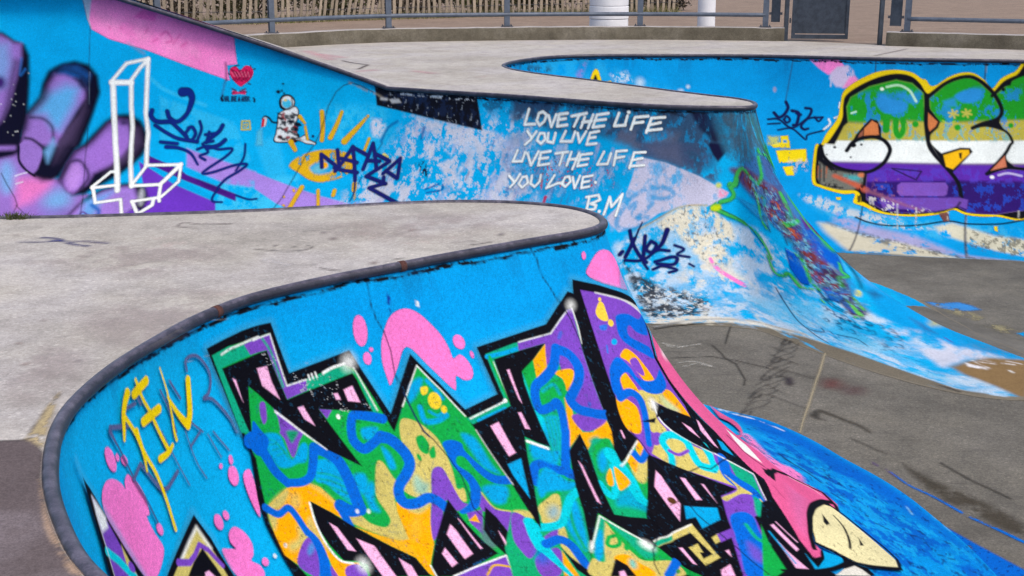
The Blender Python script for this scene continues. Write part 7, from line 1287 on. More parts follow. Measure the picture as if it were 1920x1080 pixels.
('l',240,0.85,10.9,1,0,0,-1,[13.6],'32896 25 32862 226 32831 433'),
('p',242,1,17.8,0,0,(0.3,0.15,0.1),-1,0,'33148 23 33636 19 33736 73 33723 135 33479 164 33314 105'),
('p',243,1,26.6,0,0,(0.12,0.25,0.1),-1,0,'33624 87 33805 72 33905 120 33938 181 33839 283 33633 274 33508 201 33521 145'),
('p',244,1,26.6,0,0,0,-1,0,'33846 183 33936 169 34024 217 33883 270 33748 285'),
('l',245,1,12.5,0,0,0,-1,[22.4],'33537 175 33542 270'),
('p',246,1,18.3,1,0,0,-1,0,'32678 322 32675 337 32665 346 32650 347 32638 337 32631 322 32634 307 32645 298 32659 297 32672 306'),
('p',247,0.8,38.3,0,0,0,-1,0,'32615 833 32749 844 33236 1049 33170 1052'),
]),
('yellow_blocks','f',0,'',[
('p',249,1,19.3,0,0,(0.12,0.14,0.08),-1,0,'32767 945 33260 912 33305 1047 32851 1081'),
('p',249,1,19.7,0,0,(0.12,0.14,0.08),-1,0,'32918 1125 33094 1108 33131 1217 33009 1222'),
('p',249,1,19.1,0,0,(0.12,0.14,0.08),-1,0,'32666 882 32966 831 32994 909 32716 910'),
('p',249,1,13.3,0,0,0,-1,0,'32815 786 32934 779 32971 874 32843 878'),
('p',250,1,13.3,0,0,0,-1,0,'32860 827 32921 825 32931 853 32870 855'),
('p',251,0.8,38.0,0,0,(0.06,0.4,0.1),-1,0,'32610 791 32784 793 32799 879 32622 883'),
('p',252,0.7,48.8,0,0,(0.05,0.55,0.08),-1,0,'32993 1058 33316 1016 33326 1153 33133 1177'),
]),
('yellow_peak_sign','f',0,'',[
('p',253,1,13.0,0,0,0,-1,0,'29685 257 29730 175 29763 145 29795 149 29815 184 29847 280 29786 318 29710 315'),
('p',254,1,13.0,0,0,0,-1,0,'29726 259 29756 210 29774 207 29798 270 29768 303'),
('p',253,1,12.9,0,0,0,-1,0,'29900 286 29979 273 30003 298 29938 306'),
]),
('navy_tag','f',0,'',[
('l',255,1,14.8,1,0,0,-1,[46.2],'32842 439 32883 497 32831 565 32751 594 32672 549'),
('l',255,1,14.9,1,0,0,-1,[32.5],'32840 619 32875 578 32936 617 32887 645 32834 612'),
('l',255,1,14.8,1,0,0,-1,[46.3],'32951 522 33063 546 33051 654 33000 669'),
('l',255,1,14.8,1,0,0,-1,[37.0],'33162 491 33262 502 33242 568 33130 666 33182 706 33246 697'),
('l',255,1,14.9,1,0,0,-1,[27.8],'32589 618 32754 614 32983 697 33226 596 33460 576'),
('l',255,1,15.0,1,0,0,-1,[23.4],'32761 724 32985 704 33226 809 33259 759 33502 710'),
('l',255,1,14.7,1,0,0,-1,[27.6],'33333 579 33407 618 33465 576'),
('l',255,1,15.0,0,0,0,-1,[23.4],'32595 666 32782 655'),
('l',255,1,14.8,0,0,0,-1,[41.5],'33031 547 33098 559'),
]),
('white_scribble','f',0,'',[
('l',256,1,12.6,0,0,0,-1,[31.6],'33727 426 33725 477'),
('l',256,1,12.7,1,0,0,-1,[31.8],'33665 578 33795 555 33885 626'),
('l',256,1,12.8,1,0,0,-1,[32.1],'33568 593 33599 639 33511 696'),
('l',256,1,12.9,0,0,0,-1,[32.2],'33662 678 33704 725'),
('l',256,1,12.8,0,0,0,-1,[32.0],'33725 663 33782 637'),
]),
('bubble_letters','f',0,'',[
('p',257,1,12.6,1,0,0,-1,0,'33489 857 33563 736 33710 583 33740 438 33757 335 33859 264 34055 192 34328 126 34650 103 34920 126 35078 180 35154 191 35222 240 35318 239 35501 165 35703 120 35884 122 36047 181 36171 259 36295 165 36473 102 36729 38 36869 1522 36222 1633 35777 1630 35554 1564 35361 1625 34959 1677 34512 1658 34256 1566 34105 1519 34112 1405 33938 1413 33605 1352 33441 1277 33397 939 33422 852'),
('p',258,1,12.8,1,0,0,-1,0,'33565 855 33728 677 33792 568 33781 450 33816 353 34019 261 34335 176 34653 137 34901 157 35060 223 35184 315 35320 276 35524 193 35767 150 35948 170 36091 229 36184 302 36317 195 36495 132 36734 74 36868 1513 36224 1605 35781 1602 35557 1537 35364 1597 34962 1648 34549 1637 34253 1512 34216 1514 34188 1410 34107 1363 33891 1364 33598 1319 33490 1258 33440 938 33476 850'),
('p',259,1,13.1,0,0,0,-1,0,'33716 850 33835 660 33895 619 33846 462 33899 371 34206 264 34659 196 34929 224 35120 315 35164 569 35188 816 35271 891 35414 1002 35594 1145 35669 1266 35674 1429 35536 1537 35263 1600 34772 1637 34494 1592 34287 1475 34254 1164 34061 1148 33764 1105 33574 1007 33513 921 33563 848'),
('p',260,1,44.1,0,0,0,0,0,'33141 120 34095 105 35060 94 35935 86 36734 74 36795 539 35831 572 35418 605 34777 575 34117 613 33226 596'),
('p',261,1,26.9,0,0,0,0,0,'33230 616 34118 627 34778 595 35832 585 36795 539 36817 746 35834 771 34785 775 33274 828'),
('p',262,1,22.9,0,0,0,0,0,'33273 821 34785 778 35834 768 36817 740 36838 979 35622 1012 34582 1019 33323 1046'),
('p',263,1,49.2,0,0,0,0,0,'33322 1043 34582 1019 35622 1012 36839 986 36849 1125 36858 1271 36865 1426 36870 1593 35923 1634 35048 1664 34269 1700 33488 1752 33441 1551 33398 1369 33358 1201'),
('p',264,1,39.0,0,0,0,0,0,'34075 1257 34448 1240 34828 1225 35216 1211 35611 1198 36852 1175 36858 1273 36863 1374 36867 1481 36870 1593 36148 1626 35449 1650 34812 1673 34229 1702 34194 1581 34156 1468 34116 1360'),
('p',265,0.7,39.2,0,0,(0.1,0.66,0.05),0,0,'34390 1269 34984 1252 35598 1237 36229 1220 36854 1198 36859 1290 36864 1386 36868 1487 36870 1593 36205 1624 35553 1647 34956 1668 34405 1692 34402 1578 34399 1470 34395 1367'),
('p',266,0.6,37.9,0,0,(0.1,0.6,0.06),0,0,'34298 1086 36843 1035 36854 1198 36207 1213 35557 1222 34924 1230 34310 1240'),
('p',267,0.75,70.7,0,0,(0.16,0.66,0.05),0,0,'33847 334 34591 306 35300 282 35965 259 36582 233 36631 673 35987 687 35314 699 34621 710 33912 726'),
('p',268,0.7,53.7,0,0,(0.07,0.7,0.05),0,0,'33895 619 34615 604 35313 593 35984 583 36620 569 36638 752 35988 768 35314 780 34625 792 33926 809'),
('p',259,1,12.6,0,0,0,-1,0,'35219 364 35505 212 35767 160 35929 177 36174 302 36321 449 36269 539 36034 595 35914 630 36135 619 36395 659 36500 756 36472 783 36388 909 36141 1094 36456 1049 36844 1050 36851 1156 36858 1267 36864 1382 36868 1504 36721 1529 36567 1555 36396 1580 36224 1605 35782 1593 35622 1517 35688 1282 35554 1116 35394 959 35240 781 35261 700 35386 592 35235 465'),
('p',260,1,44.1,0,0,0,1,0,'33141 120 34095 105 35060 94 35935 86 36734 74 36795 539 35831 572 35418 605 34777 575 34117 613 33226 596'),
('p',261,1,26.9,0,0,0,1,0,'33230 616 34118 627 34778 595 35832 585 36795 539 36817 746 35834 771 34785 775 33274 828'),
('p',262,1,22.9,0,0,0,1,0,'33273 821 34785 778 35834 768 36817 740 36838 979 35622 1012 34582 1019 33323 1046'),
('p',263,1,49.2,0,0,0,1,0,'33322 1043 34582 1019 35622 1012 36839 986 36849 1125 36858 1271 36865 1426 36870 1593 35923 1634 35048 1664 34269 1700 33488 1752 33441 1551 33398 1369 33358 1201'),
('p',264,1,39.0,0,0,0,1,0,'34075 1257 34448 1240 34828 1225 35216 1211 35611 1198 36852 1175 36858 1273 36863 1374 36867 1481 36870 1593 36148 1626 35449 1650 34812 1673 34229 1702 34194 1581 34156 1468 34116 1360'),
('p',265,0.7,39.2,0,0,(0.1,0.66,0.05),1,0,'34390 1269 34984 1252 35598 1237 36229 1220 36854 1198 36859 1290 36864 1386 36868 1487 36870 1593 36205 1624 35553 1647 34956 1668 34405 1692 34402 1578 34399 1470 34395 1367'),
('p',266,0.6,37.9,0,0,(0.1,0.6,0.06),1,0,'34298 1086 36843 1035 36854 1198 36207 1213 35557 1222 34924 1230 34310 1240'),
('p',267,0.75,70.7,0,0,(0.16,0.66,0.05),1,0,'33847 334 34591 306 35300 282 35965 259 36582 233 36631 673 35987 687 35314 699 34621 710 33912 726'),
('p',268,0.7,53.7,0,0,(0.07,0.7,0.05),1,0,'33895 619 34615 604 35313 593 35984 583 36620 569 36638 752 35988 768 35314 780 34625 792 33926 809'),
('p',259,1,12.2,0,0,0,-1,0,'36215 326 36359 237 36497 150 36736 86 36767 312 36796 545 36822 790 36844 1050 36558 1017 36389 923 36502 782 36520 755 36394 652 36311 576 36331 449'),
('p',260,1,44.1,0,0,0,2,0,'33141 120 34095 105 35060 94 35935 86 36734 74 36795 539 35831 572 35418 605 34777 575 34117 613 33226 596'),
('p',261,1,26.9,0,0,0,2,0,'33230 616 34118 627 34778 595 35832 585 36795 539 36817 746 35834 771 34785 775 33274 828'),
('p',262,1,22.9,0,0,0,2,0,'33273 821 34785 778 35834 768 36817 740 36838 979 35622 1012 34582 1019 33323 1046'),
('p',263,1,49.2,0,0,0,2,0,'33322 1043 34582 1019 35622 1012 36839 986 36849 1125 36858 1271 36865 1426 36870 1593 35923 1634 35048 1664 34269 1700 33488 1752 33441 1551 33398 1369 33358 1201'),
('p',264,1,39.0,0,0,0,2,0,'34075 1257 34448 1240 34828 1225 35216 1211 35611 1198 36852 1175 36858 1273 36863 1374 36867 1481 36870 1593 36148 1626 35449 1650 34812 1673 34229 1702 34194 1581 34156 1468 34116 1360'),
('p',265,0.7,39.2,0,0,(0.1,0.66,0.05),2,0,'34390 1269 34984 1252 35598 1237 36229 1220 36854 1198 36859 1290 36864 1386 36868 1487 36870 1593 36205 1624 35553 1647 34956 1668 34405 1692 34402 1578 34399 1470 34395 1367'),
('p',266,0.6,37.9,0,0,(0.1,0.6,0.06),2,0,'34298 1086 36843 1035 36854 1198 36207 1213 35557 1222 34924 1230 34310 1240'),
('p',267,0.75,70.7,0,0,(0.16,0.66,0.05),2,0,'33847 334 34591 306 35300 282 35965 259 36582 233 36631 673 35987 687 35314 699 34621 710 33912 726'),
('p',268,0.7,53.7,0,0,(0.07,0.7,0.05),2,0,'33895 619 34615 604 35313 593 35984 583 36620 569 36638 752 35988 768 35314 780 34625 792 33926 809'),
('p',269,1,26.6,1,0,0,-1,0,'34340 414 34423 330 34586 372 34854 407 34816 497 34508 514'),
('p',269,0.8,35.2,1,0,0,-1,0,'34694 333 34827 325 35028 392 34942 418'),
('p',269,1,26.0,1,0,0,-1,0,'35616 334 35816 270 36016 279 35964 380 35743 395'),
('p',269,0.8,35.0,0,0,0,-1,0,'35432 387 35617 347 35662 434 35476 437'),
('l',260,1,12.6,0,0,0,-1,[114.7],'34534 553 34532 678'),
('l',260,1,12.6,1,0,0,-1,[101.2],'34690 576 34684 669 34752 742 34824 653 34798 575'),
('l',260,1,12.5,0,0,0,-1,[100.7],'35005 611 35007 617'),
('l',260,1,12.4,0,0,0,-1,[99.9],'35668 634 35672 638'),
('l',260,1,12.2,0,0,0,-1,[78.2],'36468 599 36472 604'),
('l',270,0.8,12.6,1,0,0,-1,[13.5],'34637 617 34654 723 34753 769 34847 706 34854 613'),
('l',271,0.85,12.3,1,0,0,-1,[39.5],'34507 263 34709 245 34890 293 35006 392'),
('p',272,1,12.3,1,0,0,-1,0,'34463 283 34458 292 34441 298 34420 298 34402 293 34394 284 34400 275 34417 270 34438 269 34456 275'),
('l',273,1,12.6,0,0,0,-1,[27.1],'33935 525 34011 508'),
('l',274,1,12.3,0,0,0,-1,[30.8],'35532 495 35675 515'),
('l',274,1,12.3,0,0,0,-1,[30.9],'35585 468 35621 542'),
('l',274,1,12.3,0,0,0,-1,[30.8],'35657 478 35549 532'),
('l',274,1,12.3,0,0,0,-1,[30.7],'35738 485 35878 506'),
('l',274,1,12.3,0,0,0,-1,[30.7],'35790 459 35826 533'),
('l',274,1,12.3,0,0,0,-1,[30.7],'35861 469 35755 523'),
('l',275,0.8,12.4,1,0,0,-1,[22.2],'35438 572 35523 603 35626 576'),
('p',258,1,12.8,0,0,0,-1,0,'33975 842 34046 736 34144 653 34268 571 34382 588 34450 660 34463 768 34354 756 34138 775 34018 841'),
('p',276,1,12.7,0,0,0,-1,0,'34173 672 34292 590 34389 621 34421 728 34309 744 34174 747'),
('p',277,1,12.8,0,0,0,-1,0,'34109 721 34160 686 34156 747 34073 777'),
('l',258,1,13.1,1,0,0,-1,[70.2],'33921 908 34013 813 34181 767 34354 756 34507 787 34601 862 34589 933 34500 1036 34321 1124 34141 1137 33891 1116 33693 1062 33558 978 33510 907'),
('p',258,1,13.1,1,0,0,-1,0,'33747 877 33744 886 33732 891 33716 891 33702 887 33696 879 33699 871 33711 866 33727 865 33741 870'),
('p',258,1,13.0,1,0,0,-1,0,'34066 847 34059 861 34037 871 34008 872 33983 864 33971 849 33978 835 34001 825 34030 824 34055 833'),
('p',258,1,12.9,1,0,0,-1,0,'34168 837 34164 844 34154 848 34141 848 34130 845 34125 838 34128 831 34138 827 34152 827 34163 831'),
('p',258,1,13.3,1,0,0,-1,0,'33621 961 33619 965 33613 968 33606 968 33599 966 33595 962 33597 958 33603 955 33611 955 33618 957'),
('p',258,1,13.2,1,0,0,-1,0,'34012 977 34010 983 34002 986 33991 987 33983 984 33978 978 33981 973 33989 969 33999 969 34008 972'),
('p',258,1,12.5,0,0,0,-1,0,'35165 340 35235 465 35401 585 35366 645 35240 720 35166 648'),
('p',276,1,12.5,0,0,0,-1,0,'35204 498 35359 586 35324 632 35234 680 35197 634'),
('l',258,1,13.0,1,0,0,-1,[65.7,66.7,68.1,68.7,69.4,70.3,71.7,73.7,74.9],'35186 340 35168 569 35219 809 35291 904 35434 1016 35594 1145 35681 1266 35687 1429 35624 1508'),
('l',258,1,12.1,1,0,0,-1,[65.1],'35197 346 35484 212 35767 154 35969 182 36194 301 36325 449 36273 539 36034 595 35904 636'),
('l',258,1,12.4,1,0,0,-1,[31.0,35.9,40.9,46.2,51.6,57.5,64.6],'35894 643 36115 613 36395 659 36504 756 36473 797 36388 902 36141 1102'),
('l',258,1,12.8,1,0,0,-1,[59.4],'36120 1110 36247 1062 36455 1034 36722 1040'),
('l',258,1,11.9,1,0,0,-1,[55.2],'36176 326 36320 226 36497 150 36680 105'),
('p',258,1,11.9,0,0,0,-1,0,'36250 288 36371 176 36445 175 36432 224 36340 238'),
('p',258,1,12.0,1,0,0,-1,0,'36360 264 36356 274 36343 281 36327 281 36313 275 36307 265 36311 255 36324 249 36340 248 36354 254'),
('p',258,1,12.8,0,0,0,-1,0,'35251 808 35417 902 35710 838 35865 838 35906 879 35790 965 35586 1108 35494 1073 35353 931'),
('p',278,1,12.8,0,0,0,-1,0,'35448 923 35709 862 35844 859 35854 901 35759 959 35588 1071 35485 1044'),
('p',258,1,12.8,0,0,0,-1,0,'35688 897 35740 889 35728 967 35697 939'),
('p',258,1,12.8,0,0,0,-1,0,'36407 867 36455 1034 36119 1132 36226 1041'),
('p',279,1,12.7,0,0,0,-1,0,'36399 908 36430 1024 36188 1071'),
('p',12,1,13.0,1,0,0,-1,0,'36238 1144 36231 1155 36214 1162 36193 1162 36176 1156 36170 1146 36176 1135 36194 1128 36214 1127 36231 1133'),
('l',280,0.85,12.8,1,0,0,-1,[41.3],'36310 1119 36458 1093 36667 1115'),
('l',258,1,13.2,0,0,0,-1,[21.2],'34645 1084 35098 1104 35011 1204 34666 1091'),
('p',281,0.85,13.6,0,0,0,-1,0,'34726 1275 34787 1241 35463 1225 35501 1271 35472 1368 35428 1389 34763 1405 34721 1356'),
('p',282,0.7,14.0,0,0,0,-1,0,'34465 1467 34530 1430 34806 1423 35090 1416 35380 1410 35677 1404 35802 1426 35767 1548 35665 1516 35264 1591 34512 1573'),
('l',283,1,13.8,0,0,0,-1,[19.8],'34454 1433 35678 1396'),
('p',284,1,29.2,0,0,(0.14,0.3,0.12),-1,0,'33460 1026 33683 1124 33979 1151 34224 1157 34233 1259 34087 1355 33852 1366 33596 1311 33518 1241'),
('p',285,1,48.5,0,0,(0.08,0.35,0.1),-1,0,'33881 1178 34166 1183 34192 1245 33994 1253'),
('l',286,0.8,13.7,0,0,(0.05,0.35,0.1),-1,[19.5],'33497 1096 33514 1225'),
('l',286,0.8,13.6,0,0,(0.05,0.35,0.1),-1,[19.5],'33551 1098 33567 1223'),
('l',286,0.8,13.6,0,0,(0.05,0.35,0.1),-1,[19.5],'33637 1101 33650 1219'),
('l',258,0.8,13.7,0,0,0,-1,[24.5],'33469 1071 33514 1273'),
('l',258,0.8,13.7,0,0,0,-1,[24.4],'33523 1069 33566 1271'),
('l',258,0.8,13.6,0,0,0,-1,[24.4],'33587 1066 33629 1268'),
('l',287,0.9,39.2,1,0,0,-1,[73.0,90.5,108.5],'33781 1198 34036 1267 34260 1348'),
('l',288,0.7,50.1,1,0,0,-1,[74.1,66.4,58.9,51.2],'34279 1355 34511 1422 34778 1508 35065 1588'),
('p',289,1,28.8,1,0,0,-1,0,'34237 1172 34228 1187 34204 1197 34172 1198 34145 1190 34133 1176 34141 1161 34167 1151 34199 1150 34226 1158'),
('l',258,0.9,13.7,1,0,(0.05,0.25,0.1),-1,[47.7,51.9,56.1,61.0],'34252 1133 34233 1259 34184 1359 34178 1498'),
('l',258,0.8,13.9,0,0,0,-1,[29.8],'33744 1329 33927 1337'),
('l',258,0.85,15.0,1,0,0,-1,[29.3],'34161 1727 34338 1799 34581 1832 34946 1814 35449 1728 35759 1757 36331 1734 36871 1630'),
('l',258,0.8,14.1,1,0,0,-1,[35.3],'35671 1463 35578 1536 35261 1619'),
('p',290,1,20.8,0,0,0,-1,0,'35321 1617 35467 1594 35471 1717 35386 1740'),
('l',291,0.7,14.3,0,0,(0.04,0.45,0.12),-1,[20.4],'34332 1438 34340 1618'),
('l',291,0.7,14.9,0,0,(0.04,0.45,0.12),-1,[21.4],'34721 1510 34702 1887'),
('l',291,0.7,14.8,0,0,(0.04,0.45,0.12),-1,[21.1],'34989 1555 34964 1830'),
('l',291,0.7,14.6,0,0,(0.04,0.45,0.12),-1,[20.8],'35466 1603 35449 1728'),
('l',291,0.7,14.0,0,0,(0.04,0.45,0.12),-1,[19.9],'36643 1542 36644 1643'),
('p',292,0.6,51.2,0,0,(0.07,0.68,0.08),-1,0,'34283 1406 34779 1490 35263 1600 34771 1656 34439 1613'),
('p',293,1,15.0,0,0,0,-1,0,'36194 1781 36254 1774 36249 1863 36198 1843'),
('p',257,1,14.3,0,0,0,-1,0,'33848 1461 33916 1458 33921 1493 33863 1496'),
('p',294,0.5,58.6,0,0,(0.05,0.7,0.05),-1,0,'34387 1206 34788 1195 34779 1490 34319 1370'),
]),
('ochre_paint','g',0,'ochre brown paint patch on the grey bowl floor',[
('p',136,1,71.7,0,0,(0.5,0.26,0.1),-1,0,'4216 11691 4446 11875 4671 11959 4765 11948 4863 11947 4968 11962 5082 11999 4928 11572 4822 11261 4722 10967 4626 10686 4548 10790 4496 10967 4434 11131 4335 11337 4263 11453'),
('p',295,0.6,87.3,0,0,(0.1,0.5,0.1),-1,0,'4440 11492 4881 11492 4689 10967 4516 11186'),
('p',137,1,18.2,0,0,(0.08,0.4,0.1),-1,0,'4399 11813 4560 11651 4526 11591 4382 11691'),
('l',296,0.8,12.9,0,0,(0.06,0.4,0.1),-1,[16.2],'4485 11875 4668 11772'),
('l',296,0.8,13.2,0,0,(0.06,0.4,0.1),-1,[16.5],'4583 11896 4855 11755'),
('l',296,0.8,13.9,0,0,(0.06,0.4,0.1),-1,[17.4],'4729 11939 4933 11788'),
('l',12,0.8,12.5,0,0,0,-1,[31.3],'4738 11563 4748 11523'),
]),
('blue_paint','g',0,'blue paint sliver on the grey bowl floor',[
('p',297,1,52.7,0,0,(0.2,0.2,0.1),-1,0,'5375 15983 5550 15938 5783 15964 5890 15824 5942 15624 5770 15574 5605 15587 5459 15711 5414 15836'),
('p',298,0.7,102.3,0,0,(0.1,0.42,0.1),-1,0,'5427 15824 5759 15544 5891 14982 6088 14647 6093 14537 5834 14610 5723 15154 5559 15451'),
('p',299,1,36.6,0,0,0,-1,0,'6018 14589 6135 14647 6059 14450'),
]),
('blue_floor_band','g',0,'royal blue painted band on the floor at the foot of the near ramp',[
('p',300,1,17.8,0,0,(0.3,0.12,0.12),-1,0,'1995 10225 2148 10075 2410 9648 2636 9190 2827 8713 2966 8286 3135 7911 3317 7544 3474 7178 3311 6792 1703 6792 1718 7246 1735 7754 1754 8330 1776 8986 1826 9269 1879 9569 1936 9887'),
('p',301,0.6,92.5,0,0,(0.12,0.4,0.1),-1,0,'2180 8986 2323 8741 2460 8508 2591 8286 2715 8074 2769 7952 2822 7832 2873 7716 2923 7603 2965 7474 3006 7350 3046 7229 3085 7111 2729 7029 2380 6949 2038 6870 1703 6792 1801 7246 1912 7754 2037 8330'),
('p',6,0.7,32.9,0,0,(0.03,0.83,0.04),-1,0,'2270 9403 2430 9190 2583 8986 2730 8789 2872 8600 2992 8308 3105 8033 3211 7774 3312 7529 3085 7111 2773 7161 2458 7212 2139 7263 1816 7315 1912 7754 2018 8243 2137 8789'),
]),
('blue_line','g',0,'thin blue painted line at the foot of the near ramp',[
('l',302,1,11.8,1,0,(0.2,0.2,0.1),-1,[13.0,18.1,23.0,27.0,31.3,35.1],'2909 9138 2977 8886 3098 8670 3233 8352 3351 8158 3476 7931'),
('l',303,0.7,19.6,1,0,(0.06,0.4,0.1),-1,[22.9],'2816 9322 2883 9190 2928 9061'),
]),
('dark_smear','g',0,'dark grime band on the grey bowl floor',[
('p',304,0.55,58.8,0,0,(0.2,0.3,0.2),-1,0,'3052 9309 3102 9164 3191 8961 3359 8717 3471 8486 3589 8222 3500 7992 3428 8116 3320 8330 3183 8486 3094 8813'),
('p',305,0.6,42.1,0,0,0,-1,0,'2789 9828 2857 9711 2974 9513 2912 9597'),
('l',306,0.7,25.2,1,0,0,-1,[15.8],'3354 9309 3460 9011 3549 8837 3646 8647'),
('l',307,0.7,37.9,1,0,0,-1,[47.1,39.5,32.2,25.1,18.3],'2679 10484 2775 10353 2857 10225 2938 10100 2972 9977'),
('p',308,0.6,30.8,0,0,0,-1,0,'2564 10385 2633 10484 2672 10451 2630 10320 2668 10241 2588 10288'),
('p',309,0.7,51.9,1,0,0,-1,0,'2607 11261 2587 11195 2563 11155 2543 11155 2536 11195 2543 11261 2563 11328 2588 11370 2608 11370 2615 11328'),
('l',310,0.6,43.8,1,0,0,-1,[26.1],'2494 11414 2562 11376 2572 11186'),
('p',311,0.5,120.0,1,0,0,-1,0,'3027 11186 2997 11121 2951 11081 2905 11081 2878 11121 2880 11186 2909 11252 2956 11294 3002 11294 3029 11252'),
('p',312,0.35,117.2,1,0,0,-1,0,'3200 11003 3165 10939 3106 10900 3047 10900 3009 10939 3006 11003 3041 11067 3100 11107 3160 11107 3198 11067'),
('l',313,0.35,35.7,0,0,0,-1,[20.1],'2468 11731 2815 11337'),
('l',313,0.35,33.6,0,0,0,-1,[18.9],'2356 11149 2458 10931'),
('l',313,0.35,32.3,0,0,0,-1,[18.2],'2306 10895 2566 10550'),
('l',313,0.35,39.8,0,0,0,-1,[22.4],'2764 12554 3159 12372'),
('l',313,0.35,37.4,0,0,0,-1,[21.0],'2559 12065 2760 11772'),
('l',313,0.35,36.1,0,0,0,-1,[20.3],'2452 11651 2564 11571'),
('l',313,0.35,38.8,0,0,0,-1,[21.9],'2610 12327 2735 12152'),
]),
('scribble','g',0,'faint dark scribbled letters on the grey bowl floor',[
('l',314,0.36,15.8,1,0,0,-1,[17.4],'1950 10356 2090 10524 2201 10591 2298 10729'),
('l',314,0.4,15.6,1,0,0,-1,[23.4],'2027 10484 1970 10392 2034 10366 2078 10457'),
('l',314,0.36,16.2,1,0,0,-1,[17.7],'1999 10469 2154 10714 2257 10742 2349 10854'),
('l',314,0.36,16.5,1,0,0,-1,[18.0],'2055 10614 2210 10860 2315 10897 2407 11007'),
('l',314,0.36,16.8,1,0,0,-1,[18.4],'2117 10790 2270 11023 2375 11057 2470 11185'),
('l',314,0.4,16.5,1,0,0,-1,[24.7],'2199 10941 2140 10842 2203 10814 2249 10913'),
('l',314,0.36,17.1,1,0,0,-1,[18.8],'2175 10939 2322 11137 2436 11221 2526 11321'),
('l',314,0.36,17.5,1,0,0,-1,[19.2],'2245 11148 2389 11329 2498 11389 2601 11550'),
('l',314,0.36,17.8,1,0,0,-1,[19.6],'2302 11282 2437 11415 2563 11562 2657 11681'),
('l',314,0.4,17.5,1,0,0,-1,[26.3],'2386 11436 2324 11329 2387 11298 2435 11405'),
('l',314,0.36,18.2,1,0,0,-1,[19.9],'2362 11427 2516 11658 2629 11740 2721 11847'),
('l',314,0.36,18.6,1,0,0,-1,[20.4],'2440 11666 2586 11850 2697 11923 2792 12040'),
('l',314,0.36,19.0,1,0,0,-1,[20.9],'2497 11785 2652 12019 2768 12111 2876 12294'),
('l',314,0.4,18.6,1,0,0,-1,[28.0],'2588 11974 2524 11857 2585 11824 2636 11941'),
('l',314,0.36,19.5,1,0,0,-1,[21.4],'2576 12016 2730 12240 2840 12305 2945 12472'),
('l',314,0.36,19.9,1,0,0,-1,[21.8],'2637 12150 2804 12439 2914 12504 3006 12609'),
('l',314,0.36,20.4,1,0,0,-1,[22.4],'2709 12338 2885 12664 2991 12710 3097 12876'),
('l',314,0.4,19.9,1,0,0,-1,[29.9],'2809 12561 2742 12433 2802 12397 2855 12524'),
('l',314,0.36,20.8,1,0,0,-1,[22.9],'2794 12581 2965 12879 3070 12922 3176 13088'),
('l',314,0.36,21.3,1,0,0,-1,[23.4],'2863 12742 3043 13083 3151 13140 3254 13291'),
]),
('scratch','g',0,'white scratch marks on the grey bowl floor',[
('l',315,0.75,24.8,1,0,(0.05,0.3,0.15),-1,[19.8],'1533 12440 1682 12327 1909 12408'),
('l',315,0.75,24.5,1,0,(0.05,0.3,0.15),-1,[19.6],'1563 12350 1649 12283 1736 12327'),
('l',315,0.75,23.1,1,0,(0.05,0.3,0.15),-1,[18.4],'1617 11813 1788 11834 1945 11671'),
('l',315,0.75,22.8,1,0,(0.05,0.3,0.15),-1,[18.3],'1653 11691 1780 11772 1922 11691'),
('l',316,0.9,13.4,0,0,0,-1,[24.5,23.7,22.5,21.6,20.4,19.6,19.0,18.3],'3202 12327 3077 12023 2932 11571 2823 11261 2667 10790 2563 10484 2484 10256 2392 9962'),
]),
('crack','g',0,'dark hairline cracks and a painted shadow line on the grey bowl floor',[
('l',317,0.8,13.3,0,0,0,-1,[9.2],'2323 13031 2247 12741 2167 12417'),
('l',317,0.8,11.9,0,0,0,-1,[10.3,10.0,9.8,9.7,9.3,9.1,8.9],'2025 12372 2078 12108 2090 11938 2166 11772 2170 11492 2173 11299 2135 11149'),
('l',317,0.8,12.1,0,0,0,-1,[11.2],'1570 11959 1969 12001 2206 11855 2452 11651'),
('l',318,0.7,21.1,1,0,0,-1,[52.8,54.1,54.1,52.8,50.8,47.9,44.7],'1517 13021 1955 13241 2357 13241 2713 13001 3033 12656 3390 12117 3748 11539'),
('l',319,0.9,13.8,0,0,0,-1,[23.3],'1509 12943 1701 13041 1938 13120'),  # shadow under the lip at the middle ramp's foot, painted as a dark line
('l',320,0.7,16.1,1,0,0,-1,[21.4,21.4,20.9,20.1,18.9,17.7,16.7],'1938 13120 2344 13161 2698 12923 3012 12563 3364 12014 3720 11445 4060 10967'),  # the painted foot shadow carried on round the hip
]),
('scribble','d',0,'navy sprayed squiggle on the pale near deck',[
('l',321,0.85,11.4,1,0,0,-1,[14.2,17.7,21.3,25.0],'-3103 7876 -2991 7869 -2929 7884 -2902 7903'),
('l',321,0.8,14.5,1,0,0,-1,[32.5],'-3000 7999 -2929 7979 -2886 7952 -2856 7914 -2900 7895'),
('l',321,0.8,11.4,1,0,0,-1,[25.0],'-2889 7914 -2792 7876 -2695 7887 -2545 7839'),
('l',321,0.8,14.0,1,0,0,-1,[28.1],'-2788 7839 -2734 7801 -2635 7753'),
]),
('scratch','d',0,'faint grey skate scratches on the pale near deck',[
('l',322,0.7,12.4,1,0,0,-1,[11.7],'-1890 8418 -2093 8406 -2214 8461 -2218 8334 -2099 8284'),
('l',323,0.7,12.4,1,0,0,-1,[12.0],'-1576 7674 -1402 7620 -1299 7638 -1236 7710 -1270 7764'),
('l',323,0.7,12.6,0,0,0,-1,[12.2],'-1482 7746 -1464 7783'),
('l',323,0.7,12.5,0,0,0,-1,[12.1],'-1355 7728 -1341 7746'),
('l',324,0.8,9.9,1,0,0,-1,[9.3],'-1113 7200 -1045 7152 -997 7137'),
('l',324,0.8,10.5,0,0,0,-1,[9.9],'-706 7403 -645 7437'),
('l',324,0.8,11.3,1,0,0,-1,[10.6],'-266 7783 -200 7820 -126 7876'),
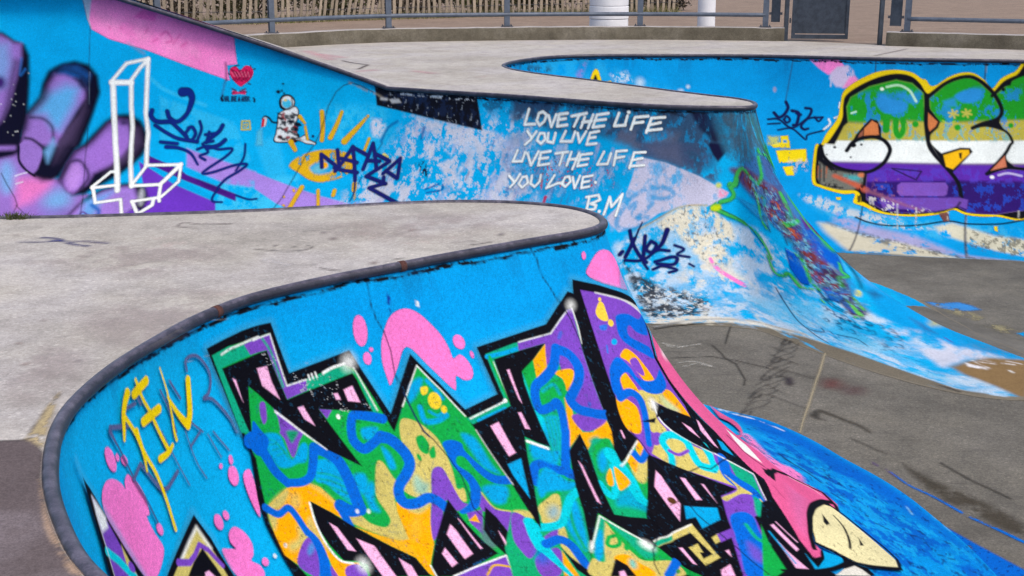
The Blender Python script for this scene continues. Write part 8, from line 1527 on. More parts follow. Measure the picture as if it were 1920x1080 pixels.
('l',325,0.5,25.7,0,0,0,-1,[22.6],'-1474 7396 -1302 7264'),
]),
('dark_slab','d',0,'darker purple grey slab in front of the pale near deck',[
('p',326,1,7.0,0,0,0,-1,0,'-2159 4485 -1927 4506 -1815 4528 -1726 4391 -1647 4147 -1532 3885 -1414 3651 -1279 3441 -1157 3252 -1095 3135 -1037 3025 -1016 3000 -988 3000 -1774 3000 -1764 3127 -1869 3488 -1998 3931'),
('p',327,0.7,41.8,0,0,(0.6,0.3,0.2),-1,0,'-1863 3885 -1582 3885 -1456 3727 -1410 3651 -1364 3579 -1321 3509 -1279 3441 -1233 3360 -1189 3282 -1147 3207 -1106 3135 -1543 3135 -1612 3297 -1688 3475 -1771 3670'),
('p',328,0.85,10.6,0,0,(0.05,0.3,0.15),-1,0,'-1839 4528 -1850 4661 -1876 4839 -1889 5002 -1890 5055 -1833 4802 -1793 4627 -1744 4443'),
('p',329,0.8,10.3,0,0,(0.1,0.34,0.12),-1,0,'-1651 4147 -1536 3885 -1456 3727 -1345 3544 -1258 3425 -1316 3458 -1410 3615 -1497 3765 -1533 3855 -1571 3948 -1610 4045'),
('l',330,0.8,4.6,1,0,0,-1,[8.2],'-1997 4479 -1925 4501 -1847 4506 -1822 4539'),
('l',331,0.7,5.1,1,0,(0.05,0.35,0.1),-1,[7.3],'-1845 4594 -1863 4778 -1874 4932 -1885 5042'),
]),
('stain','d',0,'soft dark stains and specks on the pale near deck',[
('l',332,0.35,13.0,0,0,0,-1,[13.6],'-2243 6284 -2155 6265'),
('p',333,0.44902249471304034,8.6,1,0,0,-1,0,'-1934 5479 -1933 5469 -1937 5461 -1945 5457 -1953 5459 -1959 5466 -1959 5476 -1955 5484 -1948 5488 -1940 5486'),
('l',332,0.35,12.6,0,0,0,-1,[6.1],'-1483 6124 -1424 6133'),
('p',333,0.5555963117241214,14.8,1,0,0,-1,0,'-47 8105 -51 8083 -61 8065 -75 8056 -86 8061 -91 8077 -87 8098 -77 8116 -64 8125 -52 8121'),
('l',334,0.35,18.9,0,0,0,-1,[19.5],'-1352 8178 -1160 8254'),
('p',333,0.45661767927615127,14.9,1,0,0,-1,0,'-1209 8151 -1210 8133 -1217 8118 -1227 8110 -1237 8114 -1243 8128 -1242 8146 -1236 8161 -1225 8169 -1215 8165'),
('l',334,0.35,17.8,0,0,0,-1,[18.4],'-360 7854 -243 7899'),
('p',335,0.33351228657385823,9.1,1,0,0,-1,0,'-2296 5738 -2295 5729 -2298 5722 -2305 5718 -2312 5720 -2317 5727 -2319 5736 -2315 5743 -2309 5747 -2302 5745'),
('l',334,0.35,15.9,0,0,0,-1,[15.8],'-2261 7243 -2148 7321'),
('p',335,0.4491991803334921,15.1,1,0,0,-1,0,'-631 8235 -633 8209 -644 8186 -660 8176 -674 8181 -681 8201 -678 8227 -667 8250 -652 8261 -638 8255'),
('p',335,0.4943558899260014,12.8,1,0,0,-1,0,'-792 7333 -793 7312 -802 7295 -816 7286 -828 7291 -834 7306 -833 7326 -824 7344 -810 7353 -798 7348'),
('l',334,0.35,11.7,0,0,0,-1,[9.1],'-2152 5822 -2110 5858'),
('p',335,0.5839557614122655,8.5,1,0,0,-1,0,'-2153 5435 -2152 5423 -2156 5412 -2166 5407 -2176 5410 -2184 5419 -2185 5431 -2180 5442 -2171 5447 -2160 5444'),
('p',335,0.38827166768509597,14.7,1,0,0,-1,0,'-3182 8071 -3179 8056 -3181 8043 -3188 8037 -3197 8040 -3205 8051 -3208 8066 -3205 8079 -3198 8085 -3189 8082'),
('p',335,0.4685796445855349,9.1,1,0,0,-1,0,'-2306 5740 -2305 5731 -2308 5724 -2314 5720 -2321 5722 -2326 5728 -2327 5737 -2324 5744 -2318 5748 -2311 5746'),
('l',332,0.35,18.2,0,0,0,-1,[14.7],'-2743 7951 -2695 7990'),
('p',333,0.3822465749942617,8.7,1,0,0,-1,0,'-1377 5542 -1377 5535 -1381 5529 -1387 5526 -1392 5528 -1396 5533 -1396 5540 -1392 5546 -1386 5549 -1381 5547'),
('p',336,0.3519986066186679,8.5,1,0,0,-1,0,'-1437 5466 -1437 5458 -1441 5451 -1447 5448 -1453 5450 -1457 5456 -1457 5464 -1454 5470 -1447 5473 -1441 5472'),
('p',336,0.557732780306818,14.5,1,0,0,-1,0,'-1117 7977 -1118 7953 -1127 7931 -1142 7921 -1155 7926 -1163 7945 -1163 7970 -1153 7991 -1139 8001 -1125 7996'),
('l',334,0.35,13.9,0,0,0,-1,[11.6],'-2119 6582 -2070 6598'),
('p',333,0.3086319936387616,12.7,1,0,0,-1,0,'-1146 7275 -1147 7265 -1151 7256 -1157 7252 -1163 7254 -1167 7262 -1167 7272 -1162 7281 -1156 7285 -1150 7283'),
('p',335,0.3192958199789983,9.9,1,0,0,-1,0,'-2315 6122 -2313 6109 -2317 6098 -2325 6093 -2335 6096 -2342 6105 -2343 6118 -2339 6129 -2331 6134 -2321 6131'),
('l',334,0.35,17.4,0,0,0,-1,[8.5],'-2399 7742 -2290 7773'),
('p',337,0.3,175.0,1,0,(0.25,0.4,0.2),-1,0,'-2987 7498 -2551 7857 -1765 7638 -2103 6983'),
('p',337,0.3,136.3,1,0,(0.25,0.4,0.2),-1,0,'-2156 6130 -1820 6694 -1524 6531 -1739 5690'),
('p',337,0.3,202.1,1,0,(0.25,0.4,0.2),-1,0,'-1265 8251 -590 8683 -36 8505 -671 7857'),
('p',337,0.3,109.0,1,0,(0.25,0.4,0.2),-1,0,'-2269 5452 -2115 5773 -1886 5304 -1993 4900'),
]),
('crack','d',0,'fine cracks in the pale upper deck',[
('l',338,0.8,34.2,0,0,0,-1,[50.9],'-2768 21142 -2564 20746 -2266 20363 -2333 19638'),
('l',339,0.6,46.4,0,0,0,-1,[49.8],'6179 22092 7180 23620'),
('l',340,0.4,127.0,0,0,0,-1,[159.4],'-3659 23128 -2988 21346'),
('l',340,0.4,104.3,0,0,0,-1,[130.3],'-2378 19210 -2088 19465'),
('l',340,0.4,102.7,0,0,0,-1,[128.4],'-1433 19294 -1174 18962'),
('l',340,0.4,126.5,0,0,0,-1,[158.2],'-3320 22427 -2866 21766'),
]),
]
# ================================================================= helpers
def mat(name,rough=.8,metal=0,spec=.3):
    m=bpy.data.materials.new(name); m.use_nodes=True; b=m.node_tree.nodes['Principled BSDF']
    b.inputs['Roughness'].default_value=rough; b.inputs['Metallic'].default_value=metal; b.inputs['Specular IOR Level'].default_value=spec
    return m,m.node_tree,b
def nd(t,kind,**k):
    n=t.nodes.new(kind)
    for a,v in k.items():
        if a in n.inputs.keys(): n.inputs[a].default_value=v
        else: setattr(n,a,v)
    return n
def noise(t,scale,detail=4,rough=.6,vec=None):
    n=nd(t,'ShaderNodeTexNoise'); n.inputs['Scale'].default_value=scale; n.inputs['Detail'].default_value=detail; n.inputs['Roughness'].default_value=rough
    if vec is not None: t.links.new(vec,n.inputs['Vector'])
    return n.outputs['Fac']
def ramp(t,fac,stops):
    r=nd(t,'ShaderNodeValToRGB'); e=r.color_ramp.elements
    while len(e)<len(stops): e.new(.5)
    for q,(p,c) in zip(e,stops): q.position=p; q.color=(*c,1) if len(c)==3 else c
    t.links.new(fac,r.inputs[0]); return r.outputs[0]
def mix(t,kind,fac,a,b):
    m=nd(t,'ShaderNodeMix'); m.data_type='RGBA'; m.blend_type=kind
    for s,v in ((0,fac),(6,a),(7,b)):
        if hasattr(v,'is_linked') or hasattr(v,'node'): t.links.new(v,m.inputs[s])
        else: m.inputs[s].default_value=v if s==0 else ((*v,1) if len(v)==3 else v)
    return m.outputs[2]
def bump(t,b,h,strength,dist=.01):
    n=nd(t,'ShaderNodeBump'); n.inputs['Strength'].default_value=strength; n.inputs['Distance'].default_value=dist
    t.links.new(h,n.inputs['Height']); t.links.new(n.outputs[0],b.inputs['Normal'])
def pos(t): return nd(t,'ShaderNodeTexCoord').outputs['Object']
def gr(v): return (v,v,v)
def lin(c): return tuple(float(x) for x in s2l(c))
def concrete(name,c1,c2,c3,grain=.18,scale=1.,rough=.9,extra=None,agg=0):
    m,t,b=mat(name,rough); P=pos(t)
    base=ramp(t,noise(t,.9*scale,5,.62,P),[(.3,c1),(.5,c2),(.7,c3)])
    st=ramp(t,noise(t,5*scale,6,.7,P),[(.35,gr(.80)),(.55,gr(1.)),(.75,gr(1.1))])
    base=mix(t,'MULTIPLY',1.,base,st)
    g=ramp(t,noise(t,130,3,.8,P),[(.25,gr(1-1.6*grain)),(.5,gr(1.)),(.75,gr(1+1.6*grain))])
    base=mix(t,'MULTIPLY',1.,base,g)
    g=ramp(t,noise(t,42,4,.8,P),[(.25,gr(1-grain)),(.5,gr(1.)),(.75,gr(1+grain))]); base=mix(t,'MULTIPLY',1.,base,g)
    if agg:
        v=nd(t,'ShaderNodeTexVoronoi'); v.inputs['Scale'].default_value=70; t.links.new(P,v.inputs['Vector'])
        sep=nd(t,'ShaderNodeSeparateColor'); t.links.new(v.outputs['Color'],sep.inputs[0])
        s=ramp(t,sep.outputs[0],[(.0,gr(1-agg)),(.5,gr(1.)),(.93,gr(1+.5*agg)),(1.,gr(1+2.2*agg))]); base=mix(t,'MULTIPLY',1.,base,s)
    if extra: base=extra(t,P,base)
    t.links.new(base,b.inputs['Base Color']); bump(t,b,noise(t,160,4,.7,P),.35,.004)
    return m
def paint_mat(name,alpha):
    m,t,b=mat(name,.75,0,.05); P=pos(t)
    a=nd(t,'ShaderNodeVertexColor'); a.layer_name='paint'
    g=ramp(t,noise(t,150,3,.8,P),[(.22,gr(.58)),(.5,gr(1.)),(.78,gr(1.42))])
    c=mix(t,'MULTIPLY',1.,a.outputs[0],g)
    l=ramp(t,noise(t,2.2,6,.65,P),[(.3,gr(.86)),(.55,gr(1.)),(.75,gr(1.08))]); c=mix(t,'MULTIPLY',1.,c,l)
    l=ramp(t,noise(t,48,4,.8,P),[(.25,gr(.77)),(.5,gr(1.)),(.75,gr(1.2))]); c=mix(t,'MULTIPLY',1.,c,l)
    # flecks where the film has chipped, and fine dirt
    ch=ramp(t,noise(t,34,5,.75,P),[(.70,gr(0)),(.76,gr(1))]); c=mix(t,'MIX',ch,c,mix(t,'MULTIPLY',1.,c,(.45,.5,.62)))
    t.links.new(c,b.inputs['Base Color'])
    if alpha: t.links.new(a.outputs[1],b.inputs['Alpha'])
    bump(t,b,noise(t,90,5,.7,P),.22,.005)
    return m
def link(name,me,m=None,parent=None,smooth=False):
    o=bpy.data.objects.new(name,me); C.objects.link(o)
    if m: me.materials.append(m)
    if parent: o.parent=parent
    if smooth: me.polygons.foreach_set('use_smooth',np.ones(len(me.polygons),bool))
    return o
def tag(o,label=None,cat=None,group=None,kind=None):
    for k,v in (('label',label),('category',cat),('group',group),('kind',kind)):
        if v: o[k]=v
    return o
def thing(name,label,cat,loc=(0,0,0),rz=0,group=None):
    o=bpy.data.objects.new(name,None); C.objects.link(o); o.location=loc; o.rotation_euler=(0,0,rz); o.empty_display_size=.2
    return tag(o,label,cat,group)
def grid_mesh(name,P,ok=None,col=None,al=None):
    n,k=P.shape[:2]; idx=np.arange(n*k).reshape(n,k)
    q=np.stack([idx[:-1,:-1],idx[1:,:-1],idx[1:,1:],idx[:-1,1:]],-1)
    q=q[ok] if ok is not None else q.reshape(-1,4)
    used,inv=np.unique(q,return_inverse=True); V=P.reshape(-1,3)[used]; q=inv.reshape(-1,4)
    me=bpy.data.meshes.new(name); me.vertices.add(len(V)); me.vertices.foreach_set('co',V.astype(np.float32).ravel())
    me.loops.add(q.size); me.loops.foreach_set('vertex_index',q.ravel().astype(np.int32))
    me.polygons.add(len(q)); me.polygons.foreach_set('loop_start',np.arange(0,q.size,4,dtype=np.int32)); 
    me.update(calc_edges=True)
    if col is not None:
        a=me.color_attributes.new('paint','FLOAT_COLOR','POINT')
        c=np.ones((len(V),4),np.float32); c[:,:3]=col.reshape(-1,3)[used]
        if al is not None: c[:,3]=al.reshape(-1)[used]
        a.data.foreach_set('color',c.ravel())
    return me
def bm_obj(name,bm,m,parent=None,smooth=False):
    me=bpy.data.meshes.new(name); bm.normal_update(); bm.to_mesh(me); bm.free(); return link(name,me,m,parent,smooth)
def box(bm,lo,hi,M=None,bev=0):
    r=bmesh.ops.create_cube(bm,size=1); vs=r['verts']
    for v in vs: v.co=Vector([(a+b)/2+x*(b-a) for a,b,x in zip(lo,hi,v.co)])
    if bev: 
        es=list({e for v in vs for e in v.link_edges}); r=bmesh.ops.bevel(bm,geom=es,offset=bev,segments=2,affect='EDGES'); vs=list(set(vs)&set(bm.verts))|set() if False else [v for v in bm.verts if v.is_valid and (v in r['verts'] or v in vs)]
    if M: 
        for v in vs: v.co=M@v.co
def tube(bm,pts,r,seg=10,cap=True,rf=None):
    pts=[Vector(p) for p in pts]; rings=[]
    up=Vector((0,0,1))
    for i,p in enumerate(pts):
        d=(pts[min(i+1,len(pts)-1)]-pts[max(i-1,0)]).normalized()
        u=up if abs(d.z)<.9 else Vector((1,0,0)); a=d.cross(u).normalized(); b=a.cross(d); rr=rf(i) if rf else r
        rings.append([bm.verts.new(p+a*rr*math.cos(t)+b*rr*math.sin(t)) for t in [2*math.pi*j/seg for j in range(seg)]])
    for A,B in zip(rings,rings[1:]):
        for j in range(seg): bm.faces.new((A[j],A[(j+1)%seg],B[(j+1)%seg],B[j]))
    if cap: bm.faces.new(rings[0][::-1]); bm.faces.new(rings[-1])
# ================================================================= setting: floor, deck, ground
def floorz(x,y):
    e=((x-2.87)*4.25+(y-15.25)*2.33)/4.85; a=np.clip(e/2.5,0,1); return -2.1-.55*a*a*(3-2*a)
NEAR=Wall(NEAR_RIM,NEAR_KEYS,rt=NEAR_NOSE); MID=Wall(MID_RIM,MID_KEYS,rt=NOSE)
for W in (NEAR,MID):
    f=W.C+W.N*W.run[:,None]; W.dep=-floorz(f[:,0],f[:,1])
def stain(t,P,base):
    s=ramp(t,noise(t,.55,3,.5,P),[(.34,(.90,.885,.90)),(.46,(1,.985,.97)),(.58,(1.0,.99,1.05)),(.70,(1.07,1.05,1.02))]); base=mix(t,'MULTIPLY',1.,base,s)
    p=ramp(t,noise(t,1.7,5,.7,P),[(.62,(1,1,1)),(.72,(1.04,.93,.95))]); return mix(t,'MULTIPLY',1.,base,p)
def floor_stain(t,P,base):
    s=ramp(t,noise(t,.8,5,.65,P),[(.35,(.80,.79,.78)),(.5,(1,1,1)),(.68,(1.16,1.15,1.12))]); base=mix(t,'MULTIPLY',1.,base,s)
    mp=nd(t,'ShaderNodeMapping'); mp.inputs['Rotation'].default_value=(0,0,.9); mp.inputs['Scale'].default_value=(.5,7,1); t.links.new(P,mp.inputs[0])
    w=ramp(t,noise(t,2.0,5,.7,mp.outputs[0]),[(.58,gr(1)),(.68,gr(.80))]); return mix(t,'MULTIPLY',1.,base,w)      # wheel marks along the channel
deck_m=concrete('pale_concrete',(.325,.300,.262),(.385,.358,.318),(.435,.408,.365),.16,1.,.92,stain,.13)
floor_m=concrete('grey_floor_concrete',(.098,.089,.072),(.124,.113,.092),(.150,.137,.114),.26,.6,.9,floor_stain,.18)
sand_m=concrete('brown_sand',(.185,.130,.095),(.22,.157,.115),(.255,.186,.138),.35,1.6,.97)
kerb_m=concrete('weathered_kerb_concrete',(.062,.053,.038),(.105,.092,.068),(.155,.138,.11),.34,1.9,.95)
kerbtop_m=concrete('pale_kerb_top',(.30,.28,.26),(.38,.35,.335),(.44,.41,.40),.2,2.,.95)  # top of the kerb, paler than its faces
xs=np.arange(-11,17.01,.12); ys=np.arange(1.5,23.6,.12)
Pf=np.stack([xs[:,None]+0*ys,0*xs[:,None]+ys,floorz(xs[:,None],ys[None])-.003],-1)
bowl_floor=tag(link('bowl_floor',grid_mesh('bowl_floor',Pf),floor_m,None,True),'grey concrete floor of the skate bowl, stained and cracked','floor',kind='structure')
KERB=np.array([(-9.5,18.6),(-7.2,20.9),(-4.66,23.62),(-4.09,24.13),(-2.64,25.2),(-.05,25.85),(2.68,26.05),(4.2,25.85),(5.36,25.62)])
KERB2=np.array([(7.02,24.42),(9.25,23.4),(12.5,21.8),(17,19.4)])
hole=np.vstack([NEAR.C[::5],MID.C[::5]])
outer=[(-40,-12),(40,-12),(40,14),(17,19.55),(12.5,21.95),(9.25,23.55),(7.02,24.57),(6.2,25.3),(5.36,25.77),(4.2,26.0),(2.68,26.2),(-.05,26.0),(-2.64,25.35),(-4.2,24.3),(-7.3,21.05),(-9.6,18.75),(-40,14)]
loops=[[Vector((x,y,0)) for x,y in outer],[Vector((float(x),float(y),0)) for x,y in hole]]
tri=geometry.tessellate_polygon(loops); vv=[p for l_ in loops for p in l_]
me=bpy.data.meshes.new('concrete_deck'); me.from_pydata([tuple(v) for v in vv],[],[tuple(t_) for t_ in tri]); me.update()
bm=bmesh.new(); bm.from_mesh(me); 
for f in bm.faces:
    f.normal_update()
    if f.normal.z<0: f.normal_flip()
bm.to_mesh(me); bm.free()
deck=tag(link('concrete_deck',me,deck_m),'pale concrete deck around the skate bowl','deck',kind='structure')
bm=bmesh.new()
S=[(-300,24.2),(-9.6,18.70),(-7.3,21.0),(-4.2,24.25),(-2.64,25.3),(-.05,25.95),(2.68,26.15),(5.36,25.7),(6.2,25.2),(7.02,24.5),(9.25,23.5),(12.5,21.9),(17,19.5),(300,10),(300,700),(-300,700)]
bm.faces.new([bm.verts.new((x,y,-.004)) for x,y in S]); bmesh.ops.triangulate(bm,faces=bm.faces[:])
tag(bm_obj('sand_ground',bm,sand_m),'brown sand ground beyond the kerb and railing','ground',kind='structure')
# ================================================================= painted walls
wall_m=paint_mat('wall_paint',False); film_m=paint_mat('spray_paint_film',True)
def lines(t):
    a=np.array(t); u=a[0,0]; o=[u]
    while u<a[-1,0]: u+=np.interp(u,a[:,0],a[:,1]); o.append(u)
    return np.array(o)
def raised(W,u): return np.interp(u,W.u,W.zt)
def vtop(W,u): return raised(W,u)*VS
VS=1.03
class Patch:
    def __init__(s,key):
        us,vs=(lines(t) for t in LINES[key]); s.us,s.vs=us,vs; s.key=key
        if key in 'nmf':
            s.W=NEAR if key=='n' else MID
            lim=-np.interp(us,s.W.u,s.W.zt)[:,None]*VS if key=='m' else 0*us[:,None]
            V=np.maximum(vs[None],lim); s.P=s.W.at(us[:,None],V); s.live=(vs[None]>lim-1e-9)|(vs[None]>=0)
            if key=='m':
                j=np.maximum(vs[None,1:],vs[None,1:])>lim+1e-6; s.cell=j[:-1]|j[1:]
            else: s.cell=np.ones((len(us)-1,len(vs)-1),bool)
        else:
            X,Y=np.meshgrid(us,vs,indexing='ij'); s.P=np.stack([X,Y,(floorz(X,Y)-.003 if key=='g' else 0*X)],-1); s.cell=np.ones((len(us)-1,len(vs)-1),bool)
        gu=np.gradient(s.P,axis=0); gv=np.gradient(s.P,axis=1)
        N=np.cross(gu,gv); N/=np.maximum(np.linalg.norm(N,axis=-1),1e-9)[...,None]
        if key in 'gd': N=N*np.sign(N[...,2:3])
        else:
            nn=np.stack([np.interp(us,s.W.u,s.W.N[:,k]) for k in (0,1)],-1); f=(N[...,0]*nn[:,None,0]+N[...,1]*nn[:,None,1]); sg=np.sign(np.where(abs(f)>.02,f,N[...,2])); N=N*sg[...,None]
        s.N=N
        s.Js=np.linalg.norm(gu,axis=-1)/np.gradient(us)[:,None]; s.Jv=np.maximum(np.linalg.norm(gv,axis=-1)/np.gradient(vs)[None],.2)
        s.px=np.minimum(.5*(np.gradient(us)[:,None]*s.Js+np.gradient(vs)[None]*s.Jv),.02)
def ints(t): return np.array([int(x) for x in t.split()],float).reshape(-1,2)/1000
def run_paint(pt,shapes,base,seed):
    cv=Canvas(pt.us,pt.vs,pt.Js,pt.Jv,COLORS[base] if base else None)
    for i,(k,c,al,soft,sm,atop,n,cl,ws,p_) in enumerate(shapes):
        pp=ints(p_)
        ii=min(max(np.searchsorted(pt.us,pp[:,0].mean()),1),len(pt.us)-1); jj=min(max(np.searchsorted(pt.vs,pp[:,1].mean()),1),len(pt.vs)-1)
        cell=max(pt.px[ii,jj]*1.0,.001)
        cv.draw((k,COLORS[c],al,max(soft/1000,cell),sm,atop,n or None,ints(CLIPS[cl]) if cl>=0 else None,[w/1000 for w in ws] if ws else None,pp),seed*100+i)
    return cv
patches={k:Patch(k) for k in 'nmfgd'}
def lip_dirt(pt,cv,v0):
    # the plaster under the pipe has come away along a ragged dark line
    d=pt.vs[None]+np.interp(pt.us,pt.W.u,pt.W.zt)[:,None]*VS*(pt.key=='m')
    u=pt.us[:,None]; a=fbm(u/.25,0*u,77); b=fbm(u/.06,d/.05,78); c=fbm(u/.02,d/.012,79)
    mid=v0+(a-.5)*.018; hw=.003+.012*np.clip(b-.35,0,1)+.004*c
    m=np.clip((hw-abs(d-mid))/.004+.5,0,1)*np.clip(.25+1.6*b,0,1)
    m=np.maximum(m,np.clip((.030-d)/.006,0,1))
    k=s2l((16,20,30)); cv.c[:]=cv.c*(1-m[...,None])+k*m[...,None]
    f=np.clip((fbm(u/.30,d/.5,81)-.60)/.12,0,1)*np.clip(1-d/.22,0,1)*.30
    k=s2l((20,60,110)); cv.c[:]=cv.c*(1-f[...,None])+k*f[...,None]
names={'n':'near','m':'mid','f':'far'}
near=thing('skate_ramp','nearest concrete skate ramp, blue with large black outlined letters over green, purple and orange','skate ramp')
mid=thing('skate_ramp','middle concrete skate ramp, painted hand, white cross and white handwritten words on weathered blue','skate ramp',(0,17,0))
far=thing('bowl_wall','far blue bowl wall with green, white and purple bubble letters','bowl wall',(3.5,22,0))
roots=dict(n=near,m=mid,f=far,g=bowl_floor,d=deck)
PLAB={'letter_mural':'black outlined angular letters filled with green, purple, orange and blue','yellow_tag':'yellow letters TIN with long drips','grey_tag':'thin grey scrawled tag','painted_finger':'pink painted finger with a cream claw',
'pink_panel':'pink painted panel under the sloping edge','painted_hand':'purple painted hand with shaded fingers','white_cross_outline':'white outline of an upside down block cross','heart_stencil':'red heart stencil with small words under it','yellow_stamp':'small pale yellow square stamp','astronaut_stencil':'black and white astronaut stencil holding a red spray can','painted_eye':'yellow painted eye with rays','white_writing':'white handwriting LOVE THE LIFE YOU LIVE LIVE THE LIFE YOU LOVE B.M','flame_mural':'green edged maroon and blue flame on the hip','yellow_blocks':'yellow painted blocks','yellow_peak_sign':'small yellow and black painted peak','white_scribble':'white scribble','bubble_letters':'bubble letters in green, khaki, white and purple stripes'}
TAGS=iter(['navy scrawled tag beside the white cross','navy angular tag NAFAZA over the yellow eye','dark navy tag on the cream patch of the hip','navy scrawled tag on the far wall'])
def kid(o,parent):
    o.parent=parent; o.matrix_parent_inverse=Matrix.Translation(-parent.location) if parent.type=='EMPTY' else Matrix(); return o
cnt={}
for li,(name,key,base,lab,shapes) in enumerate(PAINT):
    pt=patches[key]; cv=run_paint(pt,shapes,base,li+3)
    if base:
        if key=='m':   # the paint stops a little short of the floor
            g_=np.clip((pt.vs[None]-2.455+.03*(fbm(pt.us[:,None]/.12,0*pt.us[:,None],7)-.5))/.012,0,1)[...,None]; cv.c[:]=cv.c*(1-g_)+s2l((126,118,108))*g_
        lip_dirt(pt,cv,.043 if key=='n' else .042)
        cell=pt.cell
        if key=='n':
            P=pt.P[::2,::2]; o=link('transition',grid_mesh('transition',P,None,cv.c[::2,::2]*ALB),wall_m,None,True)
        else: o=link('transition',grid_mesh('transition',pt.P,cell,cv.c*ALB),wall_m,None,True)
        kid(o,roots[key])
    else:
        i=cnt[key]=cnt.get(key,0)+1
        A=cv.a>.02; ok=(A[:-1,:-1]|A[1:,:-1]|A[1:,1:]|A[:-1,1:])&pt.cell
        if not ok.any(): continue
        o=link(name,grid_mesh(name,pt.P+pt.N*(.0007+.0007*i),ok,cv.c*ALB,np.clip(cv.a,0,1)),film_m if key in 'nmf' else floor_film if False else film_m,None,True)
        kid(o,roots[key]); l_=lab or (next(TAGS) if name=='navy_tag' else PLAB.get(name)); 
        if l_: o['label']=l_
# the rest of the walls, out of the photo's view, in plain blue and coarse
def rest(W,u0,u1,root,name='rear_transition'):
    n=max(3,int((u1-u0)/.06)); us=np.linspace(u0,u1,n); vs=np.linspace(0,1,40)
    lim=-raised(W,us)*VS; V=lim[:,None]+(2.5-lim)[:,None]*vs[None]
    P=W.at(us[:,None],V); c=np.zeros(P.shape)+s2l((0,155,226))
    kid(link(name,grid_mesh(name,P,None,c*ALB),wall_m,None,True),root)
eps=1e-4
rest(NEAR,0,patches['n'].us[0],near); rest(NEAR,patches['n'].us[-1],NEAR.u[-1],near)
rest(MID,0,patches['m'].us[0],mid); rest(MID,patches['m'].us[-1],patches['f'].us[0],mid); rest(MID,patches['f'].us[-1],MID.u[-1],far)
# ---- steel coping along the rims
def coping_mat():
    m,t,b=mat('worn_steel_coping',.42,.3,.5); P=pos(t)
    c=ramp(t,noise(t,7,6,.7,P),[(.3,(.034,.031,.041)),(.5,(.066,.060,.078)),(.7,(.118,.107,.135))]); g=ramp(t,noise(t,140,3,.8,P),[(.25,gr(.65)),(.75,gr(1.35))]); c=mix(t,'MULTIPLY',1.,c,g)
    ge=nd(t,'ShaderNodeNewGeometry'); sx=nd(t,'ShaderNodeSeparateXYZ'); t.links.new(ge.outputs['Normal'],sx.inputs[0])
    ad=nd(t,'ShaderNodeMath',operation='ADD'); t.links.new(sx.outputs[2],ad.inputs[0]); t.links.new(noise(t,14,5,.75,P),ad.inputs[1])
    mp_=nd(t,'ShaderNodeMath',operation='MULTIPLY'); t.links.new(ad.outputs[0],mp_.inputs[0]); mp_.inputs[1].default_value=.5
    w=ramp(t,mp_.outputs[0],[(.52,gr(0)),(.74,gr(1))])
    c=mix(t,'MIX',w,mix(t,'MULTIPLY',1.,c,(.42,.44,.50)),mix(t,'MULTIPLY',1.,c,(1.5,1.42,1.42)))   # light on top and shade below painted into the colour by normal z
    r=ramp(t,noise(t,9,5,.8,P),[(.66,gr(0)),(.74,gr(1))]); c=mix(t,'MIX',r,c,(.10,.06,.05))
    t.links.new(c,b.inputs['Base Color']); bump(t,b,noise(t,60,5,.7,P),.25,.004); return m
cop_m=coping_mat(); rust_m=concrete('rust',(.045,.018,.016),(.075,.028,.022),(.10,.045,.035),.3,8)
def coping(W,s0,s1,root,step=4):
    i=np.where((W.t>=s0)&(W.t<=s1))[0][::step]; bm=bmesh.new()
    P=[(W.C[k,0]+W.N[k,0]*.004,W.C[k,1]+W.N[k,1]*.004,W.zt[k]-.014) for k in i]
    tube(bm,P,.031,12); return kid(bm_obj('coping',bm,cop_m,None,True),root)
sU=lambda W,u: float(np.interp(u,W.u,W.t))
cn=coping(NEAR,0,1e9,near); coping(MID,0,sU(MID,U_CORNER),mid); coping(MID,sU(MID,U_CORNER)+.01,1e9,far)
for x,y in ((-.64,7.29),(-1.53,6.33)):
    k=int(np.argmin(((NEAR.C-np.array((x,y)))**2).sum(1))); bm=bmesh.new(); a,b_=NEAR.C[k-2],NEAR.C[k+2]; n_=NEAR.N[k]*.004
    tube(bm,[(a[0]+n_[0],a[1]+n_[1],-.014),(b_[0]+n_[0],b_[1]+n_[1],-.014)],.0330,14); o=bm_obj('weld_seam',bm,rust_m,None,True); kid(o,near)
# ---- the raised end of the middle wall has a top ledge and a back
i=np.where(MID.zt>.004)[0][::8]; a=MID.C[i]; n_=MID.N[i]; z=MID.zt[i]; W_=.30
prof=[(-.02,-.012),(-W_,-.012),(-W_-.02,-.035),(-W_-.10-.25,None)]
rows=[]
for d,dz in prof: rows.append(np.c_[a+n_*d,(z+dz) if dz is not None else 0*z-.02])
kid(link('ledge',grid_mesh('ledge',np.stack(rows,1)),deck_m),mid)
# ================================================================= kerbs
def kerb(pts,label,name='kerb_wall',h=.255,w=.26):
    Cv,t=resample(catmull(pts,16),.12); T=np.gradient(Cv,axis=0); T/=np.linalg.norm(T,axis=1)[:,None]; N=np.stack([-T[:,1],T[:,0]],-1)
    if N[len(N)//2,1]<0: N=-N
    jit=np.array([fbm(np.array([x*3.]),np.array([0.]),5)[0]-.5 for x in t])*.012
    def strip(nm,m,prof,par):
        rows=[np.c_[Cv+N*d,(zz+jit if zz>.1 else 0*t+zz)] for d,zz in prof]
        P=np.stack(rows,1)
        if nm=='kerb_body': # end faces
            P=np.concatenate([np.repeat(P[:1].mean(1,keepdims=True),P.shape[1],1),P,np.repeat(P[-1:].mean(1,keepdims=True),P.shape[1],1)])
        o=link(nm,grid_mesh(nm,P),m); kid(o,par); return o
    root=thing(name,label,'kerb',tuple(Cv[len(Cv)//2])+(0,))
    strip('kerb_body',kerb_m,[(-.01,-.02),(0,h-.02),(.012,h-.004),(w-.012,h-.004),(w,h-.02),(w,-.02)],root)
    strip('kerb_top',kerbtop_m,[(.006,h-.008),(.022,h+.001),(w-.022,h+.001),(w-.006,h-.008)],root)
    return root
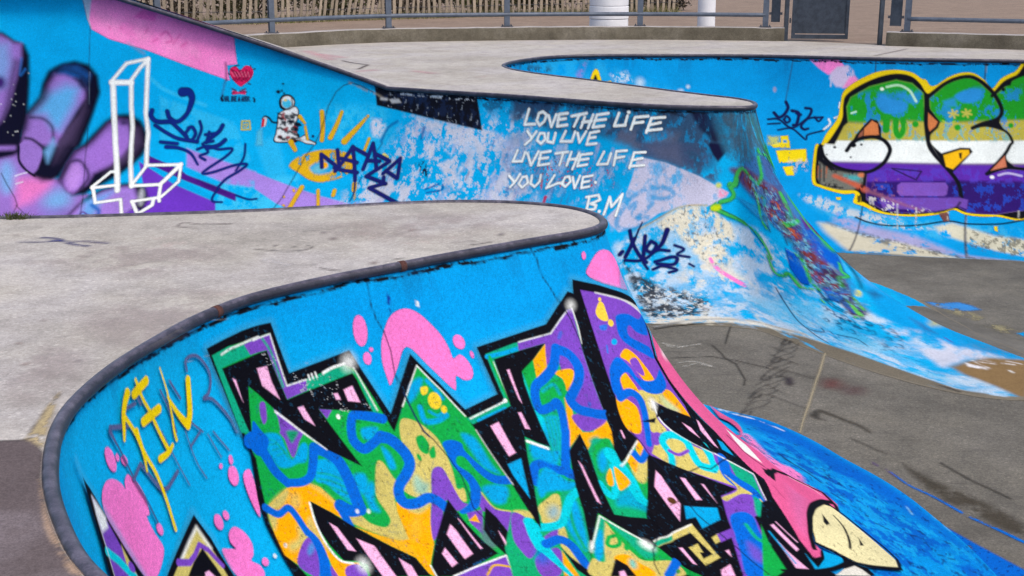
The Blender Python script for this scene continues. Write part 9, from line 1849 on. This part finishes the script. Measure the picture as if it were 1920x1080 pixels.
kerb(KERB,'long curved low concrete kerb wall below the left railing'); kerb(KERB2,'short low concrete kerb wall at right below the right railing')
# ================================================================= railings and gate
def steel(name,c1,c2,rough=.5):
    m,t,b=mat(name,rough,.1,.5); P=pos(t); c=ramp(t,noise(t,9,6,.7,P),[(.3,c1),(.7,c2)]); g=ramp(t,noise(t,120,2,.7,P),[(.3,gr(.75)),(.7,gr(1.25))]); c=mix(t,'MULTIPLY',1.,c,g)
    r=ramp(t,noise(t,5,6,.8,P),[(.70,gr(0)),(.76,gr(1))]); c=mix(t,'MIX',r,c,(.10,.045,.035))
    t.links.new(c,b.inputs['Base Color']); bump(t,b,noise(t,50,4,.7,P),.15,.003); return m
rail_m=steel('grey_blue_steel',(.050,.064,.092),(.095,.118,.16)); gate_m=steel('dark_slate_steel',(.010,.016,.028),(.040,.052,.074),.45); plate_m=steel('dark_baseplate',(.035,.035,.045),(.07,.07,.085))
ZK=.26
def post(root,x,y,ang,h=1.05,z0=ZK,w=.055,d=.012):
    M=Matrix.Translation((x,y,z0))@Matrix.Rotation(ang,4,'Z')
    bm=bmesh.new()
    box(bm,(-w,-.03,0),(w,-.018,h),M); box(bm,(-w,.018,0),(w,.03,h),M); box(bm,(-.014,-.0178,0),(.014,.0178,h),M)
    o=kid(bm_obj('post',bm,rail_m),root)
    bm=bmesh.new(); box(bm,(-.115,-.075,.0),(.115,.075,.014),M)
    for a in (-.085,.085):
        for b_ in (-.05,.05):
            r=bmesh.ops.create_cone(bm,segments=6,radius1=.014,radius2=.012,depth=.03,cap_ends=True); 
            for v in r['verts']: v.co=M@(v.co+Vector((a,b_,.027)))
    q=bm_obj('base_plate',bm,plate_m); q.parent=o; return o
def railing(line,poles,label):
    root=thing('railing',label,'railing',tuple(line[len(line)//2])+(0,))
    L=[Vector((x,y,0)) for x,y in line]
    for (x,y),ang in poles: post(root,x,y,ang)
    for zz in (.235,.72,1.0):
        bm=bmesh.new(); tube(bm,[p+Vector((0,-.0,ZK+zz)) for p in L],.040,12); kid(bm_obj('rail',bm,rail_m,None,True),root)
    return root
PO=[(-7.6,20.75),(-6.05,22.3),(-4.42,23.98),(-2.41,25.48),(-.1,26.0),(2.57,26.2),(5.02,25.85)]
def ang(i,P): a=Vector(P[max(i-1,0)]); b=Vector(P[min(i+1,len(P)-1)]); d=b-a; return math.atan2(d.y,d.x)
LNE,_=resample(catmull(np.array(PO),10),.15)
railing([tuple(p) for p in LNE],[(p,ang(i,PO)) for i,p in enumerate(PO)],'long blue grey steel railing on the curved kerb, left of the gate')
PO2=[(7.40,24.42),(9.9,23.3),(12.3,22.1),(14.6,20.95)]
LN2,_=resample(catmull(np.array(PO2),8),.2)
railing([tuple(p) for p in LN2],[(p,ang(i,PO2)) for i,p in enumerate(PO2)],'short blue grey steel railing on the right hand kerb, right of the gate opening')
def infill(x0,y0,x1,y1,label):
    r=thing('infill_panel',label,'panel',((x0+x1)/2,(y0+y1)/2,0),0,'infill panels beside the gate'); a=math.atan2(y1-y0,x1-x0); Ln=math.hypot(x1-x0,y1-y0); M=Matrix.Translation((x0,y0,0))@Matrix.Rotation(a,4,'Z')
    bm=bmesh.new(); box(bm,(.03,-.008,.36),(Ln-.03,.008,1.25),M); kid(bm_obj('sheet',bm,gate_m),r)
    for zz in (.50,1.1):
        for xa,xb in ((-.012,.029),(Ln-.029,Ln+.012)):
            bm=bmesh.new(); box(bm,(xa,-.014,zz),(xb,.014,zz+.05),M); kid(bm_obj('clamp',bm,plate_m),r)
infill(5.10,25.86,5.32,25.78,'narrow dark sheet panel between the left railing and the gate post'); infill(7.08,24.56,7.33,24.46,'narrow dark sheet panel between the right gate post and the right railing')
def gpost(x,y,label,n=1):
    r=thing('gate_post',label,'gate post',(x,y,0),0,'gate posts'); bm=bmesh.new()
    box(bm,(x-.04,y-.04,0),(x+.04,y+.04,1.35),None,.006); kid(bm_obj('shaft',bm,gate_m),r)
    bm=bmesh.new(); box(bm,(x-.046,y-.046,1.35),(x+.046,y+.046,1.365)); kid(bm_obj('cap',bm,plate_m),r); return r
gpost(5.40,25.70,'dark steel post holding the gate leaf beside the long kerb'); gpost(6.96,24.62,'dark steel post at the right side of the gate opening beside the short kerb')
gt=thing('gate','open dark slate steel gate leaf with a solid sheet','gate',(5.5,25.66,0)); M=Matrix.Translation((5.50,25.66,.0))@Matrix.Rotation(math.radians(-8),4,'Z'); Wg=1.09
bm=bmesh.new()
box(bm,(0,-.025,.05),(.07,.025,1.35),M); box(bm,(Wg-.055,-.025,.05),(Wg,.025,1.35),M); box(bm,(.07,-.0248,.05),(Wg-.055,.0248,.13),M); box(bm,(.07,-.0248,1.27),(Wg-.055,.0248,1.35),M); kid(bm_obj('frame',bm,gate_m),gt)
bm=bmesh.new(); box(bm,(.069,-.006,.15),(Wg-.054,.006,1.271),M); kid(bm_obj('sheet',bm,gate_m),gt)
for zz in (.35,1.1):
    bm=bmesh.new(); tube(bm,[M@Vector((-.03,0,zz)),M@Vector((-.03,0,zz+.1))],.018,8); kid(bm_obj('hinge',bm,plate_m),gt)
# ================================================================= white drum and post
def white(name):
    m,t,b=mat(name,.55,0,.4); P=pos(t); c=ramp(t,noise(t,3,5,.6,P),[(.3,(.62,.63,.67)),(.7,(.74,.75,.79))]); g=ramp(t,noise(t,60,3,.7,P),[(.3,gr(.93)),(.7,gr(1.05))]); t.links.new(mix(t,'MULTIPLY',1.,c,g),b.inputs['Base Color']); return m
white_m=white('white_paint')
def lathe(bm,prof,x,y,seg=48):
    R=[[bm.verts.new((x+r*math.cos(2*math.pi*j/seg),y+r*math.sin(2*math.pi*j/seg),z)) for j in range(seg)] for r,z in prof]
    for A,B in zip(R,R[1:]):
        for j in range(seg): bm.faces.new((A[j],A[(j+1)%seg],B[(j+1)%seg],B[j]))
    bm.faces.new(R[-1])
X0,Y0=2.06,27.8
r=thing('white_drum','wide white drum of stacked rings behind the railing','drum',(X0,Y0,0))
z=0
for k,(h,rr) in enumerate([(.32,.412),(.27,.418),(.28,.412),(.24,.425)]):
    bm=bmesh.new(); lathe(bm,[(rr-.03,z),(rr,z+.012),(rr+.003,z+h*.5),(rr,z+h-.016),(rr-.012,z+h-.004),(rr-.03,z+h)],X0,Y0); kid(bm_obj('ring',bm,white_m,None,False),r); z+=h
for o in r.children: pass
bm=bmesh.new(); lathe(bm,[(.19,0),(.19,1.05),(.185,1.07),(.12,1.08)],4.21,28.3,32); tag(bm_obj('white_post',bm,white_m,None,False),'narrow white round post right of the wide white drum','post')
# ================================================================= paling fence, hedge, dry grass
def wood():
    m,t,b=mat('grey_split_wood',.9); P=pos(t); a=nd(t,'ShaderNodeVertexColor'); a.layer_name='paint'
    g=ramp(t,noise(t,30,5,.7,P),[(.3,gr(.65)),(.7,gr(1.25))]); t.links.new(mix(t,'MULTIPLY',1.,a.outputs[0],g),b.inputs['Base Color']); return m
wood_m=wood(); R=random.Random(3)
FL=np.array([(-12.5,30.3),(-8.5,31.2),(-6.2,31.6),(-3.9,33.2),(-.15,35.2),(2.2,36.3),(4.75,37.3)])
Fc,Ft=resample(catmull(FL,12),.165)
fence=thing('picket_fence','rustic grey paling fence with leaning pickets behind the railing','fence',(-2,34.5,0)); bm=bmesh.new(); cl=bm.loops.layers.float_color.new('paint')
for i in range(len(Fc)-1):
    x,y=Fc[i]; px=960+2400*x/(y+.6); lean=(.20 if 590<px<720 else .06 if px<800 else .0)+R.uniform(-.05,.05)
    w=R.uniform(.03,.044); h=R.uniform(1.05,1.2); v=R.uniform(.7,1.15); col=(.30*v,.245*v,.185*v,1)
    n0=len(bm.faces); dd=Fc[i+1]-Fc[i]; M=Matrix.Translation((x+R.uniform(-.02,.02),y+.04*(i%2),-.02))@Matrix.Rotation(math.atan2(dd[1],dd[0]),4,'Z')@Matrix.Rotation(lean,4,'Y')
    box(bm,(-w,-.012,0),(w,.012,h),M); bm.faces.ensure_lookup_table()
    for f in bm.faces[n0:]:
        for lp in f.loops: lp[cl]=col
kid(bm_obj('pickets',bm,wood_m),fence)
for zz in (.28,.9):
    bm=bmesh.new(); tube(bm,[(x,y+.02,zz) for x,y in Fc[::3]],.006,5); kid(bm_obj('wire',bm,plate_m),fence)
def leafmat(name,c1,c2):
    m,t,b=mat(name,.7,0,.25); a=nd(t,'ShaderNodeVertexColor'); a.layer_name='paint'; P=pos(t); t.links.new(a.outputs[0],b.inputs['Base Color']); return m
leaf_m=leafmat('leaves',None,None)
def shrub(x,y,rx,ry,h,pal,label,nleaf=2600,seed=1,name='shrub',dead=.1):
    R=random.Random(seed); r=thing(name,label,'shrub',(x,y,0),group='shrubs behind the paling fence')
    bm=bmesh.new()
    for k in range(9):
        a=R.uniform(0,6.28); q=R.uniform(.3,1); P0=Vector((x+R.uniform(-.2,.2)*rx,y,-.02)); P1=Vector((x+math.cos(a)*rx*q,y+math.sin(a)*ry*q,h*R.uniform(.6,.95)))
        tube(bm,[P0,P0.lerp(P1,.5)+Vector((R.uniform(-.1,.1),0,.08)),P1],.02,5,True,lambda i:(.024,.016,.008)[i])
    kid(bm_obj('stems',bm,wood2_m),r)
    n=nleaf; rs=np.random.RandomState(seed); cl=rs.normal(size=(40,3)); cl/=np.linalg.norm(cl,axis=1)[:,None]; cl*=rs.uniform(.35,1,(40,1))**.5
    c=cl[rs.randint(0,40,n)]+rs.normal(size=(n,3))*.16; cen=np.c_[x+c[:,0]*rx,y+c[:,1]*ry,h*.5+c[:,2]*h*.5]; cen=cen[cen[:,2]>.01]; n=len(cen)
    d1=rs.normal(size=(n,3)); d1/=np.linalg.norm(d1,axis=1)[:,None]; d2=np.cross(d1,rs.normal(size=(n,3))); d2/=np.linalg.norm(d2,axis=1)[:,None]; s=rs.uniform(.03,.075,(n,1))
    Vv=np.stack([cen-d1*s,cen+d2*s*.4,cen+d1*s,cen-d2*s*.4],1); me=bpy.data.meshes.new('leaves'); me.vertices.add(4*n); me.vertices.foreach_set('co',Vv.astype(np.float32).ravel()); me.loops.add(4*n); me.loops.foreach_set('vertex_index',np.arange(4*n,dtype=np.int32)); me.polygons.add(n); me.polygons.foreach_set('loop_start',np.arange(0,4*n,4,dtype=np.int32)); me.update(calc_edges=True)
    P=np.array(pal); col=P[rs.randint(0,len(P),n)]*rs.uniform(.35,.95,(n,1)); a=me.color_attributes.new('paint','FLOAT_COLOR','POINT'); a.data.foreach_set('color',np.repeat(np.c_[col,np.ones(n)],4,0).astype(np.float32).ravel())
    kid(link('leaves',me,leaf_m),r); return r
wood2_m=concrete('brown_bark',(.05,.035,.025),(.08,.06,.045),(.12,.09,.07),.3,6)
GA=[(.05,.055,.02),(.09,.08,.03),(.12,.10,.05),(.035,.045,.015)]; GB=[(.06,.075,.02),(.11,.115,.035),(.16,.14,.06)]; GC=[(.075,.09,.06),(.12,.135,.10),(.16,.17,.13)]; GD=[(.05,.04,.03),(.10,.075,.05),(.14,.11,.075)]
LAB=[(-8.7,32.6,1.1,.7,1.3,GD,'brown twiggy shrub at the far left end of the paling fence'),(-6.6,33.0,1.2,.8,1.5,GA,'dark green shrub behind the fence, just right of the sloping wall top'),(-4.7,33.9,1.2,.8,1.4,GB,'yellow green shrub behind the fence near the first railing post'),(-2.9,35.0,1.2,.8,1.4,GD,'dry brown shrub behind the leaning pickets'),(-.9,36.1,1.2,.8,1.3,GB,'olive green shrub behind the fence near the third railing post'),(.9,36.9,1.1,.8,1.3,GA,'dark olive shrub behind the fence left of the white drum'),(2.9,37.6,.9,.6,1.0,GC,'grey green bushy shrub behind the fence right of the white drum'),(4.45,38.2,.8,.6,1.1,GD,'brown shrub at the right end of the fence beside the white post')]
for i,a in enumerate(LAB): shrub(*a,seed=20+i,nleaf=3800)
# dry grass along the fence foot
rs=np.random.RandomState(8); n=9000; k=rs.randint(0,len(Fc)-1,n); b0=np.c_[Fc[k]+rs.normal(size=(n,2))*np.array([.12,.22])+np.array([0,.1]),np.zeros(n)-.01]
h=rs.uniform(.06,.34,n)*rs.uniform(.4,1,n); tip=b0+np.c_[rs.normal(size=(n,2))*.07,h]; w=np.c_[rs.uniform(.004,.009,n),np.zeros(n),np.zeros(n)]
Vv=np.stack([b0-w,b0+w,tip],1); me=bpy.data.meshes.new('dry_grass'); me.vertices.add(3*n); me.vertices.foreach_set('co',Vv.astype(np.float32).ravel()); me.loops.add(3*n); me.loops.foreach_set('vertex_index',np.arange(3*n,dtype=np.int32)); me.polygons.add(n); me.polygons.foreach_set('loop_start',np.arange(0,3*n,3,dtype=np.int32)); me.update(calc_edges=True)
P=np.array([(.12,.115,.035),(.20,.17,.075),(.09,.105,.03),(.24,.20,.12)]); a=me.color_attributes.new('paint','FLOAT_COLOR','POINT'); a.data.foreach_set('color',np.repeat(np.c_[P[rs.randint(0,4,n)]*rs.uniform(.6,1.3,(n,1)),np.ones(n)],3,0).astype(np.float32).ravel())
tag(link('dry_grass',me,leaf_m),'dry grass and weeds along the foot of the fence','grass',kind='stuff')
# small tuft at the back edge of the near deck
rs=np.random.RandomState(4); n=240; c0=np.array([-3.41,8.60,0]); b0=c0+np.c_[rs.normal(size=(n,2))*np.array([.05,.022]),np.zeros(n)]; tip=b0+np.c_[rs.normal(size=(n,2))*.035,rs.uniform(.01,.05,n)]; w=np.c_[np.full(n,.004),np.zeros(n),np.zeros(n)]
Vv=np.stack([b0-w,b0+w,tip],1); me=bpy.data.meshes.new('weed_tuft'); me.from_pydata(Vv.reshape(-1,3).tolist(),[],np.arange(3*n).reshape(-1,3).tolist()); a=me.color_attributes.new('paint','FLOAT_COLOR','POINT'); a.data.foreach_set('color',np.repeat(np.c_[np.array([(.05,.06,.015)])*rs.uniform(.5,1.6,(n,1)),np.ones(n)],3,0).astype(np.float32).ravel())
tag(link('weed_tuft',me,leaf_m),'small green weed tuft in the joint at the back edge of the near deck','weed')
